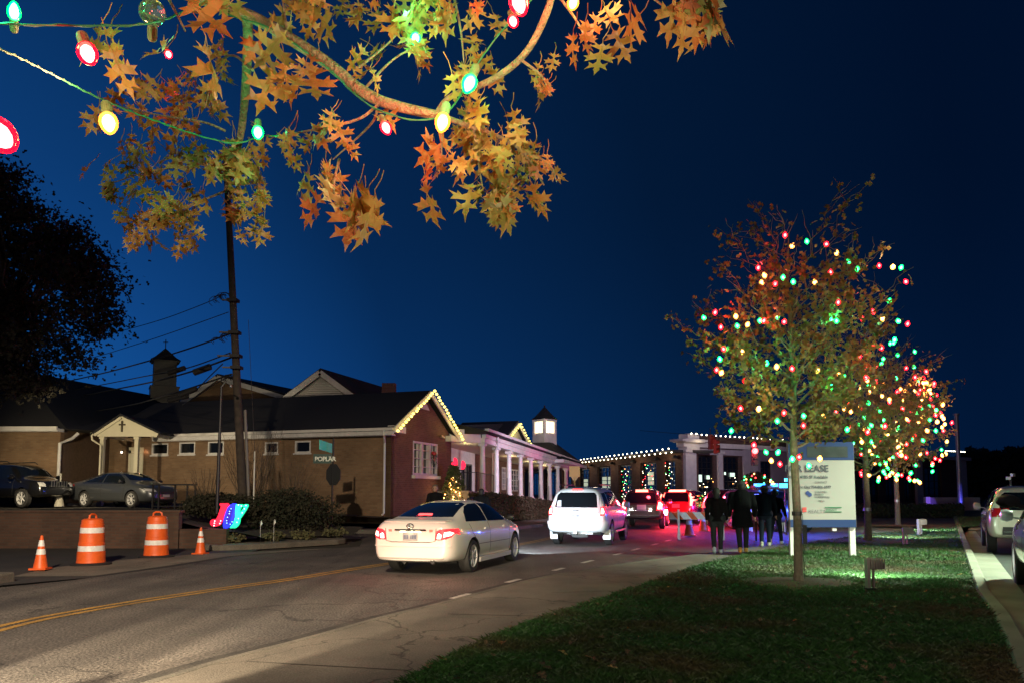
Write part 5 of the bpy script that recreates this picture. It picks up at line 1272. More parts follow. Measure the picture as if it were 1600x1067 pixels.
# pole base by the cars
pbp = P(93,785,31.6); pbp.z = 1.06
pb2 = thing('post_base', 'pale square post base standing between the two parked cars', 'post', pbp)
mb = MB(); mb.lathe([(.19,0),(.18,.08),(.13,.28),(.12,.34),(.14,.36),(.03,.40),(.028,1.35)], n=12); mb.build('post', mat('pale_concrete', (.42,.40,.33), .8, var=.3), pb2)
# wheel stops on the raised lot
for i, (u, lb_) in enumerate(((50,'concrete wheel stop under the black parked car'),(102,'concrete wheel stop between the parked cars'),(268,'concrete wheel stop right of the grey sedan'))):
    q = P(u, 786, 33.4); o = thing('wheel_stop', lb_, 'wheel stop', (q.x, 33.4, 1.05))
    mb = MB(); mb.prism([(-.9,-.09,0),(-.9,.09,0),(-.9,.06,.12),(-.9,-.06,.12)], (1.8,0,0)); mb.build('stop', CONC, o)
# black railing right of the parked sedan
rl_ = thing('metal_railing', 'low dark metal railing on the wall top right of the grey parked sedan', 'railing', P(300,785,27))
mb = MB(); y = 27.0
ps = [P(u, 0, y).x for u in (267,276,300,318,330)]
for x in ps: mb.box((x,y,1.45), (.05,.05,.9))
mb.box(((ps[0]+ps[-1])/2,y,1.90), (ps[-1]-ps[0]+.1,.05,.05)); mb.box(((ps[0]+ps[-1])/2,y,1.15), (ps[-1]-ps[0],.03,.03))
mb.build('rail', DARKM, rl_, world=True)
# stop sign with street names
sp_ = P(518,808,27.6); sp_.z = .45; zt_ = P(518,684,27.6).z
ss = thing('stop_sign', 'back of a stop sign on a dark pole carrying two green street name plates', 'road sign', sp_)
mb = MB(); mb.tube([sp_, V((sp_.x+.02, sp_.y, zt_))], .035, 8); mb.build('pole', DARKM, ss, world=True)
oc = P(520.5,741,27.55); n8 = 8; r_ = .41
mb = MB(); xd = V((.80,-.6,0)); 
mb.prism([oc+xd*(r_*math.cos(PI/8+k*PI/4))+V((0,0,r_*math.sin(PI/8+k*PI/4)*1.0)) for k in range(8)], V((.01,.02,0))); mb.build('octagon_plate', mat('sign_back', (.05,.052,.05), .5, metal=.4), ss, world=True)
GREENS = mat('sign_green', (.004,.045,.035), .4); 
pa, pb3 = P(489.5,716,27.5), P(518,716,27.5); hh = .34
mb = MB(); mb.prism([pa+V((0,0,-hh/2)), pb3+V((0,0,-hh/2)), pb3+V((0,0,hh/2)), pa+V((0,0,hh/2))], (0,.02,0)); pl_ = mb.build('name_plate', GREENS, ss, world=True)
mb = MB(); text_on(mb, 'POPLAR', .225, pa+V((.05,-.012,-.085)), (1,0,0), (0,0,1), extrude=.002, offset=.004, space=.92); text_on(mb, 'ST', .09, pa+V((.555,-.012,.03)), (1,0,0), (0,0,1), extrude=.002)
mb.build('lettering', mat('sign_letter', (.75,.80,.72), .4), pl_, world=True)
qa, qb = P(499,694,27.2), P(518,700,27.8); hh = .34
mb = MB(); nrm = V((.02,.01,0)); mb.prism([qa+V((0,0,-hh/2)), qb+V((0,0,-hh/2)), qb+V((0,0,hh/2)), qa+V((0,0,hh/2))], nrm)
pl2 = mb.build('name_plate', mat('plate_teal', (.06,.60,.50), .3), ss, world=True)
mb = MB(); xd2 = (qb-qa).normalized(); 
for k in range(5): mb.prism([qa+xd2*(.08+k*.085)+V((-.01,-.02,-.08)), qa+xd2*(.13+k*.085)+V((-.01,-.02,-.08)), qa+xd2*(.13+k*.085)+V((-.01,-.02,.06-.03*(k%2))), qa+xd2*(.08+k*.085)+V((-.01,-.02,.06))], (0,.004,0))
mb.build('lettering', mat('sign_letter_pale', (.8,.8,.8), .4), pl2, world=True)
# JOY letters
def px_poly(pts, Y, s=15.24, u0=320, v0=770): return [P(u0+x/s, v0+y/s, Y) for x, y in pts]
JY = 23.3
jc = P(358,824,JY)
jo = thing('joy_letters', 'lit slanted letters JOY in red, blue and green on the bank', 'light sign', jc)
J = [(355,240),(545,235),(580,290),(505,370),(470,470),(430,600),(405,670),(370,740),(300,780),(230,790),(160,775),(125,730),(125,680),(150,635),(200,615),(240,625),(275,600),(310,540),(335,460),(385,310),(355,280)]
Oo = [(735,240),(745,300),(725,420),(718,560),(690,640),(640,730),(590,800),(530,835),(440,830),(430,760),(440,660),(465,550),(500,440),(545,340),(610,270),(670,240)]
Oi = [(640,350),(655,420),(630,540),(590,650),(545,720),(510,720),(500,640),(525,520),(560,420),(600,360)]
Yy = [(742,262),(890,262),(900,310),(850,345),(830,430),(845,460),(925,340),(912,285),(960,258),(1020,262),(1030,300),(990,380),(900,520),(840,600),(820,720),(775,790),(720,830),(600,832),(600,810),(660,740),(700,640),(722,560),(722,420)]
GL = {'J':emit('joy_red', (1,.012,.045), 1.25), 'O':emit('joy_blue', (.01,.03,1), 1.1), 'Y':emit('joy_green', (.01,1,.40), 1.0)}
for nm, poly, m in (('J',J,GL['J']),('Y',Yy,GL['Y'])):
    mb = MB(); mb.prism(px_poly(poly, JY), (0,.08,0)); mb.build('letter', m, jo, world=True)
mb = MB(); mb.prism(px_poly(Oo, JY+.03), (0,.08,0)); lo = mb.build('letter', GL['O'], jo, world=True)
mb = MB(); mb.prism(px_poly(Oi, JY-.005), (0,.03,0)); mb.build('letter_centre', emit('joy_blue_deep', (.005,.01,.35), .5), lo, world=True)
mb = MB()
for x, y in ((238,660),(228,712),(218,770),(378,655),(357,720)): mb.ball(px_poly([(x,y)], JY-.03)[0], .018, 6)
mb.build('bulb', emit('joy_spark', (1,.55,.6), 4), jo, world=True)
mb = MB()
for x, y in ((625,365),(590,430),(582,485),(520,650),(525,708),(605,735),(540,570),(650,680)): mb.ball(px_poly([(x,y)], JY-.035)[0], .015, 6)
mb.build('bulb', emit('joy_spark_blue', (.3,.6,1), 3.2), jo, world=True)
mb = MB()
for x, y in ((870,300),(940,370),(890,465),(800,600),(765,690),(800,275),(980,290)): mb.ball(px_poly([(x,y)], JY-.03)[0], .018, 6)
mb.build('bulb', emit('joy_spark_green', (.5,1,.85), 3), jo, world=True)
mb = MB()
for x in (200,520,680): q = px_poly([(x,820)], JY+.05)[0]; mb.box((q.x,q.y+.08,(q.z+.3)/2), (.03,.03,abs(q.z-.3)+.2))
mb.build('frame', DARKM, jo, world=True)
lamp('joy_glow', 'POINT', P(340,805,JY-.5), 5, (1,.02,.08), .15); lamp('joy_glow', 'POINT', P(357,800,JY-.5), 5, (.03,.06,1), .15); lamp('joy_glow', 'POINT', P(375,800,JY-.5), 6, (.02,1,.45), .15)
# lease sign
sY = 18.6
sl_, sr_ = P(1237,872,sY), P(1333,872,sY); ls = thing('lease_sign', 'large white lease sign with blue bands on two white posts', 'sign', ((sl_.x+sr_.x)/2, sY, LZ))
zz = lambda v: P(1280, v, sY).z
xl, xr = P(1233,780,sY).x, P(1336,780,sY).x
SGW = mat('sign_white', (.36,.31,.30), .45, var=.06, scale=2); SGB = mat('sign_blue', (.016,.035,.13), .45)
ztop = zz(690)
mb = MB(); mb.box(((xl+xr)/2, sY, (zz(823)+ztop)/2), (xr-xl, .04, ztop-zz(823))); mb.build('panel', SGW, ls, world=True)
mb = MB(); mb.box(((xl+xr)/2, sY-.023, (zz(811)+zz(823))/2), (xr-xl-.01, .006, zz(811)-zz(823)))
mb.box(((xl+xr)/2, sY-.023, (zz(718)+ztop)/2), (xr-xl-.01, .006, ztop-zz(718))); mb.build('blue_band', SGB, ls, world=True)
mb = MB(); mb.box(((xl+xr)/2+.15, sY-.028, (zz(714)+zz(697))/2), ((xr-xl)*.62, .006, zz(697)-zz(714))); mb.build('picture', mat('dim_picture', (.04,.045,.05), .5, var=.6, scale=3), ls, world=True)
mb = MB(); text_on(mb, 'FOR LEASE', .222, P(1226,736,sY-.03), (1,0,0), (0,0,1), extrude=.002, offset=.004)
for t, sz, u, v in (('2800 to 4185 SF Available', .095, 1229, 746.5),): text_on(mb, t, sz, P(u, v, sY-.03), (1,0,0), (0,0,1), extrude=.001, offset=.002)
text_on(mb, 'CONTACT', .062, P(1273,754,sY-.03), (1,0,0), (0,0,1), extrude=.001); text_on(mb, 'Eric Clay 704-806-6577', .085, P(1246,762,sY-.03), (1,0,0), (0,0,1), extrude=.001, offset=.002)
for k, t in enumerate(('COLDWELL', 'BANKER', 'COMMERCIAL')): text_on(mb, t, .058, P(1273,769+k*4,sY-.03), (1,0,0), (0,0,1), extrude=.001)
text_on(mb, 'MECA', .055, P(1279,783,sY-.03), (1,0,0), (0,0,1), extrude=.001)
text_on(mb, 'REALTY', .12, P(1263,801,sY-.03), (1,0,0), (0,0,1), extrude=.001, offset=-.002)
mb.build('lettering', mat('sign_ink', (.07,.07,.09), .5), ls, world=True)
mb = MB(); 
for k in (0, 1):
    c = P(1262+k*3.2, 769.5+k*2.6, sY-.03); mb.prism([c+V((.055*math.cos(a), 0, .055*math.sin(a))) for a in [PI/6+j*PI/3 for j in range(6)]], (0,.004,0))
mb.build('emblem', mat('emblem_blue', (.03,.05,.20), .5), ls, world=True)
mb = MB()
for k in range(3): c = P(1257,793+k*2.5,sY-.03); mb.box(c, (.10,.004,.03))
mb.build('red_mark', mat('red_mark', (.65,.06,.06), .5), ls, world=True)
mb = MB(); g0_, g1_ = P(1289,799,sY-.03), P(1315,792,sY-.03)
for z in (g0_.z, g1_.z): mb.box(((g0_.x+g1_.x)/2, sY-.03, z), (g1_.x-g0_.x, .004, .018))
text_on(mb, 'BESSANT', .066, (g0_.x+.03, sY-.03, g0_.z+.03), (1,0,0), (0,0,1), extrude=.001)
mb.build('green_mark', mat('green_mark', (.02,.16,.07), .5), ls, world=True)
for u in (1238.5,1332):
    x = P(u, 850, sY+.06).x; mb = MB(); mb.box((x, sY+.07, (LZ+ztop)/2), (.13,.09,ztop-LZ)); mb.build('post', WHITE, ls, world=True)
mb = MB(); mb.box((P(1304,827,sY).x, sY+.02, zz(826.5)), (.10,.05,.07)); mb.build('bracket', WHITE, ls, world=True)
# flood lamps on stakes
def floodlamp(label, p, s=1.0, rz=0):
    o = thing('flood_lamp', label, 'flood lamp', p, rz, 'flood lamps on stakes in the lawn'); o.scale = (s, s, s)
    FB = mat('flood_housing', (.30,.25,.24), .5, var=.1)
    mb = MB(); mb.box((.10,0,.40), (.22,.10,.15)); mb.box((.10,.065,.40), (.25,.03,.18))
    for k in range(5): mb.box((.02+k*.04,-.06,.40), (.012,.03,.13))
    h = mb.build('housing', FB, o)
    mb = MB(); mb.box((.10,.084,.40), (.20,.008,.13)); mb.build('lens', emit('flood_lens', (.9,1,.92), 14), h)
    mb = MB(); mb.box((-.045,0,.24), (.045,.10,.48)); mb.box((.045,.0,.17), (.02,.05,.34)); mb.build('bracket', FB, o)
    mb = MB(); mb.tube([(.0,0,.02),(.0,0,-.06)], [.03,.008], 6); mb.box((0,0,.02), (.16,.12,.03)); mb.build('stake', BLACKP, o)
    return o
floodlamp('nearest flood lamp on a stake, its dull back turned to the viewer', G(1361,921,LZ), 1.0)
floodlamp('middle flood lamp on a stake right of the second oak, lit white', G(1415,851,LZ), 1.05, R(-10))
floodlamp('farthest flood lamp on a stake near the third oak, lit white', G(1438,836,LZ), 1.2, R(15))
# traffic signals
SIGH0 = mat('signal_housing', (.16,.06,.02), .5)
def signal(label, c, rz, s=1.0, lit=None):
    SIGH = BLACKP if lit is not None else SIGH0
    o = thing('traffic_signal', label, 'traffic light', c, rz); o.scale = (s, s, s)
    mb = MB(); mb.box((0,0,0), (.34,.22,1.05)); mb.build('housing', SIGH, o)
    for k, z in enumerate((.33,0,-.33)):
        mb = MB(); mb.lathe([(.13,0),(.14,.0),(.14,.20),(.13,.20)], (0,-.11,z), 14, axis=(0,-1,0)); v_ = mb.build('visor', SIGH, o)
        mb = MB(); mb.lathe([(.01,.012),(.12,.01),(.12,0)], (0,-.112,z), 14, axis=(0,-1,0)); mb.build('lens', emit('signal_red', (1,.03,.05), 30) if lit == k else BLACKP, v_)
    mb = MB(); mb.tube([(0,0,.52),(0,0,1.0)], .03, 6); mb.build('hanger', DARKM, o)
    return o
signal('unlit backside traffic signal hanging before the white cornice, left one of the pair', P(1110,690,46), R(100), .85)
signal('traffic signal just below and right of the other, turned aside', P(1118,697,45.4), R(60), .8)
sg = signal('traffic signal glowing bright red beside the first oak crown', P(1178.5,713,40), R(0), .9, lit=0)
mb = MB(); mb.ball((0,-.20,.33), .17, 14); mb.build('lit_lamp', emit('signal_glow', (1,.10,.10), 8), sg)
o = thing('signal_wire', 'thin wire carrying the traffic signals across the street', 'cable', P(1020,668,50))
mb = MB(); mb.tube([P(1000,672,60), P(1110,681,46), P(1178,692,40), P(1300,672,35)], .015, 5); mb.build('wire', CABLE, o, world=True)
lamp('signal_light', 'POINT', P(1178.5,708,39.5), 60, (1,.05,.05), .1)
# yellow warning sign back at the porch
yp = P(898,765,52); yp.z = 0
ys = thing('yellow_sign', 'small yellow warning sign plate on a post right of the last white column', 'road sign', yp)
mb = MB(); zc_ = P(897,736,52).z; mb.box((0,0,zc_), (.72,.03,.72)); mb.build('plate', mat('sign_yellow', (.42,.30,.05), .5), ys)
mb = MB(); mb.tube([(0,.05,0),(0,.05,zc_+.3)], .05, 8); mb.prism([(-.25,.02,zc_-.36),(.25,.02,zc_-.36),(.1,.02,zc_-.6),(-.1,.02,zc_-.6)], (0,.02,0)); mb.build('post', mat('post_yellow', (.35,.27,.08), .5), ys)
lamp('sign_light', 'SPOT', yp+V((-1,-4,1.5)), 120, (1,.9,.6), .1, yp+V((0,0,zc_)), 20, .5)
# small ground boxes on the bank
for i, (u, v) in enumerate(((407,824),(428,822))):
    q = P(u, v, 23.5); o = thing('marker_flag', ('left' if i == 0 else 'right')+' one of two tiny white marker flags at the foot of the dark bush', 'marker', (q.x, q.y, .25))
    mb = MB(); mb.tube([(0,0,-.1),(0,0,q.z-.05)], .006, 4); mb.prism([(0,0,q.z-.20),(.06,0,q.z-.12),(.02,0,q.z-.02)], (0,.005,0)); mb.build('flag', WHITE, o)
# boundary lamp on small stand far right
q = P(1580,762,30); o = thing('lot_sign', 'small pale double-headed fixture on a thin pole above the parked white cars', 'lamp', (q.x, q.y, .0))
mb = MB(); mb.tube([(0,0,0),(0,0,q.z+.3)], .04, 6); mb.build('pole', DARKM, o)
for s in (-1, 1): mb = MB(); mb.box((s*.09,0,q.z+.45+.06*s), (.16,.10,.12), s*.5); mb.build('fixture', mat('pale_fixture', (.5,.46,.38), .5), o)
# ================= vehicles =================
def paint(name, c, rough=.25, metal=0, coat=1): return mat(name, c, rough, metal, coat=coat)
RIM = mat('alloy_rim', (.5,.5,.5), .4, metal=.1)
CHROME = mat('chrome', (.6,.6,.6), .12, metal=1)
TINT = mat('tinted_glass', (.006,.008,.010), .04, coat=1)
ARCH = mat('wheel_well', (.008,.008,.008), .95)
TYRE = mat('tyre', (.022,.021,.020), .75, var=.3, scale=30, bump=.3, bscale=90)
PLATE = mat('licence_plate', (.36,.35,.35), .35, var=.15, scale=30); PLT = mat('plate_digits', (.12,.14,.22), .5)
GAP = mat('panel_gap', (.02,.02,.02), .8)
LAMP_R = mat('red_lens', (.35,.008,.012), .12, coat=1)
ER_H = emit('brake_core', (1,.34,.27), 7); ER_M = emit('tail_red', (1,.018,.03), 1.6); ER_B = emit('brake_bright', (1,.05,.05), 5)
def eval_mesh(o):
    dg = bpy.context.evaluated_depsgraph_get(); e = o.evaluated_get(dg); return bpy.data.meshes.new_from_object(e)
class Car:
    def __init__(s, name, label, cat, spec, body_mat, rz, loc, grp=None):
        s.sp = spec; s.root = thing(name, label, cat, loc, rz, grp); s.mat = body_mat
        K = spec; L = K['L']; ys = K['ys']; mb = MB(); n = 10
        for y in ys:
            zt, zb, w_, wr, zf = (interp(K[k], y) for k in ('zt','zb','w','wr','zf'))
            zm = (zb+zf)/2
            half = [(.0,zf),(w_-.16,zf),(w_-.03,zf+.05),(w_,zm-.02),(w_-.006,lerp(zm,zb,.55)),(w_-.045,zb),(lerp(w_-.07,wr,.5) if zt-zb > .12 else lerp(w_-.05,wr,.5),lerp(zb,zt,.5)),(wr,zt-min(.07,(zt-zb)*.25)),(wr*.62,zt-.006),(0,zt)]
            mb.v += [(x, y, z) for x, z in half]+[(-x, y, z) for x, z in half[-2:0:-1]]
        m = 2*n-2; k = len(ys)
        mb.f = [[i*m+j, i*m+(j+1)%m, (i+1)*m+(j+1)%m, (i+1)*m+j] for i in range(k-1) for j in range(m)]
        for e, rev in ((0, False), (k-1, True)):
            o_ = e*m; 
            for j in range(n-1):  # quads across the nose and tail
                q = [o_+j, o_+j+1, o_+(m-j-1) % m if j+1 < n-1 else o_+j+1, o_+((m-j) % m)]
                q = [o_+j, o_+j+1, o_+(m-j-1), o_+((m-j) % m)] if j+1 < n-1 else None
                if j == 0: q = [o_, o_+1, o_+m-1]
                if q is None: q = [o_+n-2, o_+n-1, o_+n]
                mb.f.append(q)
        mb.m = [0]*len(mb.f)
        b = mb.build('body', [body_mat, ARCH], s.root)
        md = b.modifiers.new('s', 'SUBSURF'); md.levels = 2; md.render_levels = 2
        me = eval_mesh(b); b.modifiers.clear(); b.data = me
        bm = bmesh.new(); bm.from_mesh(me); s.bvh = BVHTree.FromBMesh(bm); bm.free()
        r = K['r']
        for (wy, sx) in [(wy, sx) for wy in K['wheels'] for sx in (-1, 1)]:
            cb_ = MB(); cb_.lathe([(r*1.14,0),(r*1.14,.6)], (sx*(K['tw']-.26), wy, r+.01), 32, axis=(sx,0,0)); c = cb_.build('cut', ARCH, None)
            c.location = s.root.location; c.rotation_euler = s.root.rotation_euler
            md = b.modifiers.new('b', 'BOOLEAN'); md.operation = 'DIFFERENCE'; md.object = c; md.solver = 'EXACT'
            try: md.material_mode = 'TRANSFER'
            except Exception: pass
            me = eval_mesh(b); b.modifiers.clear(); b.data = me; bpy.data.objects.remove(c)
        me.shade_smooth()
        try: me.set_sharp_from_angle(angle=R(32))
        except Exception: pass
        s.body = b
        wp = None
        for wy in K['wheels']:
            for sx in (-1, 1): 
                if wp is None: wp = s.wheel(r, K.get('spokes', 6)); o = wp
                else: o = copy_tree(wp, s.root)
                o.location = (sx*(K['tw']-.11), wy, r); o.rotation_euler = (0, 0, 0 if sx > 0 else PI)
    def wheel(s, r, ns):
        mb = MB(); w_ = .11
        mb.lathe([(r*.70,-w_),(r*.93,-w_),(r,-w_*.75),(r,w_*.75),(r*.93,w_),(r*.70,w_)], axis=(1,0,0), n=36, cap=False); t = mb.build('wheel', TYRE, s.root, smooth=True)
        mb = MB(); mb.lathe([(r*.71,-w_*.9),(r*.71,w_*.92),(r*.66,w_*.95),(r*.62,w_*.6),(r*.62,-w_*.8)], axis=(1,0,0), n=36, cap=False); mb.build('rim', RIM, t, smooth=True)
        mb = MB(); mb.lathe([(r*.62,w_*.1),(r*.60,w_*.15)], axis=(1,0,0), n=24); mb.build('brake_disc', ARCH, t)
        mb = MB(); mb.lathe([(r*.16,w_*.3),(r*.15,w_*.85),(r*.05,w_*.9)], axis=(1,0,0), n=14)
        for k in range(ns):
            a = 2*PI*k/ns; M = Matrix.Rotation(a, 3, 'X')
            mb.add([M@V(p) for p in [(w_*.5,-r*.07,r*.1),(w_*.5,r*.07,r*.1),(w_*.6,r*.05,r*.66),(w_*.6,-r*.05,r*.66),(w_*.85,-r*.05,r*.1),(w_*.85,r*.05,r*.1),(w_*.9,r*.035,r*.66),(w_*.9,-r*.035,r*.66)]], [[0,1,2,3],[4,5,6,7],[0,1,5,4],[1,2,6,5],[2,3,7,6],[3,0,4,7]])
        mb.build('spokes', RIM, t)
        return t
    def patch(s, name, poly, side, m, off=.006, parent=None, mi=None, seg=.09, thick=.012):
        """a panel laid on the body: poly in the plane seen from that side (rear/front: x,z; right/left: y,z; top: x,y)"""
        bm = bmesh.new()
        f = bm.faces.new([bm.verts.new((a, b, 0)) for a, b in poly]); bmesh.ops.triangulate(bm, faces=bm.faces)
        for _ in range(5):
            es = [e for e in bm.edges if e.calc_length() > seg]
            if not es: break
            bmesh.ops.subdivide_edges(bm, edges=es, cuts=1); bmesh.ops.triangulate(bm, faces=bm.faces)
        O = {'rear':lambda a,b:((a,-9,b),(0,1,0)), 'front':lambda a,b:((a,9,b),(0,-1,0)), 'right':lambda a,b:((9,a,b),(-1,0,0)), 'left':lambda a,b:((-9,a,b),(1,0,0)), 'top':lambda a,b:((a,b,9),(0,0,-1))}[side]
        vs = []; lo = []
        for v in bm.verts:
            o_, d = O(v.co.x, v.co.y); h = s.bvh.ray_cast(V(o_), V(d))
            if h[0] is None: 
                h = s.bvh.find_nearest(V(o_)+V(d)*(9-s.sp['L']/2 if side in ('rear','front') else 8.2))
            nr = h[1] if h[1].dot(V(d)) < 0 else -h[1]
            vs.append(h[0]+nr*off); lo.append(h[0]-nr*thick)
        bm.verts.index_update(); n = len(vs)
        fs = [[v.index for v in f.verts] for f in bm.faces]; mb = MB()
        mb.add(vs+lo, fs+[[n+e.verts[0].index, n+e.verts[1].index, e.verts[1].index, e.verts[0].index] for e in bm.edges if e.is_boundary])
        bm.free(); return mb.build(name, m, parent or s.root, smooth=True)
    def mir(s, name, poly, m, side='rear', **kw):
        a = s.patch(name, poly, side, m, **kw); b = s.patch(name, [(-x, z) for x, z in poly][::-1], side, m, **kw); return a, b
    def sides(s, name, poly, m, **kw): return s.patch(name, poly, 'right', m, **kw), s.patch(name, poly, 'left', m, **kw)
    def line(s, name, pts, side, m=GAP, w_=.007, **kw):
        L = []; Rr = []; pts = [V((a, b, 0)) for a, b in pts]; k = len(pts)
        for i, p in enumerate(pts):
            d = (pts[min(i+1,k-1)]-pts[max(i-1,0)]).normalized(); q = V((-d.y, d.x, 0))*w_; L.append((p+q)[:2]); Rr.append((p-q)[:2])
        return s.patch(name, L+Rr[::-1], side, m, off=.002, thick=.004, **kw)
    def mirror(s, y, z, x, m, sz=(.20,.10,.13)):
        for sx in (-1, 1):
            mb = MB(); a, b, c = sz; cx_ = sx*(x+a/2+.03)
            mb.lathe([(.01,-a/2),(b*.75,-a*.42),(b,0),(b*.85,a*.4),(.02,a/2)], (cx_, y, z), 12, axis=(sx,0,0)); mb.bar((sx*(x-.06),y+.02,z-.05), (sx*(x+.08),y,z-.03), .05, .03); mb.build('mirror', m, s.root, smooth=True)
    def plate(s, y, z, txt=True, w_=.31, h=.155):
        pt = s.patch('licence_plate', [(-w_/2,z-h/2),(w_/2,z-h/2),(w_/2,z+h/2),(-w_/2,z+h/2)], 'rear', PLATE, off=.015, seg=.4)
        return pt
SEDAN = dict(L=4.81, r=.33, wheels=(-1.31,1.47), tw=.90, spokes=7,
  ys=[-2.41,-2.39,-2.33,-2.2,-2.0,-1.8,-1.6,-1.35,-1.05,-.75,-.4,0,.35,.65,.95,1.2,1.4,1.7,2.0,2.2,2.33,2.4],
  zt=[(-2.41,.93),(-2.38,1.02),(-2.3,1.075),(-2.0,1.10),(-1.78,1.135),(-1.35,1.29),(-.95,1.405),(-.5,1.455),(0,1.465),(.4,1.435),(.7,1.36),(1.35,1.04),(1.8,.955),(2.15,.86),(2.33,.74),(2.4,.62)],
  zb=[(-2.41,.86),(-2.3,.93),(-1.8,.96),(0,.93),(1.2,.90),(1.8,.84),(2.2,.74),(2.4,.55)],
  w=[(-2.41,.70),(-2.36,.79),(-2.2,.865),(-1.9,.90),(-1,.912),(1,.912),(1.7,.895),(2.05,.84),(2.25,.74),(2.4,.55)],
  wr=[(-2.41,.60),(-2.1,.74),(-1.8,.70),(-1.35,.62),(-.9,.575),(0,.59),(.6,.59),(1.3,.68),(1.9,.70),(2.2,.62),(2.4,.45)],
  zf=[(-2.41,.30),(-2.3,.26),(-1.7,.24),(1.8,.20),(2.2,.22),(2.4,.32)])
def sedan_common(c, gl=TINT):
    c.patch('rear_window', [(-.60,1.125),(.60,1.125),(.50,1.36),(.40,1.40),(-.40,1.40),(-.50,1.36)], 'rear', gl)
    c.patch('windscreen', [(-.64,1.10),(.64,1.10),(.50,1.37),(-.50,1.37)], 'front', gl)
    for sd in ('right','left'):
        c.patch('rear_side_window', [(-1.50,1.03),(-.33,1.01),(-.33,1.385),(-.70,1.37),(-.98,1.32),(-1.25,1.21)], sd, gl)
        c.patch('front_side_window', [(-.27,1.01),(1.02,.985),(.80,1.16),(.50,1.31),(.30,1.365),(-.27,1.385)], sd, gl)
        for l in ([(-.30,.99),(-.31,.60),(-.29,.34)],[(-1.40,.98),(-1.33,.80),(-1.10,.62),(-.93,.45),(-.91,.34)],[(1.06,.95),(1.03,.60),(1.0,.34)]): c.line('door_gap', l, sd)
        for y in (-.52,.72): c.patch('door_handle', [(y-.11,.845),(y+.11,.845),(y+.11,.875),(y-.11,.875)], sd, c.mat, off=.025, seg=.3)
        c.line('side_crease', [(-1.0,.56),(1.0,.55)], sd, w_=.005)
    c.mirror(.93, 1.05, .84, BLACKP, (.17,.07,.10))
# 1. white sedan
WPAINT = paint('pearl_white_paint', (.68,.65,.60), .35)
HD = R(-18)
rw_ = G(733,893); fwd = V((math.sin(R(18)), math.cos(R(18)), 0)); rgt = V((fwd.y, -fwd.x, 0))
base = rw_-rgt*.80+fwd*1.31
c = Car('white_sedan', 'white sedan seen from behind with lit brake lights, nearest moving car', 'car', SEDAN, WPAINT, HD, base, None); SC = c
sedan_common(c)
tl_, tr_ = c.mir('tail_light', [(.52,.70),(.66,.70),(.74,.72),(.875,.80),(.885,.88),(.80,.915),(.62,.905),(.55,.87)], ER_M, off=.008)
for sd in ('right','left'): c.patch('tail_light', [(-2.30,.80),(-1.98,.85),(-2.02,.915),(-2.32,.905)], sd, ER_M, off=.007)
c.mir('brake_lamp', [(.56,.725),(.64,.725),(.66,.80),(.60,.835),(.57,.80)], ER_H, off=.014); c.mir('brake_lamp', [(.69,.755),(.80,.785),(.83,.83),(.78,.86),(.70,.85)], ER_H, off=.014)
c.patch('high_brake_light', [(-.15,1.155),(.15,1.155),(.14,1.175),(-.14,1.175)], 'rear', ER_B, off=.02)
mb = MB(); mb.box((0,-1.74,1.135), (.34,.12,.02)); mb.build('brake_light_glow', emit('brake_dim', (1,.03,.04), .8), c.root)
for sx in (-1, 1): c.patch('plate_lamp', [(sx*.16-.07,.845),(sx*.16+.07,.845),(sx*.16+.05,.872),(sx*.16-.05,.872)], 'rear', emit('plate_lamp_glow', (1,.85,.5), 4), off=.012, seg=.3)
pt = c.plate(0,.76); 
mb = MB(); 
for k, x in enumerate((-.12,-.085,-.05,.02,.055,.09,.12)): mb.box((x,-2.432,.755), (.020 if k%2 else .024,.004,.075))
mb.build('plate_characters', PLT, pt)
c.patch('trunk_lip', [(-.66,1.035),(.66,1.035),(.68,1.065),(-.68,1.065)], 'rear', WPAINT, off=.02)
c.line('trunk_gap', [(-.54,.92),(-.52,.68),(-.40,.655),(.40,.655),(.52,.68),(.54,.92)], 'rear')
c.patch('plate_garnish', [(-.34,.875),(.34,.875),(.33,.905),(-.33,.905)], 'rear', CHROME, off=.016)
mb = MB(); n = 24
for a_, b_, r_ in ((.075,.048,.008),(.048,.024,.006),(.022,.045,.006)): mb.tube([(a_*math.cos(2*PI*k/n), -2.425, .965+b_*math.sin(2*PI*k/n)+(.018 if a_ < .06 and b_ < .03 else 0)) for k in range(n+1)], r_, 6, cap=False)
mb.build('oval_emblem', CHROME, c.root)
c.mir('reflector', [(.40,.855),(.47,.855),(.47,.90),(.40,.90)], mat('pink_reflector', (.55,.22,.18), .3), off=.008)
c.patch('bumper_line', [(-.80,.565),(.80,.565),(.81,.59),(-.81,.59)], 'rear', WPAINT, off=.014)
c.patch('lower_valance', [(-.66,.325),(.66,.325),(.70,.355),(-.70,.355)], 'rear', mat('grey_valance', (.34,.31,.28), .5), off=.012)
mb = MB(); mb.lathe([(.035,.0),(.05,.0),(.055,.12),(.045,.14),(.036,.12)], (.47,-2.28,.285), 16, axis=(0,-1,0)); mb.build('exhaust_pipe', CHROME, c.root)
mb = MB(); mb.box((0,-1.8,.30), (1.3,.7,.10)); mb.box((0,0,.22), (1.3,3.2,.06)); mb.build('underbody', ARCH, c.root)
for sx in (-1, 1): mb = MB(); mb.box((sx*.86,.08,.235), (.10,2.05,.10)); mb.build('side_skirt', WPAINT, c.root)
c.mir('head_lamp', [(.40,.62),(.78,.64),(.76,.76),(.45,.74)], mat('headlamp_glass', (.5,.5,.5), .1), side='front')
lamp('brake_glow', 'POINT', base-fwd*2.85+rgt*.78+V((0,0,.85)), 8, (1,.04,.05), .08); lamp('brake_glow', 'POINT', base-fwd*2.85-rgt*.78+V((0,0,.85)), 8, (1,.04,.05), .08)
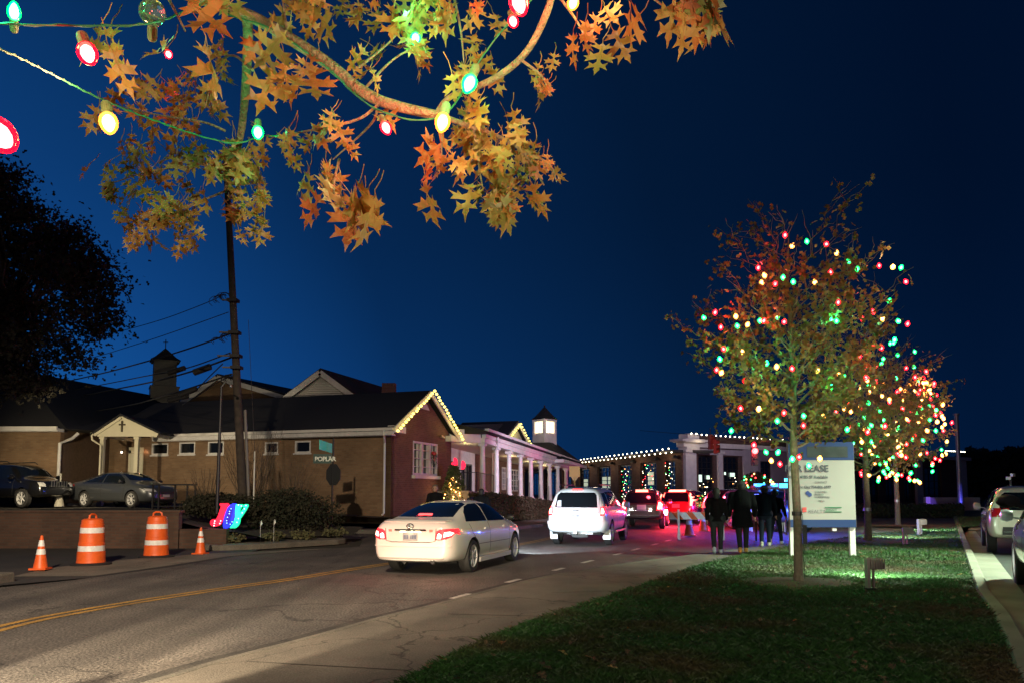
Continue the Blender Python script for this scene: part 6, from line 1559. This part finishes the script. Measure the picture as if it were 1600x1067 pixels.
lamp('plate_glow', 'POINT', base-fwd*2.50+V((0,0,.84)), .5, (1,.85,.5), .04)
for s_ in (-.62,.62): lamp('sedan_head_lamp', 'SPOT', base+fwd*2.5+rgt*s_+V((0,0,.66)), 1050, (.72,.88,1), .05, base+fwd*12+rgt*(s_+.4)+V((0,0,.05)), 62, .35)
# 2. SUV
SUVS = dict(L=4.80, r=.375, wheels=(-1.32,1.47), tw=.93, spokes=6,
  ys=[-2.38,-2.35,-2.28,-2.18,-2.05,-1.9,-1.6,-1.3,-.9,-.5,0,.4,.7,.95,1.2,1.45,1.8,2.1,2.28,2.38],
  zt=[(-2.38,1.08),(-2.34,1.20),(-2.27,1.42),(-2.17,1.66),(-2.05,1.755),(-1.8,1.79),(-1,1.81),(0,1.80),(.4,1.775),(.65,1.70),(1.2,1.25),(1.5,1.17),(1.9,1.13),(2.2,1.05),(2.38,.88)],
  zb=[(-2.38,.98),(-2.3,1.12),(-1.5,1.13),(0,1.11),(1.2,1.09),(1.9,1.03),(2.2,.95),(2.38,.75)],
  w=[(-2.38,.78),(-2.33,.86),(-2.2,.905),(-1.9,.93),(-1,.935),(1.2,.935),(1.8,.92),(2.15,.86),(2.38,.68)],
  wr=[(-2.38,.66),(-2.28,.70),(-2.1,.66),(-1.5,.655),(0,.66),(.6,.66),(1.2,.74),(1.8,.76),(2.2,.70),(2.38,.55)],
  zf=[(-2.38,.52),(-2.25,.44),(-1.8,.42),(-.9,.38),(1.8,.38),(2.2,.42),(2.38,.50)])
def suv_common(c, gl=TINT, rails=True, rearwin=True):
    if rearwin: c.patch('rear_window', [(-.66,1.17),(.66,1.17),(.60,1.55),(.52,1.62),(-.52,1.62),(-.60,1.55)], 'rear', gl)
    c.patch('windscreen', [(-.68,1.30),(.68,1.30),(.56,1.66),(-.56,1.66)], 'front', gl)
    for sd in ('right','left'):
        c.patch('quarter_window', [(-2.08,1.20),(-1.42,1.19),(-1.42,1.62),(-1.95,1.60)], sd, gl)
        c.patch('rear_side_window', [(-1.34,1.19),(-.38,1.18),(-.38,1.66),(-1.34,1.64)], sd, gl)
        c.patch('front_side_window', [(-.30,1.18),(.92,1.16),(.52,1.58),(.40,1.64),(-.30,1.66)], sd, gl)
        for l in ([(-.34,1.15),(-.35,.8),(-.34,.5)],[(-1.38,1.17),(-1.30,.98),(-1.0,.8),(-.85,.6),(-.85,.5)],[(.98,1.12),(.95,.8),(.93,.5)]): c.line('door_gap', l, sd)
        for y in (-.60,.66): c.patch('door_handle', [(y-.11,1.0),(y+.11,1.0),(y+.11,1.03),(y-.11,1.03)], sd, c.mat, off=.028, seg=.3)
    if rails:
        for sx in (-1, 1): mb = MB(); mb.tube([(sx*.60,-1.95,1.79),(sx*.60,-1.85,1.86),(sx*.60,.1,1.87),(sx*.60,.25,1.80)], .02, 8); mb.build('roof_rail', DARKM, c.root)
    c.mirror(1.0, 1.22, .90, c.mat, (.2,.11,.14))
GREYW = paint('silver_white_paint', (.62,.65,.67), .35)
rw2_ = G(950.5,850.6); base2 = rw2_-rgt*.82+fwd*1.32
c = Car('white_suv', 'white boxy SUV washed by headlights, brake lights on, ahead of the white sedan', 'car', SUVS, GREYW, R(-17), base2)
suv_common(c)
for sx in (-1, 1):
    f_ = lambda pts: [(sx*a, b) for a, b in pts][::sx]
    c.patch('tail_light', f_([(.74,.93),(.84,.93),(.86,1.05),(.82,1.18),(.74,1.20),(.72,1.05)]), 'rear', ER_M, off=.010)
    c.patch('brake_lamp', f_([(.755,.98),(.83,.98),(.84,1.05),(.81,1.14),(.76,1.15)]), 'rear', ER_H, off=.016)
    c.patch('reflector', f_([(.66,.66),(.82,.66),(.82,.72),(.66,.72)]), 'rear', LAMP_R, off=.03)
for sd in ('right','left'): c.patch('tail_light', [(-2.32,.98),(-2.10,.98),(-2.14,1.18),(-2.24,1.22)], sd, ER_M)
c.patch('high_brake_light', [(-.16,1.68),(.16,1.68),(.15,1.71),(-.15,1.71)], 'rear', ER_B, off=.03)
c.patch('bumper', [(-.88,.46),(.88,.46),(.90,.76),(.60,.78),(.55,.72),(-.55,.72),(-.60,.78),(-.90,.76)], 'rear', GREYW, off=.05, thick=.06)
c.line('tailgate_gap', [(-.68,1.66),(-.70,1.1),(-.66,.80),(.66,.80),(.70,1.1),(.68,1.66)], 'rear')
pt = c.plate(0,.93)
mb = MB()
for k, x in enumerate((-.11,-.08,-.05,.01,.04,.07,.10)): mb.box((x,-2.415,.925), (.016,.004,.06))
mb.build('plate_characters', PLT, pt)
c.patch('badge', [(-.09,1.07),(.09,1.07),(.09,1.105),(-.09,1.105)], 'rear', mat('dark_badge', (.1,.1,.1), .3), off=.012, seg=.3)
c.patch('window_sticker', [(-.60,1.20),(-.46,1.20),(-.47,1.38),(-.58,1.38)], 'rear', mat('sticker_white', (.5,.55,.6), .5), off=.010, seg=.4, thick=.002)
mb = MB()
for sx in (-1, 1): mb.tube([(sx*.10,-2.345,1.20),(sx*.22,-2.33,1.18),(sx*.02+sx*.15,-2.315,1.25)], .008, 5)
mb.build('wiper', DARKM, c.root)
mb = MB(); mb.box((0,-1.6,.44), (1.5,1.4,.16)); mb.box((0,.3,.40), (1.5,3.2,.08)); mb.build('underbody', ARCH, c.root)
mb = MB(); mb.box((0,-2.2,.42), (1.0,.2,.10)); mb.box((0,-2.42,.44), (.10,.14,.10)); mb.lathe([(.16,-.25),(.19,0),(.16,.25)], (-.1,-1.3,.38), 10, axis=(1,0,0)); mb.build('tow_hitch', mat('dull_steel', (.30,.30,.30), .5, metal=.6), c.root)
for sx in (-1, 1):
    for wy in (-1.32,): mb = MB(); mb.box((sx*.83,wy-.46,.34), (.24,.02,.30)); mb.build('mud_flap', GREYW, c.root)
    mb = MB(); mb.tube([(sx*.95,-.85,.40),(sx*.97,.9,.40)], .04, 8); mb.build('side_step', mat('step_grey', (.3,.3,.3), .4), c.root)
for s_ in (-.70,.70): lamp('suv_head_lamp', 'SPOT', base2+fwd*2.5+rgt*s_+V((0,0,.8)), 22, (1,.90,.75), .05, base2+fwd*13+rgt*(s_+.4), 62, .35); lamp('suv_brake_glow', 'POINT', base2-fwd*2.72+rgt*s_*1.12+V((0,0,1.06)), 9, (1,.03,.05), .08)
# 3. dark minivan
VAN = dict(SUVS); 
BRONZE = paint('dark_bronze_paint', (.045,.035,.028), .28, .4)
rv = G(1050,824); fv = V((math.sin(R(16)), math.cos(R(16)), 0)); rgv = V((fv.y, -fv.x, 0))
vb = P(1020,826,35); vb.z = 0
c = Car('dark_minivan', 'dark bronze minivan with glowing red brake lights, ahead of the white SUV', 'car', SUVS, BRONZE, R(-15), vb+V((0,1.6,0)))
suv_common(c, rails=False)
for sx in (-1, 1):
    f_ = lambda pts: [(sx*a, b) for a, b in pts][::sx]
    c.patch('tail_light', f_([(.64,.84),(.89,.84),(.90,1.26),(.72,1.28)]), 'rear', ER_M, off=.012)
    c.patch('brake_lamp', f_([(.69,.90),(.86,.90),(.88,1.20),(.75,1.21)]), 'rear', ER_H, off=.02)
c.patch('high_brake_light', [(-.28,1.66),(.28,1.66),(.26,1.73),(-.26,1.73)], 'rear', emit('brake_hot', (1,.12,.08), 9), off=.04)
c.plate(0,.98, w_=.40, h=.22)
c.patch('chrome_strip', [(-.45,.82),(.45,.82),(.45,.85),(-.45,.85)], 'rear', CHROME, off=.015)
c.patch('chrome_strip', [(-.80,.62),(.80,.62),(.80,.64),(-.80,.64)], 'rear', CHROME, off=.015)
q = vb+V((-.4,-1.0,0)); lamp('van_brake_glow', 'POINT', q+V((.95,0,1.1)), 170, (1,.03,.04), .1); lamp('van_brake_glow', 'POINT', q+V((0,0,1.75)), 80, (1,.03,.04), .1)
lamp('van_plate_glow', 'POINT', q+V((.1,.1,.9)), 3, (1,.8,.6), .05)
# 4. red-lit SUV beyond
REDP = paint('red_paint', (.30,.02,.035), .25)
rbp = P(1068,825,41); rbp.z = 0
c = Car('red_suv', 'large SUV flooded with red light, beside and beyond the dark minivan', 'car', SUVS, REDP, R(-28), rbp+V((.6,1.5,0)))
suv_common(c, rails=False)
for sx in (-1, 1):
    f_ = lambda pts: [(sx*a, b) for a, b in pts][::sx]
    c.patch('tail_light', f_([(.74,.95),(.84,.95),(.84,1.35),(.72,1.62),(.66,1.62),(.72,1.3)]), 'rear', emit('tall_tail', (1,.12,.08), 8), off=.02)
c.patch('high_brake_light', [(-.45,1.68),(.45,1.68),(.42,1.75),(-.42,1.75)], 'rear', emit('brake_hot2', (1,.15,.10), 9), off=.04)
c.plate(0,.95, w_=.40, h=.2)
for k, (u, v) in enumerate(((985,800),(1062,748),(1092,775),(1045,800))): lamp('red_flood', 'POINT', P(u, v, 37.2), 520, (1,.03,.06), .15)
lamp('purple_flood', 'POINT', P(1098,790,40), 60, (.35,.08,1), .15)
# 5. police car behind the walkers
POL = paint('patrol_paint', (.10,.11,.14), .3)
pp = P(1215,815,33); pp.z = 0
c = Car('police_suv', 'parked patrol vehicle with blazing blue light bar behind the walking people', 'car', SUVS, POL, R(-160), pp+V((-.2,.8,0)))
suv_common(c, rails=False)
mb = MB(); mb.box((0,-.1,1.88), (1.25,.30,.10)); mb.build('light_bar', mat('bar_base', (.05,.05,.06), .4), c.root)
mb = MB(); mb.box((.38,.06,1.96), (.42,.22,.12)); mb.box((-.45,.06,1.96), (.3,.22,.12)); mb.build('blue_light', emit('blue_core', (.03,.28,1), 5), c.root)
mb = MB(); mb.box((0,.08,1.40), (.5,.05,.10)); 
c.patch('grille_light', [(-.3,.80),(.3,.80),(.3,.87),(-.3,.87)], 'front', emit('blue_strobe', (.12,.25,1), 10), off=.03)
c.mir('head_lamp', [(.50,.82),(.84,.84),(.80,.98),(.52,.96)], mat('headlamp_glass2', (.5,.5,.55), .1), side='front')
bl = thing('blue_strobe', 'bright blue strobe bar glowing between the walkers', 'strobe light', P(1181,774,26))
mb = MB(); mb.box((0,0,0), (.55,.06,.12)); mb.build('lens', emit('blue_hot', (.12,.16,1), 5), bl)
mb = MB(); mb.box((0,.05,-.02), (.40,.06,.16)); mb.tube([(0,.08,-.05),(0,.08,-1.6)], .03, 6); mb.build('stand', DARKM, bl)
for u, v, Y, e in ((1228,757,30.5,700),(1222,768,28,260),(1184,775,28,120)): lamp('blue_flood', 'POINT', P(u, v, Y), e, (.04,.08,1), .12)
bl = thing('blue_strobe', 'dazzling cyan blue strobe beside the left post of the lease sign', 'strobe light', P(1228,758,30))
mb = MB(); mb.box((0,0,0), (.5,.08,.16)); mb.box((.02,0,.22), (.12,.08,.12)); mb.build('lens', emit('cyan_hot', (.03,.45,1), 6), bl)
mb = MB(); mb.box((0,.06,-.02), (.56,.06,.22)); mb.tube([(0,.1,-.05),(0,.1,-1.9)], .03, 6); mb.build('stand', DARKM, bl)
# car with red tail light between the walkers
q = P(1142,806,36); q.z = 0
c = Car('dark_car', 'dark car with a single red tail light visible between the left walkers', 'car', SUVS, paint('black_paint', (.015,.015,.017), .25), R(-35), q+V((.9,2.2,0)))
suv_common(c, rails=False)
for sx in (-1, 1):
    f_ = lambda pts: [(sx*a, b) for a, b in pts][::sx]
    c.patch('tail_light', f_([(.70,.92),(.85,.92),(.86,1.18),(.76,1.2)]), 'rear', ER_B, off=.02)
# 6. parked sedan on the raised lot
DG = paint('dark_grey_paint', (.055,.06,.066), .3, .4)
pc = P(181,790,31.4); pc.z = 1.03
c = Car('grey_sedan', 'dark grey sedan parked on the raised lot in front of the porch', 'car', SEDAN, DG, R(-115), pc+V((0,.7,0)))
sedan_common(c)
c.mir('head_lamp', [(.42,.62),(.80,.66),(.84,.76),(.50,.74)], mat('headlamp_glass3', (.35,.35,.36), .08, coat=1), side='front')
c.patch('grille', [(-.36,.52),(.36,.52),(.40,.64),(-.40,.64)], 'front', BLACKP, off=.006); c.patch('number_plate', [(-.16,.42),(.16,.42),(.16,.52),(-.16,.52)], 'front', PLATE, off=.02, seg=.4)
c.patch('chrome_strip', [(-.60,.36),(.60,.36),(.60,.385),(-.60,.385)], 'front', CHROME, off=.01)
for sd in ('right','left'): c.line('window_trim', [(-1.5,1.0),(1.0,.97)], sd, m=CHROME, w_=.012); c.patch('tail_light', [(-2.30,.84),(-1.98,.88),(-2.02,.945),(-2.32,.935)], sd, LAMP_R, off=.007)
lamp('sedan_roof_glint', 'SPOT', P(110,700,30.5), 40, (1,.95,.85), .05, P(112,745,32), 30, .5)
# 7. black SUV far left
q = P(28,788,31.5); q.z = 1.03
c = Car('black_suv', 'black boxy SUV parked at the left edge below the dark tree', 'car', SUVS, paint('black_gloss', (.006,.006,.007), .2), R(-112), q+V((-.4,.6,0)))
suv_common(c)
mb = MB(); 
for k in range(7): mb.box((-.33+k*.11,2.40,.95), (.035,.03,.24))
mb.build('grille_bars', mat('dull_chrome', (.3,.3,.3), .3, metal=.9), c.root)
c.mir('head_lamp', [(.52,.84),(.74,.84),(.74,1.0),(.52,1.0)], mat('headlamp_glass4', (.4,.4,.4), .1), side='front')
# 8. white SUV right in the lot, 9. near pickup
fr_ = V((math.sin(R(29)), math.cos(R(29)), 0)); rr_ = V((fr_.y, -fr_.x, 0))
IV = paint('ivory_paint', (.60,.57,.48), .28)
rwl = G(1547,863); b8 = rwl+rr_*.86+fr_*1.32
c = Car('ivory_suv', 'cream white SUV parked right of the lawn with unlit twin red tail lights', 'car', SUVS, IV, R(-29), b8)
suv_common(c, rails=False)
for sx in (-1, 1):
    f_ = lambda pts: [(sx*a, b) for a, b in pts][::sx]
    c.patch('tail_light', f_([(.62,1.00),(.83,.99),(.83,1.22),(.62,1.22)]), 'rear', LAMP_R, off=.010); c.patch('tail_light', f_([(.44,1.01),(.58,1.01),(.58,1.21),(.44,1.21)]), 'rear', LAMP_R, off=.010)
c.patch('dark_valance', [(-.62,.54),(.62,.54),(.60,.74),(-.60,.74)], 'rear', BLACKP, off=.02); c.patch('chrome_frame', [(-.60,.60),(.60,.60),(.60,.63),(-.60,.63)], 'rear', CHROME, off=.03); c.plate(0,.92)
SIL = paint('silver_paint', (.42,.45,.47), .28, .3)
PK = dict(SUVS); PK['zb'] = SUVS['zb']
b9 = V((8.95+1.0,14.0,0))-fr_*2.25+rr_*.12
c = Car('silver_suv', 'silver SUV cut off by the right edge of the photo, nearest vehicle in the lot', 'car', SUVS, SIL, R(-29), b9)
suv_common(c, rails=False)
# big dark door mirror of the vehicle outside the frame
mq = P(1575,782,9.2)
mr_ = thing('door_mirror', 'large dark door mirror of a truck just outside the right edge', 'mirror', mq)
mb = MB(); mb.lathe([(.01,-.07),(.09,-.06),(.115,0),(.10,.05),(.02,.07)], (0,0,0), 20, axis=(-.2,1,0)); 
mb.v = [(x*1.25, y, z*.72) for x, y, z in mb.v]; mb.build('mirror_housing', BLACKP, mr_, smooth=True)
mb = MB(); mb.bar((.10,.02,-.05), (.55,.10,-.16), .05, .05); mb.build('arm', BLACKP, mr_)
# ================= people =================
SKIN = mat('skin', (.38,.22,.15), .55)
def capsule(mb, p, q, r0, r1, n=10):
    p, q = V(p), V(q); d = q-p; L = max(d.length, 1e-4); prof = []
    for k in range(4): a = PI/2*k/4; prof.append((max(.001, r0*math.sin(a)), -r0*math.cos(a)))
    prof.append((r0, 0)); prof.append((r1, L))
    for k in range(1, 5): a = PI/2*k/4; prof.append((max(.001, r1*math.cos(a)), L+r1*math.sin(a)))
    mb.lathe(prof, p, n, axis=d)
def fuse(mb, name, m, parent, vox=.014, smooth=2):
    o = mb.build(name, m, parent); md = o.modifiers.new('r', 'REMESH'); md.mode = 'VOXEL'; md.voxel_size = vox; md.use_smooth_shade = True
    if smooth: md = o.modifiers.new('s', 'SMOOTH'); md.iterations = smooth*3; md.factor = .5
    me = eval_mesh(o); o.modifiers.clear(); o.data = me; me.shade_smooth()
    if not me.materials: me.materials.append(m)
    return o
def hand(mb, w, d, s=1.0, side=1):
    """palm and five curled fingers at wrist w, pointing along d"""
    w = V(w); d = V(d).normalized(); x = V((0,1,0)).cross(d); x = x.normalized() if x.length > .1 else V((1,0,0)); f = V((0,1,0))
    capsule(mb, w, w+d*.085*s, .026*s, .032*s)
    for k in range(4):
        b = w+d*.095*s+f*((k-1.5)*.021*s); L = (.062,.072,.068,.052)[k]*s
        m_ = b+d*L*.6-x*side*.010*s; capsule(mb, b, m_, .0105*s, .0100*s, 7); capsule(mb, m_, m_+d*L*.5-x*side*.022*s, .0100*s, .009*s, 7)
    t0 = w+d*.03*s+f*.03*s; t1 = t0+f*.03*s+d*.025*s; capsule(mb, t0, t1, .012*s, .011*s, 7); capsule(mb, t1, t1+d*.03*s, .011*s, .010*s, 7)
def person(label, loc, rz, H=1.7, coat=(.02,.02,.024), coat_len=.45, legs=(.03,.03,.035), shoe=(.6,.6,.6), hair=(.02,.015,.012), stride=.25, arm=(.12,-.1), bulk=1.0, long_hair=False, hood=False, hat=None, lift=.0, grp=None, lean=.02, skirt=0, leg_top=None, cat='person'):
    s = H/1.75; o = thing('person', label, cat, loc, rz, grp); SK = SKIN
    y = lambda v: v*s
    hip = V((0,0,.93*s)); chest = V((0,lean,1.36*s)); neck = V((0,lean*1.2,1.48*s)); head = V((0,lean*1.6+.01,1.62*s))
    sh = {k: V((k*.185*s*bulk, lean, 1.42*s)) for k in (-1,1)}; hj = {k: V((k*.095*s, 0, .90*s)) for k in (-1,1)}
    # stride: right leg forward, left leg back
    ft = {1: V((.10*s, stride*s, .08*s)), -1: V((-.09*s, -stride*s, .08*s+lift))}
    kn = {1: V((.10*s, stride*.62*s, .50*s)), -1: V((-.095*s, -stride*.22*s+lift*.3, .49*s))}
    el = {k: V((k*(.25*bulk)*s, arm[0 if k > 0 else 1]*.6*s, 1.14*s)) for k in (-1,1)}
    wr = {k: V((k*(.26*bulk)*s, arm[0 if k > 0 else 1]*1.6*s+.03, .92*s)) for k in (-1,1)}
    b = MB()
    capsule(b, hip, chest, .125*s, .145*s, 14); capsule(b, sh[-1], sh[1], .07*s, .07*s); capsule(b, neck-V((0,0,.04)), head, .052*s, .055*s)
    b.ball(head+V((0,.005,.03*s)), .098*s, 16, sz=1.16); b.ball(head+V((0,.055*s,-.035*s)), .062*s, 12)
    b.ball(head+V((0,.105*s,.005*s)), .016*s, 8, sz=1.5)
    for k in (-1,1): b.ball(head+V((k*.093*s,0,.01*s)), .022*s, 8, sz=1.4)
    for k in (-1,1):
        capsule(b, hj[k], kn[k], .082*s, .056*s); capsule(b, kn[k], ft[k], .055*s, .036*s); capsule(b, ft[k]-V((0,.02,.02)), ft[k]+V((0,.15*s,-.045*s)), .036*s, .028*s)
        capsule(b, sh[k], el[k], .050*s, .040*s); capsule(b, el[k], wr[k], .039*s, .027*s); hand(b, wr[k], (wr[k]-el[k]).normalized()+V((0,.15,0)), s, k)
    fuse(b, 'body', SK, o, .0125, 1)
    m = MB(); 
    for k in (-1,1):
        e = MB(); e.ball(head+V((k*.035*s,.094*s,.032*s)), .011*s, 8); e.build('eye', mat('eye_dark', (.03,.02,.02), .2), o)
    cm = mat('coat_cloth', coat, 1, var=.25, scale=12); cm.node_tree.nodes['Principled BSDF'].inputs['Specular IOR Level'].default_value = .1; c = MB(); g = 1.0*bulk
    capsule(c, chest, hip+V((0,0,.10*s)), .185*s*g, .17*s*g, 16); capsule(c, sh[-1], sh[1], .088*s, .088*s)
    end = hip.z-coat_len*s+.10*s
    if coat_len > .1: c.lathe([(.17*s*g, hip.z+.12*s),(.195*s*g, hip.z-.05*s),(.21*s*g+skirt, end+.02),(.20*s*g+skirt, end)][::-1], (0,stride*.08,0), 18)
    for k in (-1,1): capsule(c, sh[k], el[k], .082*s*g, .066*s*g); capsule(c, el[k], lerp(el[k], wr[k], .93), .066*s*g, .050*s*g)
    c.lathe([(.075*s,0),(.082*s,.07*s)], neck-V((0,0,.03*s)), 14)
    if hood: capsule(c, neck+V((0,-.07*s,.0)), head+V((0,-.035*s,.02*s)), .10*s, .118*s, 14)
    fuse(c, 'coat', cm, o, .016, 2)
    t = MB()
    for k in (-1,1): capsule(t, hj[k], kn[k], .098*s, .075*s); capsule(t, kn[k], lerp(kn[k], ft[k], .93), .073*s, .055*s)
    capsule(t, hj[-1]+V((0,0,.04)), hj[1]+V((0,0,.04)), .145*s, .145*s); fuse(t, 'trousers', mat('trouser_cloth', legs, .85, var=.3, scale=15), o, .016, 1)
    for k in (-1,1):
        f = MB(); a = ft[k]; tip = V((0,.17*s,-.03*s)) if not (k < 0 and lift > .02) else V((0,.12*s,-.12*s))
        capsule(f, a+V((0,-.03*s,-.035*s)), a+tip, .046*s, .038*s, 12); capsule(f, a+V((0,-.01,.03*s)), a-V((0,.01,.02*s)), .052*s, .05*s, 12)
        fuse(f, 'shoe', mat('shoe_leather', shoe, .6), o, .010, 1)
    h = MB(); h.ball(head+V((0,-.018*s,.05*s)), .108*s, 14, sz=1.08); h.ball(head+V((0,-.045*s,.0)), .095*s, 12)
    if long_hair: capsule(h, head+V((0,-.06*s,0)), neck+V((0,-.08*s,-.14*s)), .09*s, .07*s, 12)
    hm = mat('hair', hair, .7, var=.3, scale=40)
    if not hood: fuse(h, 'hair', hm, o, .014, 1)
    if hat: 
        q = MB(); q.lathe([(.105*s,0),(.112*s,.03*s),(.105*s,.08*s),(.06*s,.125*s),(.01,.135*s)], head+V((0,-.01,.03*s)), 16); q.build('hat', mat('hat_wool', hat, .9), o, smooth=True)
    return o
def at_feet(u, v, z=0): return G(u, v, z)
person('person in dark hooded jacket and grey trousers with pale sneakers, leftmost of the walkers', at_feet(1121,865,.06), R(-12), 1.66, coat=(.010,.008,.008), coat_len=.16, legs=(.025,.025,.025), shoe=(.55,.60,.60), stride=.22, long_hair=True, bulk=1.0, arm=(.10,-.12), lift=.05)
person('tall person in long black puffed coat, black leggings and tan boots', at_feet(1161,863,.07), R(-8), 1.82, coat=(.006,.006,.007), coat_len=.40, legs=(.008,.008,.009), shoe=(.45,.26,.05), stride=.17, bulk=1.22, skirt=.01, arm=(.05,-.04), hat=(.06,.05,.05), lift=0)
person('person in dark navy coat and blue jeans with white sneakers, left of the closest pair', at_feet(1196,853,.07), R(-20), 1.74, coat=(.006,.010,.020), coat_len=.14, legs=(.012,.022,.05), shoe=(.75,.70,.62), stride=.18, bulk=1.15, arm=(.06,-.08), hat=(.10,.13,.15))
person('person in dark jacket stepping out with bright white sneakers, rightmost of the walkers', at_feet(1212,850,.07), R(-35), 1.62, coat=(.006,.008,.011), coat_len=.12, legs=(.01,.015,.028), shoe=(.8,.75,.66), stride=.30, lift=.06, arm=(.16,-.12), hair=(.02,.015,.012))
q = P(680,795,27.5); person('bald person facing the camera behind the white sedan, pale face above dark collar', (q.x, q.y, .0), R(178), 1.88, coat=(.012,.012,.014), coat_len=.3, hair=(.15,.12,.09), stride=.05)
q = P(752,800,27.5); person('person seen from behind in dark jacket beyond the white sedan roof', (q.x, q.y, 0), R(-5), 1.74, coat=(.01,.01,.011), coat_len=.3, stride=.05, bulk=1.1)
q = P(733,808,27.5); person('short person, only the dark crown of the head over the white sedan roof', (q.x, q.y, 0), R(20), 1.42, coat=(.02,.012,.01), coat_len=.3, stride=.05)
# ================= lighting =================
sc.render.engine = 'CYCLES'
sc.view_settings.view_transform = 'Standard'; sc.view_settings.look = 'None'; sc.view_settings.exposure = .12; sc.view_settings.gamma = 1
cy = sc.cycles; cy.use_denoising = True; cy.max_bounces = 5; cy.diffuse_bounces = 2; cy.glossy_bounces = 3; cy.transmission_bounces = 4; cy.transparent_max_bounces = 8
cy.sample_clamp_indirect = 4; cy.caustics_reflective = False; cy.caustics_refractive = False; cy.use_light_tree = True
# street and lot lamps, with added spots (outside the frame)
lamp('street_spot', 'SPOT', (-9,-6,9), 700, (1,.74,.48), .25, (-6,22,0), 120, .6)
lamp('street_spot', 'SPOT', (-4.2,-2.5,10), 19000, (1,.80,.57), .2, (-7.0,15.0,0), 60, .8)
lamp('lot_spot', 'SPOT', (-17.4,26.0,3.6), 1700, (1,.82,.52), .15, (-17.6,37,2.3), 84, .6)
lamp('lot_spot', 'SPOT', (13.8,15.0,7.5), 15000, (.76,1,.68), .2, (9.6,16.8,0), 66, .8)  # added spot with no fixture, makes the bright lawn patch
lamp('lot_spot', 'SPOT', (4,-8,8), 1900, (1,.86,.66), .25, (8,14,0), 80, .6)
# head lamps of the car waiting behind the white sedan
for x, y in ((-4.75,4.3),(-3.5,3.9)): lamp('head_lamp', 'SPOT', (x,y,.66), 3000, (1,.80,.54), .07, (x+2.5,y+11,-1.35), 25, .3)
# flood lamp stakes
for (u, v, e) in ((1372,893,420),(1417,828,520),(1438,816,520)):
    p = G(u, v+14, LZ); p.z = LZ+.46
    lamp('flood_beam', 'SPOT', p+V((.02,.14,.0)), e, (.86,1,.84), .06, p+V((.9,3,.9)), 158, .35)
# flood lamp aimed at the near oak bough
lamp('bough_flood', 'SPOT', (.9,.1,.45), 290, (1,.80,.52), .06, (-.35,1.95,2.7), 75, .5)
lamp('head_lamp', 'SPOT', (-7.2,1.5,1.0), 1500, (1,.86,.68), .1, (-10.2,18.5,.35), 26, .5)  # added spot with no car, stands in for the barrels' reflective glare
lamp('tree_flood', 'SPOT', T1+V((.9,-2.6,.3)), 520, (1,.86,.62), .06, T1+V((0,.2,4.0)), 75, .6)
lamp('tree_flood', 'SPOT', T2+V((1.2,-3,.3)), 420, (.95,.95,.7), .06, T2+V((0,0,4.4)), 75, .6)
lamp('street_spot', 'SPOT', (-2,-4,6), 5200, (1,.85,.62), .1, T1+V((0,0,.95)), 9, .6)  # added narrow spot, no street lamp there, brightens the near oak trunk
